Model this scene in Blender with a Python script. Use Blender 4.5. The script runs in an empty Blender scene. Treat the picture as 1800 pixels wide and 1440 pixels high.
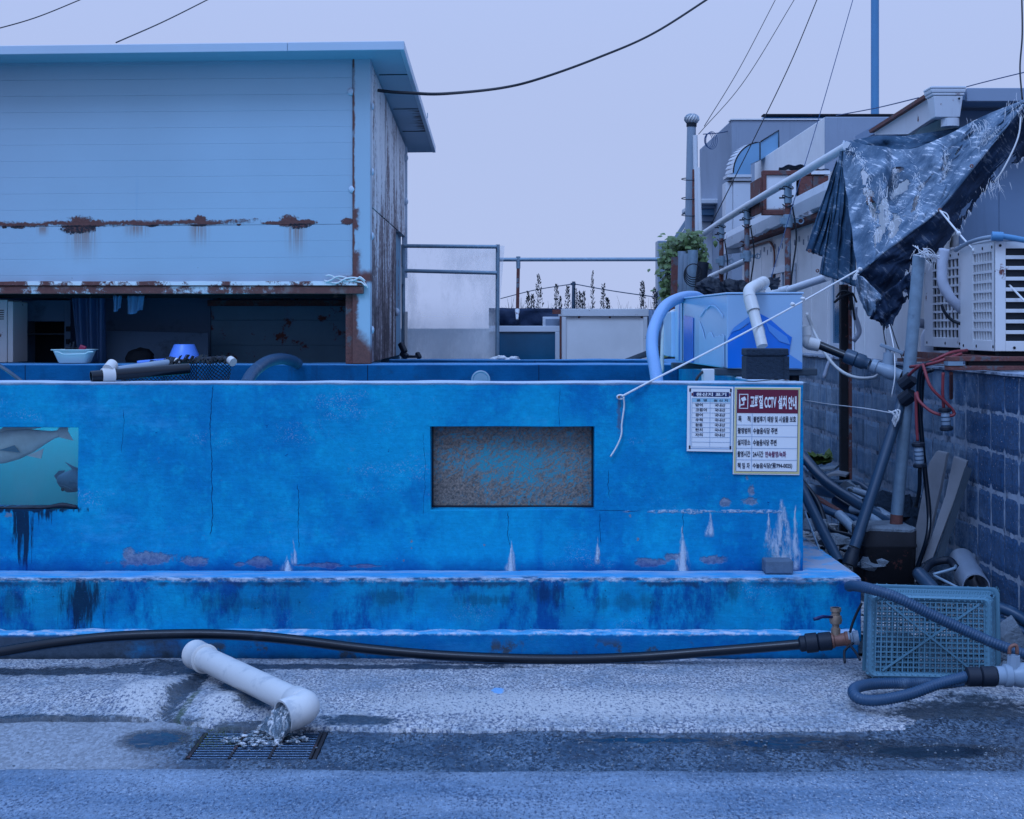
import bpy, math, random
from mathutils import Vector, Matrix, noise as mnoise

# ------------------------------------------------------------------ camera, sky, sun, exposure
scene = bpy.context.scene
COL = scene.collection
FPX, VX, VY, EYE = 2500.0, 890.0, 575.0, 1.6      # focal length in photo pixels, vanishing point, eye height

cam_d = bpy.data.cameras.new('camera')
cam = bpy.data.objects.new('camera', cam_d)
COL.objects.link(cam)
cam.location = (0, 0, EYE)
cam.rotation_euler = (math.radians(90), 0, 0)
cam_d.sensor_width = 36.0
cam_d.lens = 36.0 * FPX / 1800.0
cam_d.shift_x = (900 - VX) / 1800.0
cam_d.shift_y = -(720 - VY) / 1800.0
cam_d.clip_start = 0.05
cam_d.clip_end = 3000
scene.camera = cam

SUN_EL, SUN_AZ = 52.0, 200.0       # degrees; azimuth clockwise from +Y (behind the camera, a little to its left)
world = bpy.data.worlds.new('World')
scene.world = world
world.use_nodes = True
wt = world.node_tree
wt.nodes.clear()
def wn(t, **k):
    n = wt.nodes.new(t)
    for a, b in k.items(): setattr(n, a, b)
    return n
w_out = wn('ShaderNodeOutputWorld'); w_bg = wn('ShaderNodeBackground')
w_sky = wn('ShaderNodeTexSky', sky_type='NISHITA', sun_disc=False, sun_elevation=math.radians(SUN_EL), sun_rotation=math.radians(SUN_AZ))
w_tc = wn('ShaderNodeTexCoord'); w_sep = wn('ShaderNodeSeparateXYZ')
w_map = wn('ShaderNodeMapRange'); w_map.clamp = True
w_map.interpolation_type = 'SMOOTHSTEP'
for i, v in ((1, 0.12), (2, 0.9), (3, 0.0), (4, 1.0)): w_map.inputs[i].default_value = v
w_cloud = wn('ShaderNodeMix', data_type='RGBA')           # an even overcast layer, brighter overhead (like the CIE overcast sky)
w_cloud.inputs[6].default_value = (4.45, 5.45, 8.6, 1)
w_cloud.inputs[7].default_value = (5.8, 9.0, 16.8, 1)
w_mix = wn('ShaderNodeMix', data_type='RGBA'); w_mix.inputs[0].default_value = 0.96
wl = wt.links.new
wl(w_tc.outputs['Generated'], w_sep.inputs[0]); wl(w_sep.outputs[2], w_map.inputs[0]); wl(w_map.outputs[0], w_cloud.inputs[0])
wl(w_sky.outputs[0], w_mix.inputs[6]); wl(w_cloud.outputs[2], w_mix.inputs[7])
wl(w_mix.outputs[2], w_bg.inputs[0]); wl(w_bg.outputs[0], w_out.inputs[0])
w_bg.inputs[1].default_value = 0.1

sun_d = bpy.data.lights.new('sun', 'SUN')
sun_d.energy = 1.5
sun_d.angle = math.radians(22)
sun_d.color = (0.38, 0.58, 1.0)
sun = bpy.data.objects.new('sun', sun_d)
COL.objects.link(sun)
_el, _az = math.radians(SUN_EL), math.radians(SUN_AZ)
_sd = Vector((math.sin(_az) * math.cos(_el), math.cos(_az) * math.cos(_el), math.sin(_el)))
sun.rotation_euler = _sd.to_track_quat('Z', 'Y').to_euler()
sun.location = _sd * 30

vs = scene.view_settings
vs.view_transform = 'Standard'; vs.look = 'None'; vs.gamma = 1.0; vs.exposure = 0.0
vs.use_curve_mapping = False
scene.cycles.max_bounces = 8
scene.cycles.transparent_max_bounces = 16
scene.cycles.use_denoising = True

# ------------------------------------------------------------------ helpers: pixels, objects, meshes
rng = random.Random(11)
def P(px, py, Y):                     # a photo pixel at a chosen distance
    return Vector(((px - VX) / FPX * Y, Y, EYE - (py - VY) / FPX * Y))
def PX(px, Y): return (px - VX) / FPX * Y
def PZ(py, Y): return EYE - (py - VY) / FPX * Y
def PG(px, py, z=0.0):                # a photo pixel on the ground
    Y = (EYE - z) * FPX / (py - VY)
    return Vector(((px - VX) / FPX * Y, Y, z))
def PS(px, py, X):                    # a photo pixel on a plane of constant X (walls running away from the camera)
    Y = X * FPX / (px - VX)
    return Vector((X, Y, EYE - (py - VY) / FPX * Y))

def base_loc(o):
    v = Vector((0, 0, 0))
    while o is not None:
        v += o.location; o = o.parent
    return v
def setp(o, label, cat, group=None):
    o['label'] = label; o['category'] = cat
    if group: o['group'] = group
    return o
def thing(name, label, cat, loc=(0, 0, 0), group=None):
    o = bpy.data.objects.new(name, None)
    COL.objects.link(o)
    o.empty_display_size = 0.1
    o.location = loc
    return setp(o, label, cat, group)

class MB:
    def __init__(s): s.v = []; s.f = []
    def add(s, vs, fs):
        b = len(s.v)
        s.v += [Vector(v) for v in vs]
        s.f += [tuple(i + b for i in f) for f in fs]
        return s
    def box(s, x0, x1, y0, y1, z0, z1):
        vs = [(x, y, z) for z in (z0, z1) for y in (y0, y1) for x in (x0, x1)]
        return s.add(vs, [(0, 2, 3, 1), (4, 5, 7, 6), (0, 1, 5, 4), (2, 6, 7, 3), (0, 4, 6, 2), (1, 3, 7, 5)])
    def obox(s, c, size, rot=None):
        m = (rot or Matrix.Identity(3))
        hx, hy, hz = [a / 2 for a in size]
        vs = [Vector(c) + m @ Vector((x, y, z)) for z in (-hz, hz) for y in (-hy, hy) for x in (-hx, hx)]
        return s.add(vs, [(0, 2, 3, 1), (4, 5, 7, 6), (0, 1, 5, 4), (2, 6, 7, 3), (0, 4, 6, 2), (1, 3, 7, 5)])
    def bar(s, p0, p1, w, h, up=(0, 0, 1)):       # rectangular bar between two points
        p0, p1 = Vector(p0), Vector(p1)
        d = (p1 - p0); L = d.length; d.normalize()
        u = Vector(up)
        if abs(d.dot(u)) > .97: u = Vector((0, 1, 0))
        x = d.cross(u).normalized(); y = x.cross(d).normalized()
        m = Matrix((x, d, y)).transposed()
        return s.obox((p0 + p1) / 2, (w, L, h), m)
    def tube(s, pts, r, seg=8, caps=True):
        pts = [Vector(p) for p in pts]
        n = len(pts)
        rr = r if isinstance(r, (list, tuple)) else [r] * n
        tan = []
        for i in range(n):
            a = pts[max(i - 1, 0)]; b = pts[min(i + 1, n - 1)]
            t = (b - a)
            if t.length < 1e-9: t = Vector((0, 0, 1))
            tan.append(t.normalized())
        u = tan[0].orthogonal().normalized()
        vs = []
        for i in range(n):
            u = (u - tan[i] * u.dot(tan[i]))
            if u.length < 1e-6: u = tan[i].orthogonal()
            u.normalize()
            w = tan[i].cross(u)
            for k in range(seg):
                a = 2 * math.pi * k / seg
                vs.append(pts[i] + (u * math.cos(a) + w * math.sin(a)) * rr[i])
        fs = []
        for i in range(n - 1):
            for k in range(seg):
                k2 = (k + 1) % seg
                fs.append((i * seg + k, i * seg + k2, (i + 1) * seg + k2, (i + 1) * seg + k))
        if caps:
            fs.append(tuple(range(seg - 1, -1, -1)))
            fs.append(tuple((n - 1) * seg + k for k in range(seg)))
        return s.add(vs, fs)
    def cyl(s, p0, p1, r0, r1=None, seg=14):
        return s.tube([p0, p1], [r0, r0 if r1 is None else r1], seg)
    def pipe(s, pts, r, wall, seg=16):            # a hollow pipe, open at both ends
        pts = [Vector(p) for p in pts]
        n0 = len(s.v)
        s.tube(pts, r, seg, caps=False)
        s.tube(pts, r - wall, seg, caps=False)
        n = len(pts); a = n0; b = n0 + n * seg
        for base in (0, (n - 1) * seg):
            for k in range(seg):
                k2 = (k + 1) % seg
                s.f.append((a + base + k, b + base + k, b + base + k2, a + base + k2))
        return s
    def lathe(s, prof, p0, axis, seg=16):          # prof: list of (radius, distance along axis)
        ax = Vector(axis).normalized()
        return s.tube([Vector(p0) + ax * t for r, t in prof], [max(r, 1e-4) for r, t in prof], seg) if all(prof[i + 1][1] > prof[i][1] + 1e-7 for i in range(len(prof) - 1)) else s._lathe(prof, p0, ax, seg)
    def _lathe(s, prof, p0, ax, seg):
        u = ax.orthogonal().normalized(); w = ax.cross(u); vs = []; n = len(prof)
        for r, t in prof:
            for k in range(seg):
                a = 2 * math.pi * k / seg
                vs.append(Vector(p0) + ax * t + (u * math.cos(a) + w * math.sin(a)) * max(r, 1e-4))
        fs = [(i * seg + k, i * seg + (k + 1) % seg, (i + 1) * seg + (k + 1) % seg, (i + 1) * seg + k) for i in range(n - 1) for k in range(seg)]
        fs += [tuple(range(seg - 1, -1, -1)), tuple((n - 1) * seg + k for k in range(seg))]
        return s.add(vs, fs)
    def prism(s, pts, off):                        # flat polygon pushed along off
        pts = [Vector(p) for p in pts]; off = Vector(off); n = len(pts)
        fs = [tuple(range(n)), tuple(range(2 * n - 1, n - 1, -1))]
        fs += [(i, i + n, (i + 1) % n + n, (i + 1) % n) for i in range(n)]
        return s.add(pts + [p + off for p in pts], fs)
    def grid(s, fn, nu, nv, skip=None):
        vs = [fn(i / nu, j / nv) for j in range(nv + 1) for i in range(nu + 1)]
        fs = []
        for j in range(nv):
            for i in range(nu):
                if skip and skip((i + .5) / nu, (j + .5) / nv): continue
                a = j * (nu + 1) + i
                fs.append((a, a + 1, a + nu + 2, a + nu + 1))
        return s.add(vs, fs)
    def dome(s, c, nrm, r, h, seg=14, rings=4):
        prof = [(r, 0)] + [(r * math.cos(math.pi / 2 * k / rings), h * math.sin(math.pi / 2 * k / rings)) for k in range(1, rings + 1)]
        return s._lathe(prof, c, Vector(nrm).normalized(), seg)
    def ball(s, c, r, seg=10, rings=6, sc=(1, 1, 1), wob=0.0, seed=0):
        vs = []; fs = []
        for j in range(rings + 1):
            th = math.pi * j / rings
            for k in range(seg):
                a = 2 * math.pi * k / seg
                d = Vector((math.sin(th) * math.cos(a), math.sin(th) * math.sin(a), math.cos(th)))
                q = 1 + (mnoise.noise(d * 2.3 + Vector((seed * 7.1, 0, 0))) * wob if wob else 0)
                vs.append(Vector(c) + Vector((d.x * sc[0], d.y * sc[1], d.z * sc[2])) * r * q)
        for j in range(rings):
            for k in range(seg):
                k2 = (k + 1) % seg
                fs.append((j * seg + k, (j + 1) * seg + k, (j + 1) * seg + k2, j * seg + k2))
        return s.add(vs, fs)
    def build(s, name, mat, parent=None, smooth=False, bev=0.0, solid=0.0, kind=None, loc=None, weld=False, sub=0):
        o_loc = base_loc(parent) if parent is not None else None
        if parent is None:
            if loc is None:
                xs = [v.x for v in s.v]; ys = [v.y for v in s.v]; zs = [v.z for v in s.v]
                loc = Vector(((min(xs) + max(xs)) / 2, (min(ys) + max(ys)) / 2, min(zs)))
            o_loc = Vector(loc)
        me = bpy.data.meshes.new(name)
        me.from_pydata([tuple(v - o_loc) for v in s.v], [], s.f)
        me.validate()
        me.update()
        if mat is not None: me.materials.append(mat)
        o = bpy.data.objects.new(name, me)
        COL.objects.link(o)
        if parent is not None: o.parent = parent
        else: o.location = o_loc
        if weld:
            w = o.modifiers.new('weld', 'WELD'); w.merge_threshold = 0.0004
        if smooth:
            for p in me.polygons: p.use_smooth = True
            if smooth != 'all':
                try: me.set_sharp_from_angle(angle=math.radians(42))
                except Exception: pass
        if solid:
            m = o.modifiers.new('thick', 'SOLIDIFY'); m.thickness = solid; m.offset = 0
        if bev:
            m = o.modifiers.new('bevel', 'BEVEL'); m.width = bev; m.segments = 2; m.limit_method = 'ANGLE'; m.angle_limit = math.radians(40)
        if kind: o['kind'] = kind
        return o
def solo(mb, name, mat, label, cat, group=None, **k):
    return setp(mb.build(name, mat, **k), label, cat, group)

def spline(pts, n=8):                     # Catmull-Rom through points
    pts = [Vector(p) for p in pts]
    q = [pts[0] * 2 - pts[1]] + pts + [pts[-1] * 2 - pts[-2]]
    out = []
    for i in range(1, len(q) - 2):
        for k in range(n):
            t = k / n
            a, b, c, d = q[i - 1], q[i], q[i + 1], q[i + 2]
            out.append(.5 * ((2 * b) + (c - a) * t + (2 * a - 5 * b + 4 * c - d) * t * t + (3 * b - a - 3 * c + d) * t ** 3))
    out.append(pts[-1].copy())
    return out
def resample(pts, step):
    out = [pts[0].copy()]; acc = 0.0
    for a, b in zip(pts, pts[1:]):
        L = (b - a).length
        if L < 1e-9: continue
        t = step - acc
        while t <= L:
            out.append(a.lerp(b, t / L)); t += step
        acc = (acc + L) % step
    return out
def corrugated(mb, pts, r, pitch=0.013, amp=0.10, seg=14):
    q = resample(spline(pts, 14), pitch / 4)
    rr = [r * (1 + amp * (0.5 + 0.5 * math.sin(i * math.pi / 2)) - amp * .5) for i in range(len(q))]
    return mb.tube(q, rr, seg)
def nz(v, s=1.0, seed=0.0): return mnoise.noise(Vector(v) * s + Vector((seed, seed * 1.7, -seed)))
def fbm(v, s=1.0, o=4, seed=0.0):
    t = 0; a = 1.0; k = s
    for _ in range(o): t += a * nz(v, k, seed); a *= .5; k *= 2.07
    return t
def slab(x0, x1, z0, z1, y0, y1, cell, holes=(), disp=None):
    """upright wall between y0 and y1 cut into cells, with window holes; only outer faces are made"""
    def cuts(a, b, extra):
        ks = sorted(set([round(a, 5), round(b, 5)] + [round(e, 5) for e in extra if a < e < b]))
        out = []
        for p, q in zip(ks, ks[1:]):
            n = max(1, round((q - p) / cell))
            out += [p + (q - p) * i / n for i in range(n)]
        return out + [ks[-1]]
    xs = cuts(x0, x1, [h[0] for h in holes] + [h[1] for h in holes])
    zs = cuts(z0, z1, [h[2] for h in holes] + [h[3] for h in holes])
    full = [[not any(h[0] < (xs[i] + xs[i + 1]) / 2 < h[1] and h[2] < (zs[j] + zs[j + 1]) / 2 < h[3] for h in holes) for i in range(len(xs) - 1)] for j in range(len(zs) - 1)]
    idx = {}; mb = MB()
    ny = max(1, round((y1 - y0) / cell)); ys = [y0 + (y1 - y0) * k / ny for k in range(ny + 1)]
    def vid(i, k, j):
        if (i, k, j) not in idx:
            p = Vector((xs[i], ys[k], zs[j]))
            if disp: p += disp(p)
            idx[(i, k, j)] = len(mb.v); mb.v.append(p)
        return idx[(i, k, j)]
    def F(a, b): return 0 <= b < len(zs) - 1 and 0 <= a < len(xs) - 1 and full[b][a]
    for j in range(len(zs) - 1):
        for i in range(len(xs) - 1):
            if not full[j][i]: continue
            mb.f.append((vid(i, 0, j), vid(i + 1, 0, j), vid(i + 1, 0, j + 1), vid(i, 0, j + 1)))
            mb.f.append((vid(i, ny, j), vid(i, ny, j + 1), vid(i + 1, ny, j + 1), vid(i + 1, ny, j)))
            for k in range(ny):
                if not F(i - 1, j): mb.f.append((vid(i, k, j), vid(i, k, j + 1), vid(i, k + 1, j + 1), vid(i, k + 1, j)))
                if not F(i + 1, j): mb.f.append((vid(i + 1, k, j), vid(i + 1, k + 1, j), vid(i + 1, k + 1, j + 1), vid(i + 1, k, j + 1)))
                if not F(i, j - 1): mb.f.append((vid(i, k, j), vid(i, k + 1, j), vid(i + 1, k + 1, j), vid(i + 1, k, j)))
                if not F(i, j + 1): mb.f.append((vid(i, k, j + 1), vid(i + 1, k, j + 1), vid(i + 1, k + 1, j + 1), vid(i, k + 1, j + 1)))
    return mb

# ------------------------------------------------------------------ procedural materials (a small node language)
def tint(c):                     # puts the blue cast of graded shadows into base colours, the darker the more
    l = .3 * c[0] + .5 * c[1] + .2 * c[2]; k = max(0.0, min(1.0, (.42 - l) / .42))
    return (c[0] * (1 - .50 * k), c[1] * (1 - .06 * k), c[2] * (1 + .36 * k))
class S:
    def __init__(s, g, k): s.g = g; s.k = k
    def __add__(a, b): return a.g.m('ADD', a, b)
    __radd__ = __add__
    def __sub__(a, b): return a.g.m('SUBTRACT', a, b)
    def __rsub__(a, b): return a.g.m('SUBTRACT', b, a)
    def __mul__(a, b): return a.g.m('MULTIPLY', a, b)
    __rmul__ = __mul__
    def __truediv__(a, b): return a.g.m('DIVIDE', a, b)
    def __pow__(a, b): return a.g.m('POWER', a, b)
class G:
    def __init__(s, name):
        s.mat = bpy.data.materials.new(name); s.mat.use_nodes = True
        s.t = s.mat.node_tree; s.t.nodes.clear()
        s.out = s.t.nodes.new('ShaderNodeOutputMaterial')
        geo = s.t.nodes.new('ShaderNodeNewGeometry')
        s.pos = S(s, geo.outputs['Position']); s.nrm = S(s, geo.outputs['Normal'])
        sp = s.t.nodes.new('ShaderNodeSeparateXYZ'); s.link(s.pos, sp.inputs[0])
        s.x, s.y, s.z = [S(s, o) for o in sp.outputs]
        sn = s.t.nodes.new('ShaderNodeSeparateXYZ'); s.link(s.nrm, sn.inputs[0])
        s.nx, s.ny, s.nz = [S(s, o) for o in sn.outputs]
    def link(s, a, inp):
        if isinstance(a, S): s.t.links.new(a.k, inp)
        elif isinstance(a, (tuple, list)):
            if len(a) == 3: a = tint(a)
            inp.default_value = tuple(a) if len(inp.default_value) == len(a) else tuple(a) + (1.0,)
        else: inp.default_value = a
    def m(s, op, a, b=0.0, c=None):
        n = s.t.nodes.new('ShaderNodeMath'); n.operation = op
        s.link(a, n.inputs[0]); s.link(b, n.inputs[1])
        if c is not None: s.link(c, n.inputs[2])
        return S(s, n.outputs[0])
    def mx(s, a, b): return s.m('MAXIMUM', a, b)
    def mn(s, a, b): return s.m('MINIMUM', a, b)
    def ab(s, a): return s.m('ABSOLUTE', a)
    def ss(s, v, a, b, lo=0.0, hi=1.0):
        n = s.t.nodes.new('ShaderNodeMapRange'); n.interpolation_type = 'SMOOTHSTEP'
        for i, q in enumerate((v, a, b, lo, hi)): s.link(q, n.inputs[i])
        return S(s, n.outputs[0])
    def vec(s, x, y, z):
        n = s.t.nodes.new('ShaderNodeCombineXYZ')
        for i, q in enumerate((x, y, z)): s.link(q, n.inputs[i])
        return S(s, n.outputs[0])
    def sv(s, ax, ay, az): return s.vec(s.x * ax, s.y * ay, s.z * az)
    def noise(s, scale, detail=4.0, rough=.55, vec=None, dist=0.0):
        n = s.t.nodes.new('ShaderNodeTexNoise')
        s.link(vec if vec is not None else s.pos, n.inputs['Vector'])
        s.link(scale, n.inputs['Scale']); s.link(detail, n.inputs['Detail']); s.link(rough, n.inputs['Roughness']); s.link(dist, n.inputs['Distortion'])
        return S(s, n.outputs[0])
    def vor(s, scale, vec=None, feature='F1'):
        n = s.t.nodes.new('ShaderNodeTexVoronoi'); n.feature = feature
        s.link(vec if vec is not None else s.pos, n.inputs['Vector']); s.link(scale, n.inputs['Scale'])
        return S(s, n.outputs['Distance'])
    def vcol(s, scale, vec=None):
        n = s.t.nodes.new('ShaderNodeTexVoronoi')
        s.link(vec if vec is not None else s.pos, n.inputs['Vector']); s.link(scale, n.inputs['Scale'])
        sp = s.t.nodes.new('ShaderNodeSeparateColor'); s.t.links.new(n.outputs['Color'], sp.inputs[0])
        return S(s, sp.outputs[0])
    def oinfo(s):
        n = s.t.nodes.new('ShaderNodeObjectInfo'); return S(s, n.outputs['Random'])
    def mix(s, a, b, f):
        n = s.t.nodes.new('ShaderNodeMix'); n.data_type = 'RGBA'
        s.link(f, n.inputs[0]); s.link(a, n.inputs[6]); s.link(b, n.inputs[7])
        return S(s, n.outputs[2])
    def val(s, col, f):               # scale a colour's brightness
        n = s.t.nodes.new('ShaderNodeVectorMath'); n.operation = 'SCALE'
        s.link(col, n.inputs[0]); s.link(f, n.inputs['Scale'])
        return S(s, n.outputs[0])
    def bump(s, h, dist=.01, strength=1.0, nrm=None):
        n = s.t.nodes.new('ShaderNodeBump')
        s.link(h, n.inputs['Height']); n.inputs['Distance'].default_value = dist; n.inputs['Strength'].default_value = strength
        if nrm is not None: s.link(nrm, n.inputs['Normal'])
        return S(s, n.outputs[0])
    def blob(s, a, b, ca, cb, ra, rb, n=None, k=.5, soft=.35):
        d = s.m('SQRT', ((a - ca) / ra) ** 2.0 + ((b - cb) / rb) ** 2.0)
        if n is not None: d = d + (n - .5) * (k * 4.6)
        return s.ss(d, 1.0, 1.0 - soft)
    def psdf(s, base, rough=.6, metal=0.0, normal=None, spec=None, alpha=None, trans=None, ior=None):
        n = s.t.nodes.new('ShaderNodeBsdfPrincipled')
        s.link(base, n.inputs['Base Color']); s.link(rough, n.inputs['Roughness']); s.link(metal, n.inputs['Metallic'])
        if normal is not None: s.link(normal, n.inputs['Normal'])
        if spec is not None: s.link(spec, n.inputs['Specular IOR Level'])
        if alpha is not None: s.link(alpha, n.inputs['Alpha'])
        if trans is not None: s.link(trans, n.inputs['Transmission Weight'])
        if ior is not None: s.link(ior, n.inputs['IOR'])
        return S(s, n.outputs[0])
    def done(s, sh):
        s.t.links.new(sh.k, s.out.inputs[0]); return s.mat

RUST = (0.34, 0.085, 0.055); RUST2 = (0.10, 0.030, 0.024)
def gen(name, col, rough=.55, var=.18, scale=5.0, bump=.25, bscale=60.0, metal=0.0, dirt=.0, dcol=(.05, .045, .045), dscale=3.0, rust=0.0, rscale=7.0, spec=.4, streak=0.0, bdist=.004):
    g = G(name)
    n = g.noise(scale, 5.0, .6)
    c = g.val(col, 1.0 + (n - .5) * (var * 2))
    if streak:
        st = g.noise(1.0, 4.0, .65, g.sv(26, 26, 1.6))
        c = g.mix(c, g.val(col, .45), g.ss(st, .55, .8) * streak)
    if dirt:
        d = g.ss(g.noise(dscale, 7.0, .68), .62 - dirt * .25, .78 - dirt * .25)
        c = g.mix(c, dcol, d * min(1.0, .35 + dirt))
    rg = rough
    mt = metal
    if rust:
        rn = g.noise(rscale, 8.0, .72)
        rm = g.ss(rn, .66 - rust * .36, .71 - rust * .33)
        rc = g.mix(RUST2, RUST, g.noise(rscale * 6, 5.0, .7))
        c = g.mix(c, rc, rm)
        rg = g.ss(rm, 0, 1, rough, .9)
        if metal: mt = g.ss(rm, 0, 1, metal, 0.0)
    nm = g.bump(g.noise(bscale, 4.0, .65), bdist, bump) if bump else None
    return g.done(g.psdf(c, rg, mt, nm, spec))

def mat_tank(name, part):
    g = G(name)
    x, y, z = g.x, g.y, g.z
    n1 = g.noise(1.6, 6.0, .62); n2 = g.noise(7.0, 6.0, .7); n3 = g.noise(45.0, 4.0, .7)
    vs = g.noise(1.0, 5.0, .6, g.sv(9, 9, .9))
    c = g.mix((.001, .21, .365), (.003, .31, .465), g.ss(n1, .40, .60))
    c = g.mix(c, (.006, .40, .56), g.ss(n2, .50, .66) * .5)
    c = g.mix(c, (.0, .13, .31), g.ss(vs, .55, .78) * .45)
    c = g.val(c, .72 + g.noise(38.0, 4.0, .75) * .56)
    c = g.mix(c, (.0, .105, .26), g.ss(g.noise(3.1, 7.0, .72, g.sv(1, 1, .6)), .52, .68) * .45)
    c = g.mix(c, (.05, .38, .62), g.ss(g.noise(2.3, 8.0, .75, g.sv(.6, 1, 1.4)), .56, .70) * .4)
    c = g.mix(c, (.001, .06, .30), g.ss(g.noise(150.0, 2.0, .5), .60, .75) * .35)
    fleck = g.ss(g.noise(2.6, 5.0, .65, g.sv(.8, 1, 1.6)), .56, .70) * g.ss(g.noise(140.0, 2.0, .6), .56, .66)      # worn, chalky flecks
    c = g.mix(c, (.30, .44, .62), fleck * .55)
    br = g.noise(1.0, 5.0, .7, g.sv(7, 7, 60)); c = g.val(c, .86 + br * .28)                                     # brush marks
    h = n2 * .5 + n3 * .35 + br * .25
    dark = (.008, .016, .03)
    W = 7.14
    def bl(px, py, rx, ry, n=n2, k=.8, soft=.4, Y=W): return g.blob(x, z, PX(px, Y), PZ(py, Y), rx * Y / FPX, ry * Y / FPX, n, k, soft)
    if part == 'wall':
        # grey plaster where the paint has peeled
        peel = bl(255, 985, 62, 13)
        for a in ((345, 987, 24, 10), (455, 988, 26, 9), (225, 978, 12, 12), (420, 992, 14, 6), (1320, 882, 20, 9), (1275, 885, 12, 8), (1320, 862, 8, 14), (1313, 840, 5, 8), (1150, 988, 40, 9), (1250, 985, 25, 9), (1180, 980, 18, 8), (560, 994, 60, 5), (640, 995, 40, 4)):
            peel = g.mx(peel, bl(*a))
        c = g.mix(c, g.mix((.145, .17, .215), (.25, .275, .33), g.ss(n3, .35, .65)), peel)
        h = h - peel * .6
        spots = g.ss(g.noise(11.0, 5.0, .6), .70, .72) * g.ss(z, 1.1, .45)
        c = g.mix(c, (.24, .21, .21), spots)
        drk = g.ss(g.noise(23.0, 6.0, .7), .68, .72); c = g.mix(c, (.0, .03, .13), drk * .8)
        # dark seep below the left window; then the wall darker towards the plinth
        sx = g.noise(1.0, 5.0, .7, g.sv(55, 1, 4))
        seep = g.blob(x, z, PX(42, W), PZ(930, W), .05, .22, sx, .9, .5)
        seep = g.mx(seep, g.blob(x, z, PX(78, W), PZ(905, W), .035, .06, sx, .9, .5))
        seep = g.mx(seep, g.blob(x, z, PX(60, W), PZ(896, W), .26, .016, sx, .9, .5))
        c = g.mix(c, dark, seep * .93)
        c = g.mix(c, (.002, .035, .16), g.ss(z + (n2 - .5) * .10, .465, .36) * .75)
        # lime running from cracks
        lime = None
        for (px, y0, y1, w) in ((898, 952, 1004, 9), (1050, 946, 988, 6), (1200, 926, 1006, 14), (517, 950, 990, 7), (505, 978, 1003, 11), (1247, 900, 940, 8), (1375, 880, 985, 30), (1398, 890, 1000, 11), (1350, 900, 960, 9)):
            t = g.ss(z, PZ(y0, W), PZ(y1, W))
            half = (t * .85 + .15) * (w * W / FPX)
            d = g.ab(x - PX(px, W) + (g.noise(12.0, 3.0, .6) - .5) * .03) / half
            mm = g.ss(d + (g.noise(55.0, 4.0, .7, g.sv(1, 1, .3)) - .5) * 1.6, 1.15, .25) * g.ss(z, PZ(y0 - 4, W), PZ(y0 + 5, W)) * g.ss(z, PZ(y1 + 6, W), PZ(y1 - 2, W))
            mm = mm * g.ss(g.noise(48.0, 4.0, .75, g.sv(1, 1, .22)), .34, .58)
            lime = mm if lime is None else g.mx(lime, mm)
        band = g.blob(x, z, PX(1270, W), PZ(899, W), .47, .010, n2, .9, .6)
        lime = g.mx(lime, band * g.ss(g.noise(34.0, 5.0, .75), .40, .56) * .9)
        lime = g.mx(lime, g.ss(z + (n2 - .5) * .018, 1.306, 1.320))
        c = g.mix(c, (.52, .58, .66), lime * .82)
        h = h + lime * .8
        # hair cracks
        wob = (g.noise(3.0, 5.0, .7) - .5) * .22
        cr = None
        for (px, y0, y1, w) in ((371, 676, 935, .0022), (524, 850, 960, .0016), (895, 898, 955, .0018), (1052, 900, 950, .0014), (215, 720, 790, .0012), (985, 680, 745, .0010), (1070, 825, 870, .0016), (1200, 898, 935, .0016), (745, 760, 900, .0009)):
            d = g.ab(x - PX(px, W) + wob * .35)
            q = g.ss(d, w, w * .4) * g.ss(z, PZ(y0, W), PZ(y0 + 8, W)) * g.ss(z, PZ(y1 + 8, W), PZ(y1, W))
            cr = q if cr is None else g.mx(cr, q)
        d = g.ab(z - PZ(899, W) + wob * .18)
        q = g.ss(d, .0016, .0006) * g.ss(x, PX(1040, W), PX(1060, W)) * g.ss(x, PX(1130, W), PX(1110, W))
        cr = g.mx(cr, q)
        c = g.mix(c, (.004, .02, .06), cr * .9)
        h = h - cr
        rs = g.blob(x, z, PX(1088, W), PZ(725, W), .014, .11, n3, .6, .7)
        c = g.mix(c, (.12, .12, .15), rs * .7)
    elif part == 'plinth':
        W2 = 6.95
        c = g.mix(c, (.008, .17, .24), g.ss(g.noise(2.2, 6.0, .7), .38, .60) * .6)
        c = g.mix(c, (.001, .045, .17), g.ss(g.noise(5.0, 7.0, .72, g.sv(1, 1, .4)), .46, .62) * .8)
        pit = g.ss(g.noise(55.0, 3.0, .6), .70, .75)
        c = g.mix(c, dark, pit * .8)
        h = h - pit * .8
        st = g.noise(1.0, 5.0, .7, g.sv(18, 1, 2.2))
        k = g.blob(x, z, PX(140, W2), PZ(1050, W2), .11, .19, st, .8, .6)
        for (px, py, rx, rz, w) in ((960, 1045, .12, .07, .6), (690, 1050, .10, .05, .5), (1290, 1030, .06, .10, .6), (860, 1055, .16, .04, .5), (420, 1060, .3, .05, .35), (30, 1060, .1, .08, .5), (1100, 1060, .2, .05, .4)):
            k = g.mx(k, g.blob(x, z, PX(px, W2), PZ(py, W2), rx, rz, st, .8, .7) * w)
        c = g.mix(c, dark, k * .9)
        crust = g.ss(z + (n2 - .5) * .035, .362, .374)
        c = g.mix(c, g.mix((.06, .38, .66), (.36, .50, .66), g.ss(g.noise(5.0, 7.0, .75, g.sv(.4, 1.5, 1)), .42, .66)), crust * .8)
        edge = g.ss(z + (g.noise(22.0, 6.0, .78) - .5) * .06, .352, .366) * g.ss(z + (n2 - .5) * .01, .379, .370)
        edge = edge * g.ss(g.y, 7.02, 6.98)
        c = g.mix(c, g.mix((.03, .05, .08), (.50, .55, .62), g.ss(g.noise(21.0, 5.0, .75, g.sv(.5, 1, 1)), .38, .62)), edge * .85)
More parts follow.
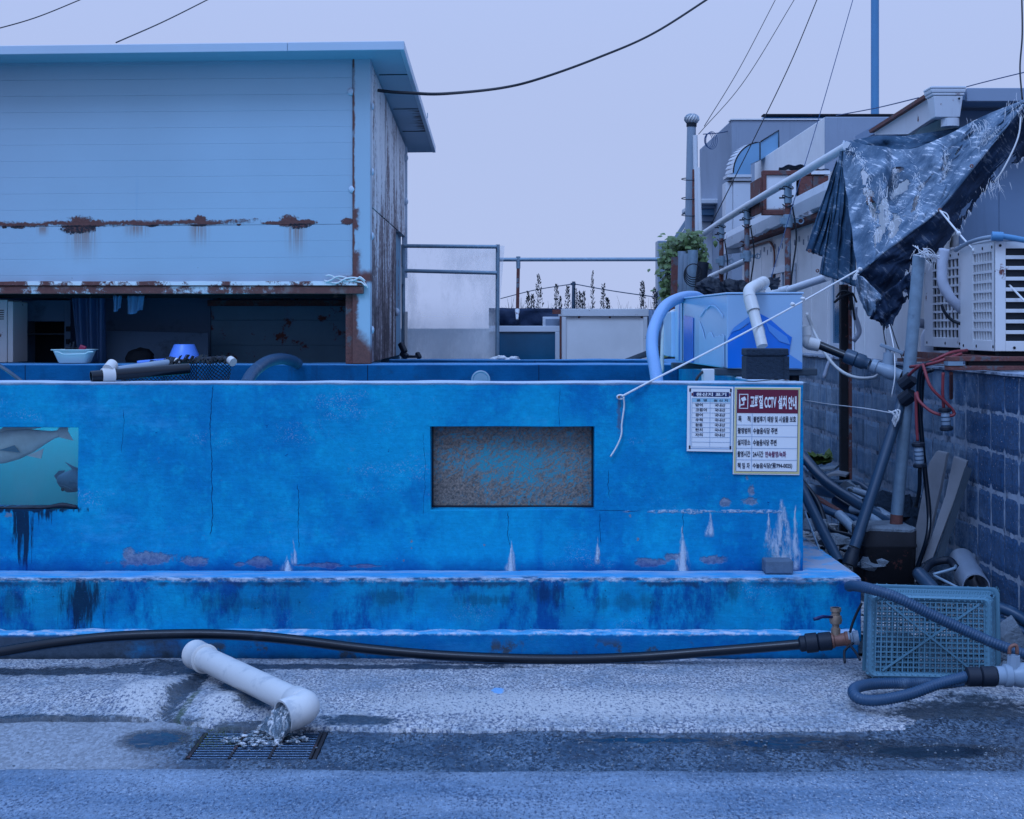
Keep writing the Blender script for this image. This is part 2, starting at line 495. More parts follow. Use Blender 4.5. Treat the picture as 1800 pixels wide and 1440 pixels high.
        und = g.ss(z + (g.noise(18.0, 6.0, .78) - .5) * .09, .322, .345) * g.ss(z, .356, .350) * g.ss(g.noise(4.0, 4.0, .6), .42, .58)
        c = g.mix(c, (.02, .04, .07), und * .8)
        c = g.mix(c, (.05, .25, .55), g.ss(g.noise(40.0, 4.0, .7), .62, .72) * .4)
        c = g.mix(c, (.35, .40, .50), g.ss(x, 1.36, 1.5) * g.ss(g.noise(6.0, 6.0, .7), .45, .55) * g.ss(z, .34, .37))
    elif part == 'footing':
        bare = g.mix((.035, .036, .042), (.12, .115, .12), g.noise(28.0, 6.0, .75))
        lf = g.ss(x + (n2 - .5) * 1.3, -1.2, -1.9) * g.ss(z, .12, .10)
        c = g.mix(g.mix(c, (.004, .07, .22), .55), bare, g.mx(lf, g.ss(g.noise(6.0, 7.0, .7), .55, .64) * g.ss(z, .12, .05)))
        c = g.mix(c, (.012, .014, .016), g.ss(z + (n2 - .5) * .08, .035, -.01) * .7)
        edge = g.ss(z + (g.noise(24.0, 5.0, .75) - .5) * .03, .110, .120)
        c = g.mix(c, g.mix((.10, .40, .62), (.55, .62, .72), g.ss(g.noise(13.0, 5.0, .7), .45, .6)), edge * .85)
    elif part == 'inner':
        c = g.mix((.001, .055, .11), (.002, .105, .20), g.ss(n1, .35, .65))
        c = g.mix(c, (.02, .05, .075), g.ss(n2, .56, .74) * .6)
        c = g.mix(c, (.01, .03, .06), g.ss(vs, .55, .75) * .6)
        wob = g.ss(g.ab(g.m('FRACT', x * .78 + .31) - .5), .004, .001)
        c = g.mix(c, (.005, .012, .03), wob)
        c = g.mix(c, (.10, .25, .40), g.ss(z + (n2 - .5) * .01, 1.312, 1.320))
    return g.done(g.psdf(c, g.ss(n2, .3, .8, .5, .8), 0.0, g.bump(h, .012, .55), .10))

def mat_hut():
    g = G('hut_sheet_metal'); x, z = g.x, g.z; Y = 10.68
    n = g.noise(14.0, 8.0, .78); n = (n - .5) * 2.2 + .5; nf = g.noise(60.0, 5.0, .75)
    c = g.val((.325, .44, .55), 1.0 + (g.noise(.9, 4.0, .5) - .5) * .3)
    c = g.mix(c, (.20, .33, .46), g.ss(g.noise(1.0, 4.0, .6, g.sv(10, 10, .6)), .62, .85) * .35)
    zs = PZ(392, Y) + (x - PX(600, Y)) * .008           # the seam where the sheet has rusted
    dz = z - zs
    band = g.ss(g.ab(dz - .012 + (n - .5) * .05), .022, .008) * g.ss(x + (n - .5) * .8, PX(440, Y), PX(380, Y))
    nb = (g.noise(7.0, 6.0, .7) - .5) * 2.0
    dzw = dz + nb * .012
    def rb(px, h0, rx, rz, k=.42): return g.blob(x, dzw, PX(px, Y), h0, rx, rz, n * .55 + nf * .45, k, .22)
    m = g.mx(band, rb(142, .018, .125, .052))
    for q in ((165, .010, .10, .030), (352, .030, .055, .036), (333, .020, .022, .016), (372, .008, .09, .014), (508, .018, .085, .046), (535, .008, .10, .022), (480, .004, .09, .014), (612, .012, .05, .030), (25, .006, .12, .016), (255, .004, .13, .012)): m = g.mx(m, rb(*q))
    bite = rb(138, -.020, .135, .046) * g.ss(dz, .002, -.003)
    for q in ((525, -.010, .075, .034), (268, -.006, .05, .016), (30, -.008, .06, .020), (350, -.005, .075, .013), (420, -.004, .02, .010), (8, -.010, .02, .014)): bite = g.mx(bite, rb(*q) * g.ss(dz, .002, -.003))
    m = g.mx(m, bite)
    sx = g.noise(1.0, 5.0, .7, g.sv(60, 1, 1.0))
    run = None
    for px, w, L in ((145, .16, .33), (350, .10, .2), (520, .10, .3), (240, .12, .12), (75, .06, .1)):
        r = g.ss(g.ab(x - PX(px, Y)), w, w * .15) * g.ss(dz, -L, -.02) * g.ss(dz, .0, -.02) * g.ss(sx, .36, .54)
        run = r if run is None else g.mx(run, r)
    c = g.mix(c, (.34, .17, .12), run * .85)
    zl = z - PZ(491, Y)
    low = g.ss(zl + (n - .5) * .05, .035, .005) * g.ss(x, PX(560, Y), PX(640, Y))
    m = g.mx(m, low)
    c = g.mix(c, g.mix(RUST2, RUST, nf), m)
    c = g.mix(c, (.03, .02, .022), bite * g.ss(nf, .62, .45))
    c = g.mix(c, (.70, .72, .75), bite * g.ss(nf, .68, .72))
    spk = g.ss(g.noise(36.0, 3.0, .6), .76, .78) * g.ss(dz, .05, -.1)
    c = g.mix(c, RUST2, spk)
    return g.done(g.psdf(c, g.ss(m, 0, 1, .42, .9), 0.0, g.bump(n * m + nf * m * .5, .01, .7), .45))
def mat_trim():
    g = G('hut_corner_trim'); x, z = g.x, g.z; Y = 10.66
    n = g.noise(16.0, 7.0, .74); nf = g.noise(70.0, 5.0, .75)
    c = g.val((.33, .45, .555), 1.0 + (g.noise(1.4, 4.0, .5) - .5) * .2)
    xe = x - PX(621, Y)
    e = g.ss(xe + (n - .5) * .03, .016, .004) * g.ss(g.noise(2.1, 4.0, .6), .38, .5)
    e = g.mx(e, g.ss(xe + (n - .5) * .10, .075, .02) * g.blob(x, z, PX(625, Y), PZ(470, Y), .12, .16, n, .4, .4))
    e = g.mx(e, g.ss(xe + (n - .5) * .08, .05, .02) * g.blob(x, z, PX(622, Y), PZ(385, Y), .10, .10, n, .4, .4))
    lo = g.ss(z + (n - .5) * .18 + xe * .9, PZ(560, Y), PZ(595, Y))
    lo = g.mx(lo, g.ss(xe + (n - .5) * .08, .05, .02) * g.ss(z, PZ(505, Y), PZ(520, Y)))
    e = g.mx(e, g.mx(lo, g.ss(z + (n - .5) * .08, PZ(470, Y), PZ(484, Y)) * g.ss(z, PZ(500, Y), PZ(492, Y))))
    c = g.mix(c, g.mix(RUST2, RUST, nf), e)
    return g.done(g.psdf(c, g.ss(e, 0, 1, .45, .9), 0.0, g.bump(n * e, .008, .6), .45))
def mat_side():
    g = G('rust_streaked_side_sheet')
    st = g.noise(1.0, 8.0, .72, g.sv(1, 2.6, .55)); s2 = g.noise(1.0, 8.0, .75, g.sv(1, 7.0, 2.2)); fine = g.noise(1.0, 6.0, .8, g.sv(10, 9, 26))
    low = g.ss(g.z, 3.2, 1.5)
    t = st * .55 + s2 * .45 + (fine - .5) * .30 + low * .125
    c = g.mix((.72, .73, .75), (.60, .62, .66), g.ss(t, .46, .53))
    c = g.mix(c, (.26, .14, .12), g.ss(t, .53, .57) * .9)
    c = g.mix(c, g.mix(RUST2, (.10, .05, .045), fine), g.ss(t, .595, .65))
    for yy in (12.0, 13.2):
        l = g.ss(g.ab(g.y - yy + (fine - .5) * .12), .05, .015) * g.ss(s2 + low * .3, .40, .55)
        c = g.mix(c, RUST2, l * .9)
    return g.done(g.psdf(c, .75, 0.0, g.bump(fine, .006, .5), .3))
def mat_soffit():
    g = G('soffit_sheet'); n = g.noise(1.0, 7.0, .72, g.sv(3.5, 30, 3)); 
    c = g.val((.33, .43, .54), 1.0 + (g.noise(2.0, 3.0, .5) - .5) * .2)
    m = g.ss(n + g.ss(g.x, -.95, -.74) * .22, .62, .70) * g.ss(g.y, 12.6, 12.75) * g.ss(g.y, 13.75, 13.7)
    return g.done(g.psdf(g.mix(c, RUST2, m * .9), .6, 0.0, None, .3))
def mat_beam():
    g = G('rusted_sill_beam'); n = g.noise(5.0, 8.0, .75); f = g.noise(50.0, 5.0, .75)
    m = g.ss(n, .42, .50); m = g.mx(m, g.ss(g.x + (n - .5), -2.1, -1.6))
    rc = g.mix(g.mix(RUST2, RUST, f), (.30, .21, .17), g.ss(g.noise(9.0, 5.0, .6), .55, .7) * .5)
    c = g.mix((.50, .56, .62), rc, m)
    return g.done(g.psdf(c, g.ss(m, 0, 1, .45, .9), 0.0, g.bump(f * m, .006, .6), .4))
def mat_algae():
    g = G('algae_coated_pane'); x, z = g.x, g.z
    a = g.noise(4.5, 3.0, .55); 
    v = g.vec(x * 1.0 + (a - .5) * .5, g.y, z * 1.0 + (g.noise(6.0, 3.0, .5) - .5) * .35)
    s1 = g.noise(1.0, 7.0, .75, g.vec(x * 13 + (a - .5) * 9, 0.0, z * 52 + (a - .5) * 22))
    s2 = g.noise(1.0, 7.0, .75, g.vec(x * 46 - z * 34 + (a - .5) * 13, 0.0, z * 14 + x * 9))
    f = g.noise(80.0, 5.0, .75)
    cx, cz = PX(905, 7.28), PZ(815, 7.28)
    cen = g.m('SQRT', ((x - cx) / .36) ** 2.0 + ((z - cz) / .15) ** 2.0)
    t = s1 * .5 + s2 * .5 + (f - .5) * .30 + g.ss(cen, .0, 1.4) * .085 + .018
    t = t + g.blob(x, z, PX(800, 7.28), PZ(865, 7.28), .2, .1, a, .4, .7) * .06
    alg = g.mix((.05, .034, .026), (.36, .24, .17), g.ss(f, .28, .72))
    c = g.mix((.015, .30, .33), (.10, .21, .21), g.ss(t, .46, .56))
    c = g.mix(c, alg, g.ss(t, .525, .61))
    c = g.mix(c, (.22, .26, .30), g.ss(s2, .68, .76) * .25)
    return g.done(g.psdf(c, g.ss(t, .5, .6, .25, .7), 0.0, None, .5))
def mat_glass(name, tint=(.9, .95, 1), op=.12, rough=.03, dirt=.0):
    g = G(name)
    tr = g.t.nodes.new('ShaderNodeBsdfTransparent'); g.link(tint, tr.inputs[0])
    b = g.psdf((.5, .58, .62), rough, 0.0, None, .5)
    ms = g.t.nodes.new('ShaderNodeMixShader')
    fr = g.t.nodes.new('ShaderNodeFresnel'); fr.inputs[0].default_value = 1.45
    f = S(g, fr.outputs[0]) * .8 + op
    if dirt: f = f + g.ss(g.noise(6.0, 7.0, .7, g.sv(1, 1, .5)), .42, .75) * dirt
    g.link(f, ms.inputs[0]); g.t.links.new(tr.outputs[0], ms.inputs[1]); g.link(b, ms.inputs[2])
    return g.done(S(g, ms.outputs[0]))
def mat_plastic_sheet():
    g = G('scratched_clear_plastic'); x, z = g.x, g.z
    tr = g.t.nodes.new('ShaderNodeBsdfTransparent'); g.link((.86, .90, .96), tr.inputs[0])
    d = g.psdf((.86, .87, .88), .3, 0.0, None, .5)
    tl = g.t.nodes.new('ShaderNodeBsdfTranslucent'); g.link((.85, .87, .9), tl.inputs[0])
    m0 = g.t.nodes.new('ShaderNodeMixShader'); m0.inputs[0].default_value = .18
    g.link(d, m0.inputs[1]); g.t.links.new(tl.outputs[0], m0.inputs[2])
    fog = g.ss(g.noise(3.0, 7.0, .7, g.sv(1.2, 1, .5)), .40, .72); 
    scr = g.ss(g.noise(1.0, 4.0, .7, g.vec(x * 40 + z * 22, 0.0, z * 5)), .64, .74)
    low = g.ss(z, 1.95, 1.36)
    a = fog * .45 + scr * .3 + low * .68 - .02
    ms = g.t.nodes.new('ShaderNodeMixShader'); g.link(g.mn(a, .92), ms.inputs[0])
    g.t.links.new(tr.outputs[0], ms.inputs[1]); g.t.links.new(m0.outputs[0], ms.inputs[2])
    return g.done(S(g, ms.outputs[0]))
def mat_concrete_block():
    g = G('cement_block'); r = g.oinfo()
    f = g.noise(120.0, 4.0, .75); n = g.noise(5.0, 6.0, .7)
    st = g.noise(1.0, 5.0, .65, g.sv(30, 22, 1.6))
    c = g.mix((.16, .235, .315), (.30, .385, .47), g.ss(n, .3, .7))
    c = g.val(c, .78 + r * .4)
    c = g.mix(c, (.035, .037, .042), g.ss(st, .52, .72) * .6)
    c = g.mix(c, (.03, .03, .035), g.ss(f, .58, .68) * .6)
    c = g.mix(c, (.42, .42, .42), g.ss(f, .42, .34) * .5)
    blue = g.ss(g.y + (n - .5) * 1.6, 8.3, 7.4)            # the street end carries old blue paint
    c = g.mix(c, g.mix((.004, .022, .055), (.012, .075, .155), g.ss(g.noise(50.0, 5.0, .75), .36, .62)), blue * .8)
    c = g.mix(c, (.5, .5, .5), g.ss(g.noise(75.0, 2.0, .5), .70, .74))
    return g.done(g.psdf(c, .92, 0.0, g.bump(f + n * .5, .010, 1.0), .2))
def mat_ground(kind):
    g = G('ground_' + kind); x, y = g.x, g.y
    f = g.noise(1.0, 3.0, .75, g.sv(88, 46, 60)); m_ = g.noise(22.0, 6.0, .75); n = g.noise(3.2, 6.0, .65); agg = g.vcol(1.0, g.sv(95, 48, 60))
    def gb(px, py, rx, ry, k=.6, soft=.4, nn=None):
        q = PG(px, py); s = q.y / FPX
        return g.blob(x, y, q.x, q.y, rx * s, ry * q.y * q.y / (FPX * EYE), nn if nn is not None else n * .45 + m_ * .55, k * 1.3, soft)
    if kind == 'apron':
        c = g.mix((.27, .28, .295), (.50, .49, .49), g.ss(n, .32, .68))
        c = g.val(c, .66 + agg * .6)
        c = g.mix(c, (.055, .07, .11), g.ss(f + (n - .5) * .25, .505, .60) * .85)
        c = g.mix(c, (.82, .80, .78), g.ss(f, .40, .33) * .5)
        c = g.mix(c, (.13, .13, .135), g.ss(m_, .58, .7) * .5)
        wet = gb(325, 1215, 26, 55)                       # the wet channel and soaked patches near the outlet; dark bands along the tank foot
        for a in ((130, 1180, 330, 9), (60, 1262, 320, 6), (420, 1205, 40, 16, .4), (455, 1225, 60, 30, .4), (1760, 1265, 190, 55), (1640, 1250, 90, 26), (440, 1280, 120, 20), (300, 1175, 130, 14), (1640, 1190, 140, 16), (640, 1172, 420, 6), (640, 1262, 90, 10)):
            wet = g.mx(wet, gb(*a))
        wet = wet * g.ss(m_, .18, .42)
        pale = g.mx(gb(265, 1225, 60, 38, .4), g.mx(gb(400, 1238, 48, 32, .4), gb(1000, 1235, 520, 32, .3, .7)))
        c = g.mix(c, (.56, .545, .53), pale * g.ss(f, .66, .5) * .75)
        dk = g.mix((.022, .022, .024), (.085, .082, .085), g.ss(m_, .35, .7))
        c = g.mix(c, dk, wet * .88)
        moss = g.mx(gb(375, 1295, 50, 26), gb(330, 1240, 10, 30)) * g.ss(m_, .40, .55)
        c = g.mix(c, (.035, .055, .012), moss * .8)
        c = g.mix(c, (.16, .42, .74), gb(875, 1213, 13, 6, .5) * .85)
        h = f * .8 + m_ * .8 + agg * .3
        rg = g.ss(wet, .1, .8, .9, .16)
    elif kind == 'gutter':
        c = g.mix((.055, .062, .075), (.185, .20, .22), g.ss(n, .36, .64))
        c = g.val(c, .7 + agg * .6)
        c = g.mix(c, (.62, .62, .63), g.ss(g.noise(1.0, 2.0, .5, g.sv(120, 60, 60)), .68, .72) * .7)
        c = g.mix(c, (.008, .011, .018), g.ss(f + (n - .5) * .35, .48, .58) * .9)
        lft = g.ss(x + (n - .5) * .5, -1.15, -1.5)
        c = g.mix(c, g.val((.36, .375, .40), .7 + agg * .5), lft * .8)
        pud = g.mx(gb(1420, 1296, 200, 17, .3), g.mx(gb(1640, 1310, 170, 13, .35), gb(270, 1290, 75, 22, .3)))
        pud = g.mx(pud, gb(1150, 1290, 160, 6, .4))
        wet = g.mx(g.ss(n + m_ * .3 - lft * .5, .42, .62), pud)
        c = g.mix(c, (.016, .017, .02), pud * .85)
        moss = gb(375, 1297, 48, 24) * g.ss(m_, .38, .52)
        c = g.mix(c, (.035, .055, .012), moss * .8)
        h = (f * 1.2 + m_ * .8 + agg * .6) * (1.0 - pud * .97)
        rg = g.mx(g.ss(wet, .1, .9, .85, .3) - pud * .5, .04)
    else:
        c = g.mix((.145, .185, .23), (.255, .30, .355), g.ss(g.noise(2.0, 6.0, .6, g.sv(.5, 1.8, 1)), .32, .68))
        c = g.val(c, .80 + agg * .36)
        c = g.mix(c, (.035, .05, .08), g.ss(f + (n - .5) * .3, .53, .63) * .85)
        c = g.mix(c, (.62, .62, .64), g.ss(f, .40, .32) * .45)
        c = g.mix(c, (.13, .13, .14), g.ss(g.noise(1.0, 6.0, .72, g.sv(5, 26, 1)), .57, .70) * .5)
        c = g.mix(c, (.66, .66, .68), g.ss(g.noise(1.0, 2.0, .5, g.sv(110, 55, 60)), .64, .69) * g.ss(x + (n - .5) * 2.0, .2, 1.6) * .8)
        c = g.mix(c, (.10, .10, .105), g.ss(y + (n - .5) * .3 + x * .02, 5.05, 5.25) * .5)
        h = f * 1.0 + m_ * .6 + agg * .3
        rg = .88
    return g.done(g.psdf(c, rg, 0.0, g.bump(h, .012, .8), .4))
def mat_tarp(name, a, b, fray):
    g = G(name)
    n = g.noise(6.0, 6.0, .68); st = g.noise(1.0, 5.0, .7, g.vec((g.x - g.z) * 9, g.y * 6, (g.x + g.z) * 45)); f = g.noise(90.0, 4.0, .7)
    c = g.mix(a, b, g.ss(n, .32, .68))
    c = g.mix(c, (.60, .64, .70), g.ss(st + (n - .5) * .55, .57, .66) * fray)
    c = g.val(c, .82 + f * .36)
    return g.done(g.psdf(c, .75, 0.0, g.bump(n + f * .3, .015, .5), .25))
def mat_water():
    g = G('murky_tank_water')
    n = g.t.nodes.new('ShaderNodeBsdfPrincipled')
    n.inputs['Base Color'].default_value = (.10, .70, .70, 1); n.inputs['Roughness'].default_value = .1
    n.inputs['Subsurface Weight'].default_value = 1.0; n.inputs['Subsurface Radius'].default_value = (.05, .32, .34); n.inputs['Subsurface Scale'].default_value = 1.0
    return g.done(S(g, n.outputs[0]))
def mat_water_stream():
    g = G('running_water')
    st = g.noise(1.0, 5.0, .65, g.sv(40, 40, 14), 1.0)
    c = g.mix((.22, .27, .30), (.90, .92, .94), g.ss(st, .46, .62))
    tr = g.t.nodes.new('ShaderNodeBsdfTransparent'); g.link((.75, .85, .92), tr.inputs[0])
    b = g.psdf(c, .06, 0.0, g.bump(st, .03, 1.0), .9)
    ms = g.t.nodes.new('ShaderNodeMixShader'); g.link(g.ss(st, .35, .6, .55, .97), ms.inputs[0])
    g.t.links.new(tr.outputs[0], ms.inputs[1]); g.link(b, ms.inputs[2])
    return g.done(S(g, ms.outputs[0]))
def mat_sheet_white(name, col=(.62, .66, .72), rust=.25):
    g = G(name)
    st = g.noise(1.0, 6.0, .7, g.sv(14, 14, .7)); n = g.noise(4.0, 5.0, .6); f = g.noise(40.0, 6.0, .75)
    c = g.val(col, .86 + n * .28)
    c = g.mix(c, g.val(col, .5), g.ss(st, .58, .76) * .5)
    if rust:
        m = g.ss(g.noise(2.4, 8.0, .75), .74 - rust * .3, .77 - rust * .28)
        c = g.mix(c, g.mix(RUST2, RUST, f), m)
    return g.done(g.psdf(c, .6, 0.0, g.bump(n, .004, .2), .35))

M = dict(
    wall=mat_tank('blue_painted_concrete', 'wall'), plinth=mat_tank('stained_blue_concrete', 'plinth'),
    footing=mat_tank('worn_blue_concrete', 'footing'), inner=mat_tank('dark_blue_tank_lining', 'inner'),
    hut=mat_hut(), trim=mat_trim(), side=mat_side(), soffit=mat_soffit(), beam=mat_beam(),
    fascia=gen('fascia_paint', (.45, .54, .65), .45, .1, 2.0, .05),
    hutin=gen('dark_hut_lining', (.16, .27, .33), .7, .3, 3.0, .2, rust=.30, rscale=5.0),
    hutin2=gen('dark_board', (.13, .17, .22), .7, .25, 3.0, .2, dirt=.3),
    algae=mat_algae(), glass=mat_glass('clear_pane', (.88, .97, .98), .02, .03, .05), sheet=mat_plastic_sheet(),
    water=mat_water(), fish=gen('fish_skin', (.78, .76, .74), .35, .3, 14.0, .3, 160.0),
    fishd=gen('dark_fish_skin', (.09, .22, .26), .5, .3, 14.0, .2),
    block=mat_concrete_block(), mortar=gen('pale_mortar', (.30, .33, .38), .95, .4, 14.0, .8, 90.0, dirt=.55, dcol=(.03, .04, .06), dscale=9.0),
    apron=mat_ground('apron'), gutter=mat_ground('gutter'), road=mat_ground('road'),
    soil=gen('dark_gravel_soil', (.10, .095, .09), .95, .5, 18.0, 1.0, 60.0, bdist=.03),
    pvc=gen('white_pvc', (.58, .58, .57), .38, .12, 3.0, .06, 40.0, dirt=.34, dcol=(.36, .37, .38), dscale=8.0),
    pvcgrey=gen('grey_pvc', (.26, .30, .34), .38, .12, 4.0, .06, dirt=.1), pvcdark=gen('dark_grey_pvc', (.05, .065, .082), .32, .15, 4.0, .06, dirt=.15, dcol=(.16, .16, .17)),
    black=gen('black_rubber', (.006, .008, .011), .28, .2, 5.0, .1, dirt=.12, dcol=(.05, .05, .055)), blackm=gen('black_matt', (.009, .012, .018), .6, .25, 6.0, .2),
    navyhose=gen('blue_grey_hose', (.032, .062, .092), .40, .25, 5.0, .08, dirt=.3, dcol=(.16, .19, .22), dscale=7.0), bluehose=gen('pale_blue_hose', (.20, .35, .56), .3, .12, 5.0, .05),
    red=gen('red_rubber', (.34, .035, .035), .45, .2, 8.0, .1, dirt=.15), redp=gen('red_plastic', (.42, .025, .06), .4, .05, 6.0, .0),
    galv=gen('galvanised_steel', (.24, .30, .34), .5, .35, 22.0, .15, metal=.25, dirt=.2, dcol=(.08, .09, .11), dscale=14.0),
    pipew=gen('white_painted_pipe', (.60, .64, .69), .4, .1, 4.0, .06, dirt=.12, dcol=(.25, .26, .28)),
    rustpost=gen('rusted_post', (.20, .19, .19), .7, .3, 10.0, .4, rust=.62, rscale=11.0), rusty=gen('flaking_rust', (.16, .10, .085), .85, .3, 9.0, .8, 50.0, rust=.75, rscale=8.0, bdist=.01),
    rustdark=gen('dark_rust', (.022, .013, .013), .85, .45, 9.0, .6, rust=.2, rscale=12.0),
    white=gen('white_metal_paint', (.66, .68, .71), .42, .08, 3.0, .04, dirt=.08, dcol=(.36, .35, .35), rust=.05), whiter=gen('white_panel_stained', (.64, .66, .70), .5, .1, 2.5, .05, rust=.16, rscale=9.0),
    cream=mat_sheet_white('white_wall_sheet', (.74, .745, .76), .12), cream2=mat_sheet_white('stucco_parapet', (.74, .75, .77), 0), greywall=mat_sheet_white('grey_wall_sheet', (.20, .25, .33), 0),
    stucco=gen('grey_stucco', (.29, .31, .36), .9, .16, 2.0, .5, 80.0, streak=.3), duct=gen('duct_sheet', (.17, .31, .43), .4, .15, 2.0, .05), ductw=gen('white_duct_sheet', (.52, .56, .62), .45, .1, 2.0, .05, streak=.3, rust=.05),
    gutterw=gen('white_gutter', (.56, .60, .66), .5, .12, 3.0, .08, streak=.35, rust=.12, rscale=10.0), eave=gen('grey_eave', (.27, .31, .38), .55, .1, 2.0, .05), bluebar=gen('blue_grey_pole_paint', (.10, .25, .38), .45, .12, 3.0, .05),
    dark=gen('dark_void', (.012, .013, .016), .8, .2, 5.0, .0), slot=gen('condenser_fins', (.010, .013, .018), .5, .4, 90.0, .5, 120.0),
    frp=gen('pale_blue_plastic', (.30, .47, .66), .22, .08, 1.5, .03, dirt=.06, dcol=(.45, .55, .65)), film=gen('blue_film', (.015, .17, .52), .16, .1, 3.0, .05), filmp=gen('milky_film', (.34, .53, .74), .25, .1, 3.0, .05), film2=gen('wet_blue_film', (.10, .28, .58), .14, .15, 6.0, .05),
    blockd=gen('dark_cement_block', (.030, .034, .042), .95, .5, 60.0, 1.0, 70.0, bdist=.012), blockg=gen('grey_cement_brick', (.13, .145, .165), .95, .3, 30.0, .9, 70.0),
    wood=gen('weathered_plywood', (.27, .235, .225), .8, .35, 5.0, .3, streak=.4), woodd=gen('dark_wet_wood', (.06, .058, .06), .75, .3, 9.0, .4),
    crate=gen('grey_blue_crate_plastic', (.13, .235, .265), .42, .12, 4.0, .05, dirt=.15, dcol=(.08, .10, .12)), brass=gen('dull_brass', (.42, .26, .17), .4, .25, 18.0, .2, metal=.5, dirt=.25), bronze=gen('tarnished_bronze', (.30, .10, .06), .55, .3, 18.0, .3, metal=.3, dirt=.3),
    basin=gen('pale_basin_plastic', (.50, .66, .70), .35, .06, 3.0, .03), dipper=gen('blue_dipper_plastic', (.13, .27, .74), .35, .06, 3.0, .03),
    rope=gen('white_rope', (.68, .69, .70), .8, .12, 30.0, .4, 150.0), wire=gen('black_cable', (.008, .010, .014), .6, .1, 3.0, .0), wireb=gen('thin_blue_cable', (.02, .06, .12), .6, .1, 3.0, .0),
    net=gen('black_netting', (.008, .009, .011), .6, .2, 5.0, .0), tarpl=mat_tarp('faded_tarp', (.065, .09, .115), (.235, .27, .31), 1.0), tarpd=mat_tarp('blue_tarp', (.022, .042, .062), (.06, .10, .13), .3), tarpn=mat_tarp('navy_tarp', (.008, .014, .026), (.016, .028, .048), .12),
    thread=gen('frayed_threads', (.72, .74, .77), .9, .1, 5.0, .0), cloth=gen('hung_cloth', (.13, .24, .36), .9, .2, 8.0, .4, 60.0), curtain=gen('plastic_curtain', (.07, .12, .21), .4, .3, 4.0, .2),
    leaf=gen('ivy_leaf', (.14, .155, .04), .5, .45, 5.0, .1), leafd=gen('weed_leaf', (.018, .030, .034), .7, .3, 9.0, .0), grass=gen('green_sprout', (.13, .13, .02), .6, .3, 9.0, .0), tarpstrip=gen('dark_tarp_strip', (.016, .028, .055), .7, .3, 4.0, .4, 18.0, bdist=.02),
    winw=gen('white_window_frame', (.62, .67, .74), .35, .06, 2.0, .02), winglass=gen('leaning_pane', (.02, .11, .16), .12, .5, 2.5, .05),
    paper=gen('sign_white', (.76, .77, .78), .35, .03, 2.0, .0), ink=gen('sign_ink', (.012, .014, .030), .5, .05, 2.0, .0), navyink=gen('sign_navy', (.012, .020, .075), .4, .05, 2.0, .0), redink=gen('sign_red', (.235, .012, .030), .35, .05, 2.0, .0), redtxt=gen('sign_red_text', (.22, .02, .07), .5, .05, 2.0, .0), gold=gen('sign_gold_border', (.62, .53, .24), .4, .05, 2.0, .0), line=gen('sign_rule', (.22, .34, .48), .5, .05, 2.0, .0), headc=gen('sign_header_tint', (.30, .52, .64), .4, .03, 2.0, .0),
    stream=mat_water_stream(), concp=gen('broken_concrete', (.24, .24, .245), .95, .4, 20.0, 1.0, 60.0, bdist=.02), tubw=gen('pale_gas_bottle', (.55, .60, .70), .4, .05, 2.0, .0), insul=gen('wrapped_insulation', (.42, .46, .55), .7, .12, 8.0, .5, 30.0, dirt=.15), cyl=gen('grey_metal_roll', (.30, .34, .40), .35, .2, 6.0, .08, metal=.3, dirt=.2), lime=gen('lime_crust', (.46, .54, .62), .95, .15, 30.0, 1.0, 90.0, bdist=.006),
)

YW = 7.14; TOPZ = PZ(672, YW)
# ------------------------------------------------------------------ the two signs
_letters = []
def text_later(txt, x0, x1, z0, z1, y, bold, mat, root):
    cu = bpy.data.curves.new('lettering', 'FONT'); cu.body = txt; cu.size = 1.0; cu.offset = bold; cu.resolution_u = 3
    ob = bpy.data.objects.new('lettering', cu); COL.objects.link(ob)
    _letters.append((ob, x0, x1, z0, z1, y, mat, root))
def text_flush():
    dg = bpy.context.evaluated_depsgraph_get()
    got = []
    for ob, *r in _letters:
        me = bpy.data.meshes.new_from_object(ob.evaluated_get(dg))
        got.append(([v.co.copy() for v in me.vertices], [tuple(p.vertices) for p in me.polygons], r))
        bpy.data.meshes.remove(me)
    for ob, *r in _letters:
        cu = ob.data; bpy.data.objects.remove(ob); bpy.data.curves.remove(cu)
    for vs, fs, (x0, x1, z0, z1, y, mat, root) in got:
        if not vs: continue
        ax, bx = min(v.x for v in vs), max(v.x for v in vs); ay, by = min(v.y for v in vs), max(v.y for v in vs)
        MB().add([(x0 + (v.x - ax) / (bx - ax) * (x1 - x0), y, z0 + (v.y - ay) / (by - ay) * (z1 - z0)) for v in vs], fs).build('lettering', mat, root)
def sign_tools(root, Y, skew):
    def X(px, py): return PX(px + skew[0] * (py - skew[2]), Y)
    def Z(px, py): return PZ(py + skew[1] * (px - skew[3]), Y)
    def rect(name, a, b, c, d, lift, mat):
        MB().prism([(X(a, d), Y - lift, Z(a, d)), (X(c, d), Y - lift, Z(c, d)), (X(c, b), Y - lift, Z(c, b)), (X(a, b), Y - lift, Z(a, b))], (0, .0008, 0)).build(name, mat, root)
    def txt(t, a, b, c, d, mat, lift=.0062, bold=.02):
        text_later(t, X(a, (b + d) / 2), X(c, (b + d) / 2), Z((a + c) / 2, d), Z((a + c) / 2, b), Y - lift, bold, mat, root)
    return rect, txt
Ys = YW - .006
s1 = thing('origin_sign', 'white notice listing seven fish in a two column table on blue wall', 'sign', P(1248, 793, Ys))
MB().prism([P(1207, 793, Ys), P(1287.5, 794.5, Ys), P(1289, 680, Ys), P(1208.5, 678, Ys)], (0, -.004, 0)).build('board', M['paper'], s1)
R, T = sign_tools(s1, Ys, (-.008, .012, 735, 1248))
for a, b, c, d in ((1213, 682, 1284.5, 683.2), (1213, 788, 1284.5, 789.2)): R('border', a, b, c, d, .0052, M['line'])
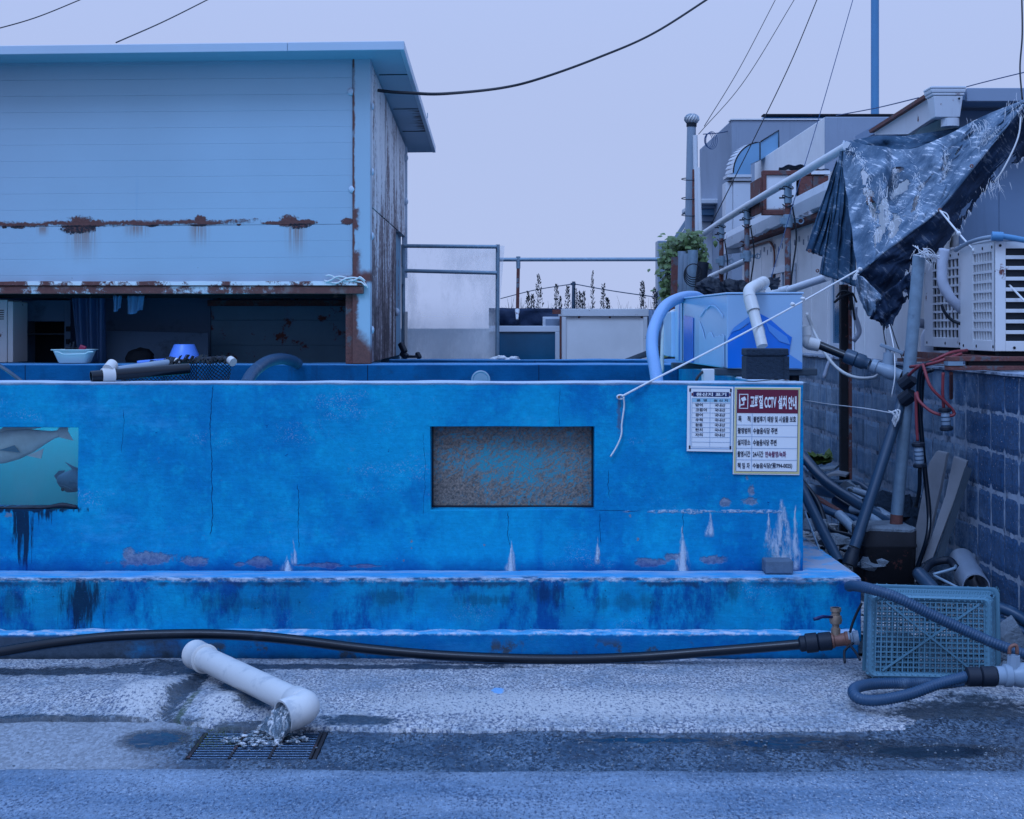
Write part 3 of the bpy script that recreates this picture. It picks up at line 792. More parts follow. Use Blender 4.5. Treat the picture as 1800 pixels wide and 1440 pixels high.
for a in (1212.6, 1284): R('border', a, 684, a + 1.1, 787, .0052, M['line'])
for a in (1211, 1282.5):
    for b in (682, 782.5): R('corner_mark', a, b + 1, a + 3, b + 7, .0058, M['ink'])
R('title_bar', 1218, 689, 1281, 697.5, .0052, M['navyink'])
R('title_end', 1215, 691, 1217.6, 696, .0052, M['redink']); R('title_end', 1281.5, 691, 1284, 696, .0052, M['redink'])
R('header_band', 1216, 700.5, 1283, 707, .0050, M['headc'])
T('원산지 표기', 1223, 690, 1276, 696.6, M['paper'], .0064, .03)
T('품  명', 1224, 701.6, 1242, 706, M['ink']); T('원 산 지', 1254, 701.6, 1279, 706, M['ink'])
for k in range(11): R('rule', 1216, 700 + 8.55 * k, 1283, 700.45 + 8.55 * k, .0056, M['line'])
for a in (1215.6, 1247.5, 1282.8): R('rule', a, 700, a + .5, 785.6, .0057, M['line'])
for k, w in enumerate(('방어', '고등어', '광어', '우럭', '참돔', '한치', '자리')):
    b = 709.3 + 8.72 * k
    T(w, 1222, b, 1222 + (20 if len(w) == 3 else 13), b + 5.6, M['ink'], .0064, .025); T('국내산', 1256, b, 1274.5, b + 5.6, M['ink'], .0064, .025)
s2 = thing('camera_notice_sign', 'red headed surveillance notice with gold border and Korean text at the tank corner', 'sign', P(1348, 834, Ys))
MB().prism([P(1288, 833.5, Ys), P(1405, 835, Ys), P(1407.5, 681, Ys), P(1291, 680, Ys)], (0, -.0035, 0)).build('board', M['paper'], s2)
R, T = sign_tools(s2, Ys, (-.016, .009, 757, 1348))
R('gold_border', 1290.5, 682, 1405.5, 684.5, .005, M['gold']); R('gold_border', 1290.5, 829.5, 1405.5, 832.5, .005, M['gold'])
R('gold_border', 1290.5, 684.6, 1293.2, 829.4, .005, M['gold']); R('gold_border', 1402.5, 684.6, 1405.5, 829.4, .005, M['gold'])
R('ink_border', 1294, 684.9, 1294.7, 829, .0054, M['ink']); R('ink_border', 1401.4, 684.9, 1402.1, 829, .0054, M['ink']); R('ink_border', 1294.8, 828.4, 1401.3, 829.1, .0054, M['ink'])
R('red_header', 1295, 685, 1401.2, 726.5, .005, M['redink'])
for a, b, c, d in ((1298, 693, 1314, 694.2), (1298, 717.6, 1314, 718.8), (1298, 694.3, 1299.2, 717.5), (1312.8, 694.3, 1314, 717.5)): R('camera_mark', a, b, c, d, .0060, M['paper'])
Lf = lambda a, b: (PX(a, Ys), Ys - .0060, PZ(b, Ys))
MB().prism([Lf(1302, 700), Lf(1309, 697), Lf(1311.5, 703), Lf(1304.5, 706)], (0, -.0005, 0)).build('camera_mark', M['paper'], s2)
MB().prism([Lf(1306, 706), Lf(1308, 705.5), Lf(1308, 712), Lf(1301, 713), Lf(1301, 711), Lf(1306, 710)], (0, -.0005, 0)).build('camera_mark', M['paper'], s2)
MB().prism([Lf(1300, 702), Lf(1301, 702), Lf(1301, 716), Lf(1300, 716)], (0, -.0005, 0)).build('camera_mark', M['paper'], s2)
T('고화질', 1317.5, 695, 1340, 718.5, M['paper'], .0064, .035); T('CCTV', 1342.5, 697.5, 1363.5, 717, M['paper'], .0064, .035)
T('설치', 1366.5, 695.5, 1381.5, 719, M['paper'], .0064, .035); T('안내', 1384.5, 696, 1399, 719.5, M['paper'], .0064, .035)
for k in range(1, 5): R('rule', 1294.8, 726.6 + 20.4 * k, 1401.3, 727.1 + 20.4 * k, .0056, M['line'])
R('rule', 1321.2, 727, 1321.8, 828.3, .0057, M['line'])
rows = ((('목', 1297, 1303), ('적', 1313, 1318.5)), (('촬영범위', 1296.5, 1319),), (('설치장소', 1296.5, 1319),), (('촬영시간', 1296.5, 1319),), (('책', 1297, 1302.5), ('임', 1305, 1310), ('자', 1313, 1318.5)))
vals = ((('불법투기 예방 및 시설물 보호', 1323.5, 1398.5, 'ink'),), (('수눌음식당 주변', 1323.5, 1366, 'ink'),), (('수눌음식당 주변', 1323.5, 1365, 'ink'),), (('24시간', 1323.5, 1342, 'ink'), ('연속촬영/녹화', 1345, 1382, 'redtxt')), (('수눌음식당(☎794-0025)', 1323.5, 1393, 'ink'),))
for k in range(5):
    b = 731.5 + 20.5 * k
    for t, a, c in rows[k]: T(t, a, b, c, b + 10.5, M['ink'], .0064, .025)
    for t, a, c, m in vals[k]: T(t, a, b, c, b + 10.8, M[m], .0064, .025)

text_flush()

YW = 7.14; TOPZ = PZ(672, YW)

# ------------------------------------------------------------------ the setting: ground, apron, gutter strip, road
def struct(o): o['kind'] = 'structure'; return o
mb = MB(); mb.grid(lambda u, v: Vector((-900 + 1800 * u, -300 + 1800 * v, -.075)), 4, 4)
struct(mb.build('ground', M['soil'], loc=(0, 0, -.075)))
GRATE_X0, GRATE_X1, GRATE_Y0, GRATE_Y1 = -1.20, -.74, 5.36, 5.70
def gz_apron(x, y):
    z = .006 * fbm((x, y, 0), 1.4, 3) + .0022 * fbm((x, y, 3), 14, 3)
    z -= .014 * max(0, min(1, (6.2 - y) / .5))
    for px, py, r, h in ((262, 1225, .16, .058), (398, 1238, .13, .045), (120, 1228, .25, .022)):
        q = PG(px, py); z += h * math.exp(-(((x - q.x) / r) ** 2 + ((y - q.y) / (r * 1.2)) ** 2))
    q = PG(327, 1215); z -= .024 * math.exp(-((x - q.x - (y - q.y) * .05) / .045) ** 2) * (1 if y < 6.4 else math.exp(-((y - 6.4) / .2) ** 2))
    if x > 1.2: z -= .02 * min(1, (x - 1.2) / .6) * max(0, min(1, (6.5 - y) / .5))
    return z
def apron_edge(x):
    e = 5.70 + .035 * fbm((x, 0, 0), 2.2, 4) + .012 * nz((x, 0, 0), 17)
    if x < -1.1: e += .13 * min(1, (-1.1 - x) / .25)
    return e
def apron_fn(u, v):
    x = -3.4 + 6.8 * u; y0 = apron_edge(x); y = y0 + (6.98 - y0) * v
    z = gz_apron(x, y)
    if v == 0: return Vector((x, y - .012, -.075))
    t = min(1, v / .018); z -= .006 * (1 - t) ** 2
    if GRATE_X0 - .03 < x < GRATE_X1 + .03 and y < GRATE_Y1 + .02: z -= .05
    return Vector((x, y, z))
mb = MB(); mb.grid(apron_fn, 420, 110)
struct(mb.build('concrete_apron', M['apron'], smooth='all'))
def gutter_fn(u, v):
    x = -3.4 + 6.8 * u; y = 5.12 + .80 * v
    z = -.025 + .003 * fbm((x, y, 1), 3, 3) + .0028 * fbm((x, y, 4), 26, 3)
    if x < -1.25: z += .003 * min(1, (-1.25 - x) / .4)
    if GRATE_X0 - .012 < x < GRATE_X1 + .012 and GRATE_Y0 - .012 < y < GRATE_Y1 + .012: z = -.20
    return Vector((x, y, z))
mb = MB(); mb.grid(gutter_fn, 420, 60)
struct(mb.build('gutter_strip', M['gutter'], smooth='all'))
def road_fn(u, v):
    x = -4.2 + 8.4 * u
    yt = 5.215 + .035 * fbm((x, 5, 0), 1.3, 5) + .008 * nz((x, 0, 0), 23)
    y = 1.0 + (yt - 1.0) * (v ** .6)
    z = -.0185 + .003 * fbm((x, y, 7), 1.5, 3) + .001 * fbm((x, y, 9), 30, 2)
    return Vector((x, y, z - (.03 if v == 1 else 0)))
mb = MB(); mb.grid(road_fn, 340, 130)
struct(mb.build('road', M['road'], smooth='all'))
def alley_fn(u, v):
    x = 1.3 + 1.3 * u; y = 6.90 + 9 * (v ** 1.4)
    return Vector((x, y, .01 + .02 * fbm((x, y, 2), 6, 3) + .05 * min(1, max(0, y - 6.9))))
mb = MB(); mb.grid(alley_fn, 60, 140)
struct(mb.build('alley_floor', M['soil'], smooth='all'))

# ------------------------------------------------------------------ the blue concrete fish tank
tank = thing('fish_tank', 'long bright blue painted concrete fish tank with two windows and stepped base', 'fish tank', (-1.2, YW, 0))
wl_, wr_ = PX(757, YW), PX(1045, YW); wt_, wb_ = PZ(750, YW), PZ(896, YW)
ll_, lr_ = PX(-150, YW), PX(137, YW); lt_, lb_ = PZ(751, YW), PZ(896, YW)
XR = PX(1412, YW); XL = -4.0
def d_wall(p):
    k = Vector((nz(p, 3.1, 1), nz(p, 3.3, 5) * .9, nz(p, 2.7, 9))) * .004
    if p.x > XR - .001: k.x += .004 * nz(p, 9, 2)
    if p.z > TOPZ - .001: k.z += .003 * nz(p, 6, 3)
    return k
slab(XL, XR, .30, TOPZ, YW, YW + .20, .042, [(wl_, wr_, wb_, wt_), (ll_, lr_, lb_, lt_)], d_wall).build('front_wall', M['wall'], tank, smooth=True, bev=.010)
def d_pl(p):
    k = Vector((0, nz(p, 4, 2) * .006 + nz(p, 17, 4) * .003, 0))
    if p.z > .37: k.z = nz(p, 11, 7) * .003
    if p.y < 6.96 and p.z > .37: k += Vector((0, .022 * max(0, nz(p, 9, 3)), -.020 * max(0, nz(p, 13, 8))))
    return k
ZL = PZ(1003, YW)
slab(XL, 1.735, .06, ZL, 6.95, 7.139, .035, (), d_pl).build('plinth', M['plinth'], tank, smooth=True, bev=.006)
slab(1.46, 1.735, .06, ZL, 7.139, 10.4, .05, (), d_pl).build('side_ledge', M['plinth'], tank, smooth=True, bev=.006)
def d_ft(p):
    k = Vector((0, nz(p, 5, 2) * .008 + nz(p, 19, 4) * .004, 0))
    if p.z > .11: k.z = nz(p, 8, 7) * .007 - .012 * max(0, nz(p, 14, 3))
    return k
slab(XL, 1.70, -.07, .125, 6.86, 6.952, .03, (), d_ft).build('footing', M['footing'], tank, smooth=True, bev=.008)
MB().box(XR - .20, XR - .004, YW + .19, 10.66, .30, TOPZ - .003).build('side_wall', M['wall'], tank, bev=.01)
slab(XL, XR - .2, .3, TOPZ, 10.65, 11.02, .08, (), lambda p: Vector((0, nz(p, 3, 2) * .006, (nz(p, 5, 3) * .004 if p.z > 1.3 else 0)))).build('middle_wall', M['inner'], tank, bev=.012)
slab(-1.0, XR + .5, .3, PZ(632, 12.1), 12.1, 12.28, .08, (), lambda p: Vector((0, nz(p, 3, 2) * .006, (nz(p, 5, 3) * .006 if p.z > 1.3 else 0)))).build('rear_wall', M['inner'], tank, bev=.01)
MB().box(XR - .2, XR - .006, 11.02, 12.1, .3, TOPZ - .004).build('side_wall', M['inner'], tank, bev=.01)
# small raised plaster pad at the right end, under the block
mb = MB(); mb.grid(lambda u, v: Vector((PX(1330, YW) + u * .26, YW + .02 + .16 * v, TOPZ - .002 + .012 * math.sin(math.pi * min(1, u * 1.2)) * math.sin(math.pi * v) + .003 * nz((u * 9, v * 9, 0)))), 14, 8)
mb.build('mortar_pad', M['lime'], tank, smooth='all')
# panes
MB().box(wl_ + .002, wr_ - .002, YW + .095, YW + .11, wb_ + .002, wt_ - .002).build('window_pane', M['algae'], tank)['label'] = 'pane coated in brown algae'
MB().box(wl_ + .0015, wr_ - .0015, YW + .087, YW + .094, wb_, wb_ + .010).build('sealant_strip', M['blackm'], tank)
MB().box(wl_ + .002, wl_ + .010, YW + .086, YW + .093, wb_ + .011, wt_ - .004).build('sealant_strip', M['blackm'], tank)
MB().box(wr_ - .010, wr_ - .002, YW + .086, YW + .093, wb_ + .011, wt_ - .004).build('sealant_strip', M['blackm'], tank)
MB().box(ll_ + .002, lr_ - .002, YW + .016, YW + .028, lb_ + .002, lt_ - .002).build('window_pane', M['glass'], tank)['label'] = 'clear pane with fish behind'
mb = MB()
mb.tube([Vector((ll_ + (lr_ - ll_) * i / 40, YW + .012, lb_ + .006 + (.006 * max(0, nz((i * .4, 0, 0))) + (.013 * math.exp(-((i - 36) / 3.5) ** 2)))) ) for i in range(41)], [.006 + .004 * abs(nz((i * .7, 2, 0))) + (.007 * math.exp(-((i - 36) / 3.5) ** 2)) for i in range(41)], 8)
mb.build('sealant_strip', M['blackm'], tank, smooth='all')
# lime cones grown out of the wall where water seeps
for px, y0, y1, w in ((898, 960, 1003, 5), (1050, 955, 983, 3), (1200, 945, 1004, 7), (506, 984, 1003, 6)):
    mb = MB(); z1, z0 = PZ(y0, YW), PZ(y1, YW); n = 12
    vs = []; fs = []
    for j in range(n + 1):
        t = j / n; hw = (w / 350) * (.12 + .88 * t ** .8); hd = .004 + .016 * t
        for k in range(7):
            a = math.pi * k / 6
            vs.append((PX(px, YW) - math.cos(a) * hw + .004 * nz((k * 3, j * .9, px)), YW + .004 - math.sin(a) * hd * (1 + .4 * nz((k, j, px))), z1 + (z0 - z1) * t))
    for j in range(n):
        for k in range(6): a = j * 7 + k; fs.append((a, a + 1, a + 8, a + 7))
    mb.add(vs, fs).build('lime_deposit', M['lime'], tank, smooth='all')
mb = MB(); mb.box(XL + .1, XR - .25, YW + .62, 10.6, .35, 1.155)
o = mb.build('tank_water', M['water']); struct(o)

# fish behind the clear pane
def fish(name, c, L, H, ang, mat, label, bend=.0):
    root = thing(name, label, 'fish', c, 'fish in the tank window')
    R = Matrix.Rotation(ang, 3, 'Y'); c = Vector(c)
    prof = [(0, .03), (.05, .30), (.13, .62), (.24, .90), (.36, 1.0), (.5, .96), (.64, .76), (.77, .46), (.87, .25), (.93, .22)]
    def W(x, y, z): return c + R @ Vector((x * L, y + bend * math.sin(x * 3), z * H))
    mb = MB(); seg = 14; vs = []; fs = []
    for t, h in prof:
        for k in range(seg):
            a = 2 * math.pi * k / seg
            vs.append(W(t - .45, math.cos(a) * h * H * .24, math.sin(a) * h * .5))
    for i in range(len(prof) - 1):
        for k in range(seg): fs.append((i * seg + k, i * seg + (k + 1) % seg, (i + 1) * seg + (k + 1) % seg, (i + 1) * seg + k))
    fs.append(tuple(range(seg))); mb.add(vs, fs).build('body', mat, root, smooth='all')
    MB().prism([W(.46, .003, .09), W(.62, .003, .42), W(.57, .003, .0), W(.60, .003, -.32), W(.46, .003, -.09)], (0, -.006, 0)).build('tail_fin', mat, root)
    MB().prism([W(-.15, .003, .46), W(-.02, .003, .62), W(.22, .003, .52), W(.33, .003, .30)], (0, -.006, 0)).build('dorsal_fin', mat, root)
    MB().prism([W(.12, .003, -.42), W(.25, .003, -.62), W(.30, .003, -.34)], (0, -.006, 0)).build('anal_fin', mat, root)
    MB().prism([W(-.10, -H * .24, -.05), W(.10, -H * .30, -.28), W(.06, -H * .27, -.02)], (0, -.005, 0)).build('pectoral_fin', M['fishd'] if mat is M['fish'] else mat, root)
    mb = MB().dome(W(-.36, -H * .165, .12), (0, -1, 0), .010, .006, 10); mb.build('eye', M['dark'], root, smooth='all')
    mb = MB().tube([W(-.24, -H * .215, .30), W(-.20, -H * .235, .05), W(-.24, -H * .215, -.22)], .0025, 5); mb.build('gill_line', M['fishd'], root)
    return root
fish('fish', P(20, 783, 7.245), .52, .165, math.radians(14) * -1, M['fish'], 'big silver grey fish swimming in the left tank window', .0)
fish('fish', P(124, 846, 7.62), .14, .15, math.radians(-70), M['fishd'], 'dark blurred fish in the lower corner of the left tank window')

# brick left on the ledge
mb = MB().box(PX(1343, 7.06), PX(1392, 7.06), 7.02, 7.125, ZL + .003, ZL + .003 + .066)
solo(mb, 'cement_brick', M['blockg'], 'small grey cement brick lying on the blue ledge below the signs', 'brick', bev=.007)


# ------------------------------------------------------------------ the white sheet metal hut standing on the tank
YH = 10.68
hut = thing('metal_hut', 'pale blue white sheet metal hut with rusted seam and flat roof above the tank', 'hut', (-2.6, YH, TOPZ))
HX1 = PX(620, YH); HXL = -4.7; CX = PX(650, YH)
BH = 28.6 / FPX * YH
me_b = None
def board(ptop, h):
    global me_b
    if me_b is None or h != BH:
        mb = MB().box(HXL - HX1, -.002, 0, .03, -h + .0003, 0)
        o = mb.build('siding_board', M['hut'], None, bev=.0018, loc=(0, 0, 0)); me = o.data
        if h == BH: me_b = me
    else:
        o = bpy.data.objects.new('siding_board', me_b); COL.objects.link(o)
        m = o.modifiers.new('bevel', 'BEVEL'); m.width = .0018; m.segments = 2; m.limit_method = 'ANGLE'
    o.parent = hut
    o.location = Vector((HX1, YH, PZ(ptop, YH))) - hut.location
    o.rotation_euler = (0, -.008, 0)
for k in range(10): board(108 + 28.6 * k, BH)
for k in range(3): board(394.5 + 28.6 * k, BH)
board(394.5 + 28.6 * 3, 15 / FPX * YH)
MB().box(HXL, HX1 - .01, YH + .032, YH + .06, PZ(494, YH), PZ(98, YH)).build('backing_sheet', M['fascia'], hut)
MB().prism([(HXL, YH - .012, PZ(103, YH) - .026), (HX1, YH - .012, PZ(103, YH)), (HX1, YH - .012, PZ(111, YH)), (HXL, YH - .012, PZ(111, YH) - .026)], (0, .013, 0)).build('top_trim', M['soffit'], hut)
MB().box(HX1, CX + .006, YH - .016, YH + .12, TOPZ, PZ(100, YH)).build('corner_post', M['trim'], hut, bev=.006)
MB().box(PX(607, YH), HX1 - .002, YH + .02, YH + .10, TOPZ, PZ(514, YH)).build('door_post', M['rusty'], hut, bev=.003)
MB().box(HXL, PX(640, YH), YH - .050, YH + .02, PZ(517, YH), PZ(503.5, YH)).build('sill_beam', M['beam'], hut, bev=.006)
mb = MB(); mb.grid(lambda u, v: Vector((HXL + (PX(645, YH) - HXL) * u, YH - .062 + .006 * nz((u * 30, 0, 1)) + .05 * v, PZ(503, YH) + .035 * (1 - v) * (.8 + .15 * nz((u * 22, 2, 0))) + .004)), 90, 2)
mb.grid(lambda u, v: Vector((HXL + (PX(645, YH) - HXL) * u, YH - .062 + .006 * nz((u * 30, 0, 1)), PZ(503, YH) + .004 + v * .035 * (.8 + .15 * nz((u * 22, 2, 0))))), 90, 1)
mb.build('sill_lip', gen('chipped_white_lip', (.66, .69, .73), .5, .1, 4.0, .1, rust=.50, rscale=5.0), hut, solid=.003)
mb = MB()
for s_ in range(3):
    pts = [P(570 + 75 * t + 3 * math.sin(9 * t + s_), 493 + 5 * math.sin(7 * t + s_ * 2) - 2 * s_ + (10 * max(0, t - .85) / .15), YH - .075 + .012 * math.cos(8 * t + s_)) for t in [i / 24 for i in range(25)]]
    mb.tube(pts, .006, 6)
solo(mb, 'tied_cord', M['rope'], 'white cord knotted round the rusty beam end at the hut corner', 'cord', smooth='all')
# right side wall, panel by panel
SX = CX + .004; ZS = 2.51; ys = [YH + .122, 12.0, 13.2, 14.45]; zt = [3.60, 3.545, 3.485, 3.425]
for i in range(3):
    a, b = ys[i] + .004, ys[i + 1] - .004
    MB().prism([(SX, a, ZS + .004), (SX, b, ZS + .004), (SX, b, zt[i + 1]), (SX, a, zt[i])], (-.045, 0, 0)).build('side_panel', M['side'], hut, bev=.003)
    if i < 2: MB().prism([(SX - .003, a, TOPZ + .01), (SX - .003, min(b, 13.2), TOPZ + .01), (SX - .003, min(b, 13.2), ZS - .004), (SX - .003, a, ZS - .004)], (-.045, 0, 0)).build('side_panel', M['side'], hut, bev=.003)
MB().box(SX - .055, SX - .046, YH + .13, 14.4, TOPZ, 3.42).build('inner_lining', M['hutin'], hut)
MB().box(SX - .035, SX + .016, 14.38, 14.47, 2.1, 3.42).build('corner_trim', M['fascia'], hut)
for px, py in ((617, 162), (619.5, 333)):
    MB().dome(P(px, py, YH - .001), (0, -1, 0), .030, .018).build('bolt_cap', M['fascia'], hut, smooth='all')
for y_, py in ((10.72, 187), (10.72, 302), (10.72, 580), (10.72, 415)):
    MB().dome((SX + .010, y_, PZ(py, y_)), (1, 0, 0), .030, .016).build('bolt_cap', M['fascia'], hut, smooth='all')
for y_, z_ in ((14.3, 3.30), (14.3, 2.86), (13.15, 1.74)):
    MB().dome((SX + .001, y_, z_), (1, 0, 0), .040, .035).build('bolt_cap', M['fascia'], hut, smooth='all')
# roof
RX, RY0, RY1 = -.745, 10.375, 15.0
zf, zb = PZ(72, RY0), 3.505
dl = -.0105
def rv(x, y, h): return Vector((x, y, zf + (zb - zf) * (y - RY0) / (RY1 - RY0) - h + (x - RX) * .012))
xs_ = (HXL - .3, RX)
mb = MB().add([rv(x, y, h) for h in (.062, .004) for y in (RY0 + .012, RY1) for x in (xs_[0], xs_[1] - .035)], [(0, 2, 3, 1), (4, 5, 7, 6), (0, 1, 5, 4), (2, 6, 7, 3), (0, 4, 6, 2), (1, 3, 7, 5)])
roof = mb.build('roof', M['soffit'], hut)
for a, b in ((xs_[0], PX(505, RY0)), (PX(505.6, RY0), RX)):
    MB().add([rv(x, y, h) for h in (.064, 0) for y in (RY0, RY0 + .011) for x in (a, b)], [(0, 2, 3, 1), (4, 5, 7, 6), (0, 1, 5, 4), (2, 6, 7, 3), (0, 4, 6, 2), (1, 3, 7, 5)]).build('fascia', M['fascia'], roof, bev=.004)
for a, b in ((RY0 + .013, 13.4), (13.405, RY1)):
    MB().add([rv(x, y, h) for h in (.066, 0) for y in (a, b) for x in (RX - .034, RX)], [(0, 2, 3, 1), (4, 5, 7, 6), (0, 1, 5, 4), (2, 6, 7, 3), (0, 4, 6, 2), (1, 3, 7, 5)]).build('fascia', M['fascia'], roof, bev=.004)
for y_ in (11.2, 12.6, 13.72):
    MB().prism([rv(SX + .02, y_, .064), rv(RX - .036, y_, .064), rv(RX - .036, y_ + .012, .064), rv(SX + .02, y_ + .012, .064)], (0, 0, -.004)).build('soffit_joint', M['dark'], roof)
MB().prism([rv(RX - .002, 13.4, .0), rv(RX + .006, 13.4, .0), rv(RX + .006, 13.4, -.05), rv(RX - .002, 13.4, -.05)], (0, .01, 0)).build('roof_clip', M['galv'], roof)
# dark room inside
MB().box(HXL, PX(370, 12.2), 12.2, 12.25, 1.0, 3.3).build('back_wall', M['hutin2'], hut)
for k, (a, b) in enumerate(((1.0, PZ(607, 12.2)), (PZ(606.6, 12.2), PZ(563, 12.2)), (PZ(562.5, 12.2), 2.4))):
    MB().box(PX(371, 12.2), SX - .058, 12.2, 12.24, a, b).build('back_panel', M['hutin'], hut, bev=.002)
MB().box(PX(371, 12.2), SX - .06, 12.05, 12.19, PZ(538, 12.1), PZ(528, 12.1)).build('inner_rail', M['rusty'], hut)
MB().box(HXL, SX - .06, 11.2, 11.3, PZ(524, 11.2), PZ(515, 11.2) + .2).build('inner_beam', M['rustdark'], hut)
MB().box(HXL - .04, HXL - .001, YH + .06, 14.4, 1.0, 3.5).build('left_wall', M['hutin'], hut)
MB().box(HXL, SX - .06, 14.41, 14.44, 1.0, 3.4).build('rear_wall', M['hutin'], hut)
# things inside the hut opening
cb = thing('metal_cabinet', 'white metal cabinet with louvres at the left edge of the hut opening', 'cabinet', P(5, 640, 11.15))
MB().box(PX(-60, 11.15), PX(12, 11.15), 11.15, 11.5, TOPZ, PZ(527, 11.15)).build('cabinet_side', M['whiter'], cb, bev=.004)
MB().box(PX(12.5, 11.15), PX(22, 11.15), 11.16, 11.5, TOPZ, PZ(530, 11.15)).build('cabinet_door', M['white'], cb, bev=.004)
for k in range(5): MB().box(PX(-8, 11.145), PX(6.5, 11.145), 11.146, 11.149, PZ(546.5 + 3.8 * k, 11.15), PZ(545 + 3.8 * k, 11.15)).build('louvre', M['dark'], cb)
sh = thing('dark_shelf_unit', 'dark open shelf unit in the shade between the cabinet and the curtain', 'shelf', P(75, 640, 11.7))
for a, b, c, d, m in ((27, 528, 35, 640, 'hutin2'), (113, 528, 124, 640, 'hutin2'), (35, 528, 113, 565, 'hutin2'), (35, 586, 113, 588.5, 'woodd')):
    MB().box(PX(a, 11.7), PX(c, 11.7), 11.7, 12.1, PZ(d, 11.7), PZ(b, 11.7)).build('shelf_board', M[m], sh, bev=.003)
MB().box(PX(35, 11.7), PX(113, 11.7), 12.08, 12.1, PZ(640, 11.7), PZ(565, 11.7)).build('back', M['dark'], sh)
for b in (574, 596, 620): MB().box(PX(116, 11.69), PX(123, 11.69), 11.685, 11.699, PZ(b + 9, 11.7), PZ(b, 11.7)).build('hinge', M['dark'], sh)
mb = MB(); mb.grid(lambda u, v: Vector((PX(126 + 58 * u + (8 * (1 - u) * v), 11.5), 11.5 + .03 * math.sin(u * 19 + v) + .03 * v, PZ(516 + 124 * v, 11.5))), 40, 14)
solo(mb, 'plastic_curtain', M['curtain'], 'dim bluish plastic curtain hanging inside the hut', 'curtain', smooth='all', solid=.002)
for a, b, c, d, lab in ((199, 213, 520, 548, 'darker grey cloth hanging from the hut beam, left of the pair'), (224, 253, 520, 552, 'pale blue cloth hanging from the hut beam, right of the pair')):
    mb = MB(); mb.grid(lambda u, v: Vector((PX(a + (b - a) * (u + .1 * v * math.sin(u * 5)), 11.0), 11.0 + .015 * math.sin(u * 14 + 2 * v), PZ(c + (d - c) * v * (.9 + .12 * math.sin(u * 4 + 1)), 11.0))), 14, 8)
    solo(mb, 'hanging_cloth', M['cloth'], lab, 'cloth', 'cloths hung in the hut', smooth='all', solid=.004)
mb = MB().prism([P(184, 640, 11.6), P(366, 640, 11.6), P(366, 585, 11.75), P(184, 582, 11.75)], (0, .02, 0))
solo(mb, 'leaning_board', M['hutin2'], 'flat dark board leaning against the back of the hut', 'board', bev=.003)
mb = MB().ball(P(247, 630, 11.35), .112, 18, 10, (1.0, .8, .75), .25, 4)
solo(mb, 'dark_bundle', M['dark'], 'rounded black bundle on the ledge behind the blue dipper', 'bundle', smooth='all')
# wash basin with things in it
bs = thing('wash_basin', 'small pale plastic wash basin standing on the inner tank wall', 'basin', P(130, 640, 10.82))
bz = TOPZ + .004
def basin_ring(z, hx, hy, n=28): return [Vector((PX(130, 10.8) + hx * (abs(math.cos(a)) ** .35) * (1 if math.cos(a) > 0 else -1), 10.82 + hy * (abs(math.sin(a)) ** .35) * (1 if math.sin(a) > 0 else -1), z)) for a in [2 * math.pi * k / n for k in range(n)]]
mb = MB(); rings = [basin_ring(bz, .105, .075), basin_ring(bz + .012, .112, .082), basin_ring(bz + .085, .142, .105), basin_ring(bz + .098, .147, .11), basin_ring(bz + .098, .160, .12), basin_ring(bz + .104, .160, .12), basin_ring(bz + .104, .144, .106), basin_ring(bz + .02, .108, .078)]
vs = [p for r in rings for p in r]; n_ = 28
fs = [(i * n_ + k, i * n_ + (k + 1) % n_, (i + 1) * n_ + (k + 1) % n_, (i + 1) * n_ + k) for i in range(len(rings) - 1) for k in range(n_)] + [tuple(range(n_ - 1, -1, -1)), tuple((len(rings) - 1) * n_ + k for k in range(n_))]
mb.add(vs, fs).build('bowl', M['basin'], bs, smooth=True)
mb = MB().tube(spline([P(96, 619, 10.69), P(104, 619.5, 10.69), P(110, 622.5, 10.69), P(120, 623, 10.69), P(142, 622.5, 10.69), P(150, 622, 10.69), P(155, 619, 10.69), P(164, 618.5, 10.69)], 5), .005, 6)
mb.build('rim_lip', M['basin'], bs, smooth='all')
mb = MB().obox(P(145, 613, 10.82), (.05, .03, .05), Matrix.Rotation(.4, 3, 'Y'))
solo(mb, 'red_brush', M['redp'], 'small red plastic handle sticking out of the wash basin', 'brush', bev=.008)
mb = MB().obox(P(130, 616, 10.85), (.12, .06, .05), Matrix.Rotation(.1, 3, 'Y')); mb.tube([P(122, 616, 10.8), P(124, 603, 10.8)], .006, 6); mb.tube([P(127, 616, 10.8), P(130, 601, 10.8)], .008, 6)
solo(mb, 'dark_tools', M['blackm'], 'dark hand tools standing in the wash basin', 'tools', bev=.004)
# dipper
dp = thing('water_dipper', 'blue plastic water dipper lying on the inner tank wall', 'dipper', P(325, 635, 10.85))
mb = MB(); prof = [(.122, 0), (.120, .02), (.108, .065), (.080, .130), (.074, .138)]
mb._lathe([(r, t) for r, t in prof], P(324, 637, 10.86), Vector((0, 0, 1)), 22); mb.build('bowl', M['dipper'], dp, smooth=True)
mb = MB().tube(spline([P(298, 632, 10.80), P(275, 634, 10.74), P(262, 635.5, 10.72), P(241, 637.5, 10.70)], 5), [.012] * 5 + [.013] * 5 + [.015] * 5 + [.013], 10); mb.build('handle', M['dipper'], dp, smooth='all')

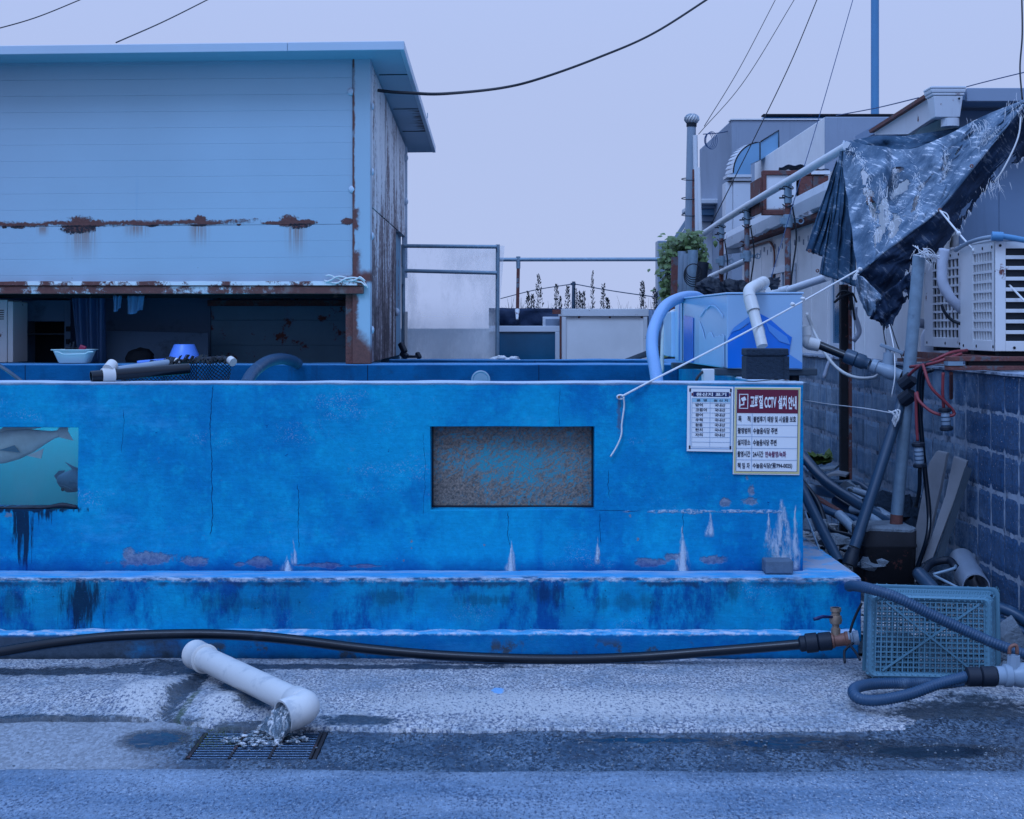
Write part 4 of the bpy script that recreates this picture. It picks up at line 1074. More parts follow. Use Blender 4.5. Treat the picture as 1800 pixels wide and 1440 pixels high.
# ------------------------------------------------------------------ net and hoses in the front tank
nt = thing('landing_net', 'black mesh landing net with grey pipe handle lying on the tank rim', 'net', P(160, 672, 7.22))
A0, A1 = P(160, 662, 7.20), P(332, 648, 7.45)
MB().pipe([A0, A0.lerp(A1, .5), A1], .0285, .005).build('handle_pipe', M['black'], nt, smooth=True)
d_ = (A1 - A0).normalized()
MB().pipe([A0 + d_ * .055, A0 + d_ * .118], .037, .008).build('coupling', M['pvc'], nt, smooth=True)
mb = MB().cyl(A0 + d_ * .075 + Vector((.01, 0, .028)), A0 + d_ * .075 + Vector((.02, .05, .055)), .03); mb.build('coupling', M['pvc'], nt, smooth=True)
B0, B1 = P(192, 653, 7.27), P(300, 638, 7.50)
MB().cyl(B0, B1, .021).build('handle_pipe', M['pvcgrey'], nt, smooth=True)
MB().cyl(P(296, 639, 7.5), P(312, 637, 7.54), .024).build('coupling', M['pvc'], nt, smooth=True)
fr_pts = spline([P(300, 640, 7.5), P(340, 634, 7.7), P(385, 630, 7.75), P(404, 632, 7.68)], 6)
MB().tube(fr_pts, .012, 8).build('frame', M['blackm'], nt, smooth='all')
MB().cyl(P(404, 633, 7.66), P(410, 637, 7.64), .024).build('end_cap', M['pvc'], nt, smooth=True)
def netf(u, v):
    top = P(205 + 200 * u, 659 - 25 * min(1, u * 1.9) ** .8 + 2 * math.sin(u * 40), 7.36 + .28 * u)
    bot = P(200 + 205 * u, 690 + 12 * math.sin(u * 3), 7.40 + .26 * u)
    p = top.lerp(bot, v); p.y += .05 * math.sin(v * 3.1) + .02 * math.sin(u * 21 + v * 3) ; p.x += .006 * math.sin(u * 33 + v * 5)
    return p
mb = MB(); NU = 34
for k in range(-14, NU):
    for sg in (1, -1):
        pts = []
        for j in range(9):
            u = (k + (j * 1.1 if sg > 0 else 8.8 - j * 1.1)) / NU
            if 0 <= u <= 1: pts.append(netf(u, j / 8))
        if len(pts) > 1: mb.tube(pts, .0024, 4, False)
pl_ = [netf(i / 60, 0) for i in range(61)]
mb.tube([p + Vector((0, .006 * math.sin(i * 1.9), .006 * math.cos(i * 1.9))) for i, p in enumerate(pl_)], .006, 6)
for i in range(70):
    u = .28 + .7 * rng.random(); p = netf(u, 0); mb.tube([p + Vector((-.008, -.01, -.012)), p + Vector((.012, .004, .026))], .0028, 4)
mb.build('netting', M['net'], nt)
hs = MB(); corrugated(hs, [P(432, 676, 9.2), P(445, 655, 9.4), P(468, 637, 9.8), P(492, 631, 10.2), P(512, 634, 10.5), P(524, 640, 10.6)], .040, .016, .08)
solo(hs, 'ribbed_hose', M['navyhose'], 'blue ribbed hose arching out of the tank below the hut opening', 'hose', smooth='all')
mb = MB().tube([P(845 + 15 * math.cos(a), 668 + 15 * math.sin(a) * -1, 8.2) for a in [math.pi * (-.25 + 1.5 * k / 20) for k in range(21)]], .006, 8)
mb.cyl(P(845, 668, 8.25), P(845, 668, 8.3), .042, .042, 20)
solo(mb, 'pipe_mouth', M['pvcgrey'], 'round grey pipe mouth showing just above the tank rim', 'pipe', smooth=True)
mb = MB().tube([P(-20, 630, 9.0), P(15, 653, 8.8), P(45, 676, 8.6)], .012, 8)
solo(mb, 'thin_pole', M['pvcdark'], 'thin dark pole slanting into the tank at the left edge', 'pole', smooth='all')

# ------------------------------------------------------------------ plastic screen, rail and things behind the tank
YS_ = 13.3
sc = thing('plastic_screen', 'pipe framed screen of scratched clear plastic sheet beside the hut', 'screen', P(790, 636, YS_))
for px in (709, 874): MB().cyl(P(px, 640, YS_), P(px - (.5 if px < 800 else -1), 430, YS_), .019).build('frame_post', M['galv'], sc, smooth=True)
for a, b in ((432.5, 434), (476, 480)): MB().cyl(P(711, a, YS_ - .03), P(873, b, YS_ - .03), .018).build('frame_rail', M['galv'], sc, smooth=True)
def shf(u, v): return P(711 + (172 + 4 * (1 - v)) * u - 12 * v * max(0, u - .93) / .07, 430 + 206 * v + 2 * u, YS_ + .05 + .02 * math.sin(u * 13 + v * 4) + .02 * math.sin(v * 9 + u * 3))
mb = MB(); mb.grid(shf, 30, 30); mb.build('plastic_sheet', M['sheet'], sc, smooth='all')
MB().box(PX(712, YS_), PX(717, YS_), YS_ - .05, YS_ - .02, PZ(640, YS_), PZ(548, YS_)).build('edge_strip', M['pvc'], sc)
MB().box(PX(706, YS_), PX(712, YS_), YS_ - .06, YS_ - .03, PZ(500, YS_), PZ(470, YS_)).build('clamp', M['galv'], sc)
mb = MB()
for a, b, w in (((704, 603), (712, 620), .05), ((706, 620), (715, 628), .055), ((712, 627), (735, 627), .026), ((733, 620), (738, 630), .04)): mb.bar(P(a[0], a[1], 12.25), P(b[0], b[1], 12.22), w, w * .9)
solo(mb, 'black_clamp', M['blackm'], 'black foot clamp lying on the rear tank wall at the screen base', 'clamp', bev=.012)
mb = MB()
for i, (a, b, r) in enumerate(((870, 631, .026), (880, 629, .030), (892, 632, .022), (903, 630, .026), (908, 633, .02))): mb.ball(P(a, b, 12.18), r * 1.25, 10, 7, (1.4, 1, .55), .6, i)
solo(mb, 'crumpled_gloves', M['rope'], 'crumpled white gloves left on the rear tank wall below the screen', 'gloves', smooth='all')
rl = thing('pipe_rail', 'long grey horizontal pipe rail on one rusty post behind the tank', 'rail', P(910, 572, 16.0))
MB().cyl(P(878, 456.5, 16), P(1190, 456, 16), .022).build('rail_pipe', M['galv'], rl, smooth=True)
MB().cyl(P(911, 470, 16), P(909.5, 552, 16), .019).build('post', M['rustpost'], rl, smooth=True)
MB().cyl(P(911, 451, 16), P(911, 472, 16), .024).build('joint', M['galv'], rl, smooth=True)
mb = MB().cyl(P(909.5, 545, 15.98), P(909, 562, 15.9), .028, .012); mb.build('foot_wrap', M['whiter'], rl)
mb = MB(); mb.grid(lambda u, v: P(860 + 310 * u, 541.5 + 3 * u + 45 * v + .8 * nz((u * 20, 0, 0)), 16.05 + .10 * fbm((u * 9, v * 1.5, 0), 1, 3)), 70, 8)
solo(mb, 'dark_tarp_fence', M['tarpstrip'], 'low fence of dark blue tarpaulin behind the tank', 'fence', smooth='all', solid=.01)
pw = thing('leaning_window', 'white framed window sash with teal glass standing behind the tank', 'window', P(930, 640, 14.6))
for a, b, c, d in ((860, 573, 986, 583.5), (976, 584, 986, 640)): MB().box(PX(a, 14.6), PX(c, 14.6), 14.6, 14.65, PZ(d, 14.6), PZ(b, 14.6)).build('frame', M['winw'], pw, bev=.004)
MB().box(PX(860, 14.6), PX(976, 14.6), 14.62, 14.632, PZ(640, 14.6), PZ(583, 14.6)).build('pane', M['winglass'], pw)
p2 = thing('window_leaf', 'second white window leaf half hidden behind the teal glass sash', 'window', P(965, 640, 14.9))
MB().box(PX(954, 14.9), PX(996, 14.9), 14.9, 14.95, PZ(640, 14.9), PZ(557, 14.9)).build('frame', M['winw'], p2, bev=.004)
MB().box(PX(959, 14.89), PX(992, 14.89), 14.885, 14.898, PZ(575, 14.9), PZ(561, 14.9)).build('pane', M['eave'], p2)
bx_ = thing('white_storage_box', 'white sheet metal box with rust at its corners behind the tank', 'box', P(1065, 640, 14.4))
MB().box(PX(990, 14.4), PX(1138, 14.4), 14.4, 15.4, 1.2, PZ(545, 14.4)).build('body', M['cream'], bx_, bev=.004)
MB().box(PX(988, 14.39), PX(1140, 14.39), 14.37, 15.4, PZ(556, 14.4), PZ(543, 14.4)).build('lid', M['whiter'], bx_, bev=.004)
for a in (988, 1131): MB().box(PX(a, 14.38), PX(a + 7, 14.38), 14.375, 14.399, 1.2, PZ(557, 14.4)).build('corner_strip', M['whiter'], bx_, bev=.003)
MB().box(PX(984, 14.36), PX(987.5, 14.36), 14.4, 14.43, 1.2, PZ(556, 14.4)).build('corner_strip', M['rusty'], bx_)
for a in (1018, 1072, 1128): MB().dome(P(a, 557.5, 14.398), (0, -1, 0), .012, .008, 8).build('rivet', M['rusty'], bx_)
MB().box(PX(972, 14.6), PX(990, 14.6), 14.7, 14.8, PZ(552, 14.7), PZ(544, 14.7)).build('bracket', M['rusty'], bx_)
mb = MB(); mb.grid(lambda u, v: P(1141 + 55 * u, 545 + 95 * v, 14.9 + .02 * math.sin(u * 60)), 40, 2)
solo(mb, 'grey_side_panel', M['greywall'], 'grey ribbed panel between the white box and the blue filter box', 'panel', smooth='all', solid=.01)
mb = MB()
for i in range(5): mb.bar(P(1080 + i * 4, 642 - i * 2, 13.4 + .05 * i), P(1185, 612 - i * 3, 13.6), .03, .02)
solo(mb, 'stacked_laths', M['woodd'], 'dark laths lying aslant beside the blue hose', 'laths')
# weeds on the skyline
WE = []
for i, (px, top, w) in enumerate(((928, 515, 5), (947, 484, 9), (978, 502, 6), (998, 505, 6), (1020, 515, 5), (1026, 514, 4), (1041, 478, 4), (1061, 500, 6), (1128, 499, 5), (1131, 496, 4), (1150, 508, 4), (1154, 515, 4), (936, 520, 4), (985, 522, 3), (1012, 508, 5), (1068, 525, 4))):
    mb = MB(); Y = 17.0 + .05 * i; base = P(px, 560, Y)
    mb.tube([base, P(px + rng.uniform(-2, 2), (560 + top) / 2, Y), P(px + rng.uniform(-1, 1), top, Y)], [.006, .004, .002], 4)
    H = base.z; tp = P(px, top, Y).z; ww = w * Y / FPX
    for k in range(int(90 + 9 * w)):
        t = rng.random() ** .8; z = H + (tp - H) * (.12 + .88 * t); sp = ww * (1.25 - t) * rng.uniform(.1, 1)
        a = rng.uniform(0, 6.28); c = Vector((base.x + math.cos(a) * sp, Y + math.sin(a) * sp, z)); l = rng.uniform(.012, .04)
        d = Vector((math.cos(a) * .5, math.sin(a) * .5, 1)).normalized(); n_ = d.orthogonal().normalized() * l * .22
        mb.add([c, c + d * l * .5 + n_, c + d * l, c + d * l * .5 - n_], [(0, 1, 2, 3)])
    lab = {0: 'short', 1: 'tall dense'}.get(i)
    solo(mb, 'weed', M['leafd'], 'thin dark weed stalk rising above the tarpaulin fence against the sky' if i != 1 else 'tallest bushy weed left of the far utility pole on the skyline', 'weed', 'weeds along the tarpaulin fence')
mb = MB()
for i in range(160):
    px = 885 + 275 * rng.random(); Y = 17.3 + rng.random(); b = P(px, 556, Y); t = P(px + rng.uniform(-9, 9), 543 - rng.random() ** 3 * 26, Y)
    mb.tube([b, b.lerp(t, .5) + Vector((rng.uniform(-.02, .02), 0, 0)), t], [.003, .002, .001], 3)
o = mb.build('dry_grass', M['leafd'], kind='stuff'); setp(o, 'thin dry grass along the top of the tarpaulin fence', 'grass')
up = thing('utility_pole', 'tiny distant utility pole among the weeds on the skyline', 'pole', P(1008, 570, 60))
MB().cyl(P(1008, 570, 60), P(1008.5, 495, 60), .10, .07).build('shaft', M['pvcdark'], up, smooth=True)
MB().bar(P(1003, 499.5, 60), P(1012, 499.5, 60), .1, .1).build('cross_arm', M['pvcdark'], up)
def cable(pts, r, lab, mat='wire', n=10, grp='overhead cables'):
    solo(MB().tube(spline(pts, n), r, 6), 'overhead_cable', M[mat], lab, 'cable', grp, smooth='all')
cable([P(880, 525, 70), P(940, 510, 66), P(1008, 499, 60)], .022, 'faint far cable running left from the distant utility pole', 'pvcdark')
cable([P(1008, 499, 60), P(1080, 512, 58), P(1180, 526, 56)], .022, 'faint far cable running right from the distant utility pole', 'pvcdark')

# ------------------------------------------------------------------ the block wall along the alley
WX = 2.5; WT = 1.36; BLH = .2; BLL = .4
bw = thing('block_wall', 'grey cement block wall running back along the narrow alley', 'wall', (WX, 10, 0))
MB().box(WX + .005, WX + .15, 6.35, 16.0, -.10, WT - .012).build('mortar_core', M['mortar'], bw)
bmesh_ = []
for k in range(3):
    mb = MB(); nu, nv = 8, 5
    # rough front face, a shallow vertical groove in the middle of some
    def ff(u, v):
        e = min(u, 1 - u, v * .5, (1 - v) * .5); rd = .006 * max(0, 1 - e / .03) ** 2 + (.004 * max(0, nz((u * 30, v * 12, k * 3))) if e < .03 else 0)
        gr = .006 * math.exp(-((u - .5) / .03) ** 2) if k != 1 else 0
        return Vector((rd + gr + .0025 * nz((u * 9, v * 5, k * 7)), -.1985 + .397 * u, .0045 + .191 * v))
    mb.grid(ff, 16, 6)
    b0 = len(mb.v)
    mb.box(.012, .14, -.1975, .1975, .005, .195)
    o = mb.build('block', M['block'], None, loc=(0, 0, 0)); bmesh_.append(o.data); bpy.data.objects.remove(o)
for r in range(8):
    z = WT - BLH * (r + 1)
    for i in range(25):
        y = 6.35 + .2 + BLL * i + (.2 if r % 2 else 0)
        if y > 16: continue
        o = bpy.data.objects.new('block', bmesh_[rng.randrange(3)]); COL.objects.link(o); o.parent = bw
        o.location = Vector((WX + rng.uniform(-.002, .003), y, z)) - bw.location
mb = MB(); mb.grid(lambda u, v: Vector((WX - .015 + .18 * v, 6.35 + 9.6 * u, WT + .004 + .004 * nz((u * 60, v * 4, 0)))), 90, 3)
mb.build('wall_cap', M['mortar'], bw, solid=.012)

# ------------------------------------------------------------------ white sheet walled building on the block wall
b2 = thing('white_sheet_building', 'low white sheet walled building with rotten gutter above the block wall', 'building', (2.7, 12.8, WT))
WLX = 2.66
for i in range(22):
    y = 9.35 + .305 * i
    MB().box(WLX + (.004 if i % 2 else 0), WLX + .03, y, y + .302, WT + .005, 2.62).build('wall_panel', M['cream'], b2, bev=.004)
mb = MB()
for i in range(34):
    y = 9.4 + .195 * i; mb.obox((WLX - .003, y, 2.40 - .02 * (i % 3)), (.008, .014, .05))
mb.build('vent_slots', M['stucco'], b2)
MB().box(WLX + .04, 6.0, 9.35, 16.2, 2.45, 2.60).build('roof', M['stucco'], b2)
def gut(u, v):
    y = 10.2 + 6.0 * u; x0 = 2.50
    prof = [(x0, .17), (x0 - .015, .10), (x0, .0), (x0 + .05, -.012), (x0 + .13, .0)]
    a = v * 4; i = min(3, int(a)); t = a - i
    px_, pz_ = prof[i][0] * (1 - t) + prof[i + 1][0] * t, prof[i][1] * (1 - t) + prof[i + 1][1] * t
    return Vector((px_, y, 2.56 + .012 * (1 - u) * 6 / 4 - .06 * u + pz_ + (.03 * max(0, nz((y * 2.3, 0, 0))) if v > .4 else 0)))
mb = MB(); mb.grid(gut, 90, 8, lambda u, v: v > .45 and nz((u * 16, v * 2, 3)) > .18)
mb.build('gutter', M['gutterw'], b2, solid=.006)
MB().box(2.54, WLX - .002, 10.2, 16.2, 2.50, 2.535).build('eave_board', M['rusty'], b2)
def win(y0, y1, z0, z1, lab):
    f = MB()
    f.box(WLX - .03, WLX - .005, y0, y1, z1, z1 + .07)
    w = f.build('window', M['winw'], b2, bev=.003)
    for a, b, c, d in ((y0, y0 + .05, z0, z1 - .002), (y1 - .05, y1, z0, z1 - .002), ((y0 + y1) / 2 - .025, (y0 + y1) / 2 + .025, z0, z1 - .002), (y0 + .052, y1 - .052, z0, z0 + .05)):
        MB().box(WLX - .028, WLX - .006, a, b, c, d).build('frame', M['winw'], w)
    MB().box(WLX - .016, WLX - .008, y0 + .05, y1 - .05, z0 + .05, z1).build('pane', M['winglass'], w)
win(PS(1400, 500, WLX).y, PS(1358, 500, WLX).y, 1.40, 2.12, '')
win(PS(1500, 500, WLX).y - .05, PS(1465, 500, WLX).y, 1.42, 2.0, '')
MB().tube(spline([(WLX - .02, PS(1322, 430, WLX).y, PZ(432, 15)), (WLX - .02, 14.6, 2.46), (WLX - .02, 14.2, 2.44), (WLX - .02, 14.0, 2.3), (WLX - .02, 14.1, 1.9)], 6), .012, 6).build('conduit', M['bronze'], b2, smooth='all')
# parapet storey set back, with a rusty box hung on it
PXX = 2.95; PY0 = 13.2; PTZ = PZ(206, PY0)
px0 = VX + PXX / PY0 * FPX
par = thing('stucco_parapet', 'white stucco upper storey with sloping top edge behind the pipe rail', 'building', (3.4, 14.8, 2.6))
MB().prism([(PXX, PY0, 2.55), (PXX, 16.9, 2.55), (PXX, 16.9, PTZ), (PXX, PY0, PTZ)], (.18, 0, 0)).build('side_wall', M['cream2'], par, bev=.01)
MB().box(PXX + .004, 4.6, PY0 - .012, PY0 + .18, 2.55, PTZ + .002).build('front_wall', M['stucco'], par, bev=.01)
g2 = thing('grey_block_building', 'plain grey rendered building with flat roof farther back', 'building', P(1370, 575, 18))
MB().box(PX(1286, 18), PX(1700, 18), 18, 21, 1.0, PZ(210, 18)).build('wall', M['stucco'], g2, bev=.02)
MB().box(PX(1286, 18) - .01, PX(1450, 18), 17.98, 18.2, PZ(211, 18), PZ(209, 18)).build('coping', M['cream2'], g2)
g3 = thing('blue_roof_parapet', 'long bluish metal roof edge with rivets behind the grey building', 'roof', P(1450, 215, 19))
MB().box(PX(1344, 21.5), PX(1600, 21.5), 21.5, 22, 2.0, PZ(203, 21.5)).build('fascia', M['bluebar'], g3, bev=.01)
MB().box(PX(1340, 21.4), PX(1604, 21.4), 21.3, 21.49, PZ(204.5, 21.4), PZ(202, 21.4)).build('edge_strip', M['rustdark'], g3)
# rusty framed box (old window unit) on the parapet
ru = thing('rusty_wall_box', 'rusty framed box with white panel hung on the upper wall under a rag', 'wall box', P(1390, 378, 12.6))
YB = 12.5
MB().box(PX(1347, YB), PX(1400, YB), YB, YB + .03, PZ(368, YB), PZ(308, YB)).build('white_panel', M['whiter'], ru, bev=.006)
for a, b, c, d in ((1340, 300, 1450, 308), (1340, 369, 1400, 378), (1340, 308.2, 1346.5, 368.8)): MB().box(PX(a, YB), PX(c, YB), YB - .02, YB + .06, PZ(d, YB), PZ(b, YB)).build('frame_bar', M['rusty'], ru, bev=.004)
MB().box(PX(1401, YB), PX(1408, YB), YB + .05, YB + .2, PZ(366, YB), PZ(310, YB)).build('gap', M['dark'], ru)
for a, b in ((1405, 1428), (1428.5, 1456)): MB().box(PX(a, YB), PX(b, YB), YB - .01, YB + .05, PZ(366, YB), PZ(309, YB)).build('rust_panel', M['rusty'], ru, bev=.006)
MB().box(PX(1336, YB), PX(1339.7, YB), YB, YB + .5, PZ(374, YB), PZ(312, YB)).build('side_flange', M['rusty'], ru)
MB().box(PX(1425, YB), PX(1458, YB), YB - .03, YB + .3, PZ(307, YB), PZ(301, YB) + .001).build('top_plate', M['white'], ru)
mb = MB(); mb.grid(lambda u, v: P(1369 + 88 * u, 299 - (10 * math.sin(math.pi * min(1, .12 + u * .95)) * (1 - .5 * u)) * (1 - v) + 1.5 * math.sin(u * 25), YB + .02 + .3 * v + .03 * nz((u * 7, v * 3, 0))), 30, 8)
solo(mb, 'dark_rag', M['tarpn'], 'dark rag draped over the rusty wall box', 'rag', smooth='all', solid=.01)
# exhaust duct
du = thing('exhaust_duct', 'square exhaust duct with rounded blue grey elbow rising beside the parapet', 'duct', P(1300, 440, 16.2))
YD = 16.2
MB().box(PX(1289, YD), PX(1320, YD), YD, YD + .28, PZ(425, YD), PZ(312, YD)).build('riser', M['ductw'], du, bev=.006)
MB().box(PX(1276, YD), PX(1288.7, YD), YD + .02, YD + .28, PZ(425, YD), PZ(320, YD)).build('riser_side', M['ductw'], du, bev=.006)
MB().box(PX(1278, YD), PX(1321, YD), YD - .02, YD + .3, PZ(311.8, YD), PZ(307, YD)).build('flange', M['ductw'], du)
MB().box(PX(1280, YD), PX(1321, YD), YD - .015, YD + .3, PZ(320, YD), PZ(318, YD)).build('flange', M['rustdark'], du)
arc = [P(1336 - 47 * math.cos(a), 304 - 54 * math.sin(a), YD) for a in [math.pi / 2 * k / 10 for k in range(11)]]
MB().prism([P(1289, 306.8, YD), *arc, P(1336, 281, YD), P(1320, 288, YD), P(1319, 306.8, YD)], (0, .28, 0)).build('elbow', M['duct'], du)
mb = MB()
for i in range(10):
    a, b = arc[i], arc[i + 1]; o_ = Vector((-.05, 0, .01)); mb.add([a + o_ + Vector((0, .28, 0)), b + o_ * .6 + Vector((0, .28, 0)), b, a], [(0, 1, 2, 3)])
mb.build('elbow_back', M['ductw'], du, solid=.005)
MB().prism([P(1337, 250, YD), P(1369, 230, YD), P(1369, 262, YD), P(1337, 281, YD)], (0, .28, 0)).build('outlet', M['duct'], du)
MB().tube([*arc, P(1336, 281, YD)], .008, 5).build('seam', M['rustdark'], du); MB().tube([P(1337, 249, YD - .01), P(1369, 229, YD - .01), P(1369, 262, YD - .01)], .008, 5).build('seam', M['rustdark'], du)
MB().prism([P(1276, 425, YD), P(1320, 425, YD), P(1330, 440, YD), P(1276, 446, YD)], (0, .3, 0)).build('base_flare', M['ductw'], du)
# vent stack with turbine cowl
vp = thing('vent_stack', 'tall pale vent pipe topped by a round turbine cowl', 'vent pipe', P(1214, 440, 18.2))
YV = 18.2
MB().cyl(P(1212, 440, YV), P(1215.5, 222, YV), .066, .058, 16).build('pipe', M['pvcgrey'], vp, smooth=True)
MB().cyl(P(1215.5, 223, YV), P(1215.7, 217, YV), .066, .066, 16).build('collar', M['dark'], vp, smooth=True)
cw = MB().ball(P(1216, 209.5, YV), .092, 18, 8, (1, 1, .72)); cw = cw.build('cowl', M['pvc'], vp, smooth='all')
for k in range(14):
    a = 2 * math.pi * k / 14; c = P(1216, 209.5, YV)
    pts = [c + Vector((math.cos(a + .5 * t) * .095 * math.cos(t), math.sin(a + .5 * t) * .095 * math.cos(t), .068 * math.sin(t))) for t in (-1.2, -.7, -.2, .3, .8, 1.2)]
    MB().tube(pts, .007, 4).build('vane', M['pvcgrey'], cw)
for a, b, lab, m, r in (((1225, 440), (1222, 238), 'slim pale pole strapped beside the vent stack', 'pipew', .030), ((1231, 420), (1227, 295), 'white slanting strut leaning against the vent stack', 'white', .028), ((1219, 420), (1220, 298), 'short rusty bar behind the vent stack', 'rusty', .022)):
    solo(MB().cyl(P(a[0], a[1], YV - .2), P(b[0], b[1], YV - .2), r), 'strut', M[m], lab, 'strut', smooth=True)
mb = MB()
for y_ in (315, 349, 378): mb.tube([P(1212 + 14 * math.cos(t) , y_ + 2 * math.sin(t), YV - .1 - .15 * math.sin(t)) for t in [2 * math.pi * k / 14 for k in range(15)]], .006, 5)
solo(mb, 'wire_straps', M['wire'], 'wire straps binding the poles to the vent stack', 'wire')
mb = MB()
for k in range(4): mb.tube([P(1245 + (7 + k) * math.cos(t) + 2 * k, 247 + (12 + k * 1.2) * math.sin(t), YV - .3 + .03 * k) for t in [2 * math.pi * j / 20 for j in range(21)]], .004, 4)
solo(mb, 'cable_coil', M['wireb'], 'coil of thin cable hanging beside the vent stack', 'cable coil')
sr = thing('small_far_roof', 'small flat roofed shed with stacked ledges behind the pipe rail', 'shed', P(1250, 440, 19.5))
for a, b, c, d, m, dy in ((1222, 353, 1277, 361, 'gutterw', -.3), (1228, 361.3, 1273, 367, 'eave', -.1), (1232, 367.3, 1272, 378, 'duct', 0), (1234, 378.3, 1270, 388, 'eave', .1), (1236, 388.3, 1276, 470, 'ductw', .2)):
    MB().box(PX(a, 19.5), PX(c, 19.5), 19.5 + dy, 21, PZ(d, 19.5), PZ(b, 19.5)).build('ledge' if m != 'ductw' else 'wall', M[m], sr, bev=.01)
mb = MB().bar(P(1180, 430, 19), P(1216, 375, 19), .05, .05); mb.bar(P(1186, 432, 19), P(1218, 384, 19), .03, .03)
solo(mb, 'slanting_braces', M['pvcgrey'], 'two grey braces slanting up to the vent stack', 'brace')
mb = MB().box(PX(1156, 19), PX(1190, 19), 19, 19.3, 1.2, PZ(423, 19))
solo(mb, 'pale_far_post', M['pvcgrey'], 'pale square post half hidden by the climbing plant', 'post', bev=.01)
# near grey house at the right edge
nh = thing('grey_house', 'grey panelled house end with wide eave and boxed gutter corner at the right', 'house', (3.6, 9.2, WT))
for i in range(8):
    x = 2.93 + .26 * i; MB().box(x, x + .257, 9.2 + (.006 if i % 2 else 0), 9.26, WT, 3.0).build('wall_panel', M['greywall'], nh, bev=.004)
MB().box(2.925, 2.975, 9.21, 13.0, WT, 3.0).build('side_wall', M['cream'], nh)
MB().box(2.66, 2.90, 9.3, 9.345, WT + .003, 2.5).build('corner_panel', M['cream'], nh, bev=.004)
ev = MB().box(2.87, 5.2, 8.86, 8.90, PZ(179, 8.88), PZ(155.5, 8.88)).build('eave_fascia', M['eave'], nh, bev=.004)
MB().box(2.70, 5.2, 8.905, 11.0, PZ(176, 8.9), PZ(160, 8.9)).build('soffit', M['greywall'], nh)
MB().prism([PS(1640, 166, 2.68), PS(1536, 231, 2.68), PS(1538, 237, 2.68), PS(1596, 236, 2.68), PS(1642, 206, 2.68)], (.03, 0, 0)).build('verge_board', M['gutterw'], nh)
MB().prism([PS(1641, 161, 2.67), PS(1534, 229, 2.67), PS(1536, 234, 2.67), PS(1642, 167, 2.67)], (-.03, 0, 0)).build('verge_trim', M['rusty'], nh)
MB().box(2.72, 2.925, 9.0, 10.6, 2.78, 2.80).build('underside', M['rusty'], nh)
def gbx(z0, z1, e0, e1, name):
    c = P(1662, 0, 8.84); h0, h1 = e0, e1
    r = lambda z, e: [Vector((c.x - e, 8.84 - e * .6, z)), Vector((c.x + e, 8.84 - e * .6, z)), Vector((c.x + e, 8.84 + e * .9, z)), Vector((c.x - e, 8.84 + e * .9, z))]
    MB().add(r(z0, h0) + r(z1, h1), [(0, 3, 2, 1), (4, 5, 6, 7), (0, 1, 5, 4), (1, 2, 6, 5), (2, 3, 7, 6), (3, 0, 4, 7)]).build(name, M['ductw'], gb_, bev=.005)
gb_ = thing('gutter_hopper', 'square grey gutter hopper box at the house corner', 'gutter box', P(1662, 222, 8.84))
gbx(PZ(208, 8.84), PZ(171, 8.84), .076, .092, 'hopper'); gbx(PZ(170.5, 8.84), PZ(166, 8.84), .098, .101, 'rim'); gbx(PZ(165.6, 8.84), PZ(159, 8.84), .104, .108, 'rim'); gbx(PZ(158.6, 8.84), PZ(154.5, 8.84), .110, .110, 'rim')
MB().cyl(P(1670, 209, 8.84), P(1670, 223, 8.84), .055, .055, 16).build('spout', M['ductw'], gb_, smooth=True)
MB().dome(P(1686, 173.5, 8.775), (0, -1, 0), .008, .003, 8).build('screw', M['dark'], gb_)

# ------------------------------------------------------------------ white pipe rail on scaffold posts
RXX = 2.2
pr = thing('white_pipe_rail', 'white plastic pipe rail rising along the alley on rusty scaffold posts', 'rail', (RXX, 12, 0))
rp = [PS(1202, 432, RXX), PS(1233, 413.5, RXX), PS(1268, 390, RXX), PS(1313, 362, RXX), PS(1385, 319, RXX), PS(1488, 258, RXX)]
for i in range(5): MB().cyl(rp[i], rp[i + 1] + (rp[i + 1] - rp[i]).normalized() * .02, .034 - .0008 * i, seg=16).build('rail_pipe', M['pipew'], pr, smooth=True)
for i, px in ((1, 1233), (2, 1268), (3, 1313), (4, 1385)):
    t = rp[i]; MB().cyl((t.x, t.y, 0), (t.x, t.y, t.z - .16), .024).build('post', M['rustpost'], pr, smooth=True)
    cl = MB().cyl((t.x, t.y, t.z - .17), (t.x, t.y, t.z + .0), .031).build('tee', M['galv'], pr, smooth=True)
    MB().obox((t.x - .045, t.y - .01, t.z - .06), (.05, .012, .012)).build('bolt', M['blackm'], cl); MB().obox((t.x - .045, t.y - .01, t.z - .13), (.05, .012, .012)).build('bolt', M['blackm'], cl)
    if i in (2, 3, 4):
        z_ = t.z - (.31 if i == 4 else .46 if i == 3 else .40)
        c2 = MB().cyl((t.x, t.y, z_ - .05), (t.x, t.y, z_ + .05), .036, seg=12); c2.obox((t.x - .035, t.y - .01, z_), (.06, .04, .05)); c2.obox((t.x + .05, t.y, z_), (.06, .02, .03))
        c2.tube([Vector((t.x + .10 + .022 * math.cos(a), t.y, z_ + .022 * math.sin(a))) for a in [2 * math.pi * k / 12 for k in range(13)]], .006, 5)
        c2.build('clamp', M['galv'], pr, bev=.002)
for a, b, y0, y1 in ((PS(1248, 487, RXX), PS(1312, 458, RXX), 0, 0), (P(1352, 517, 10.5), P(1386, 508, 10.3), 0, 0), (P(1389, 509, 10.3), P(1455, 487, 9.7), 0, 0)):
    MB().cyl(a, b, .028, seg=14).build('lower_rail', M['pipew'], pr, smooth=True)
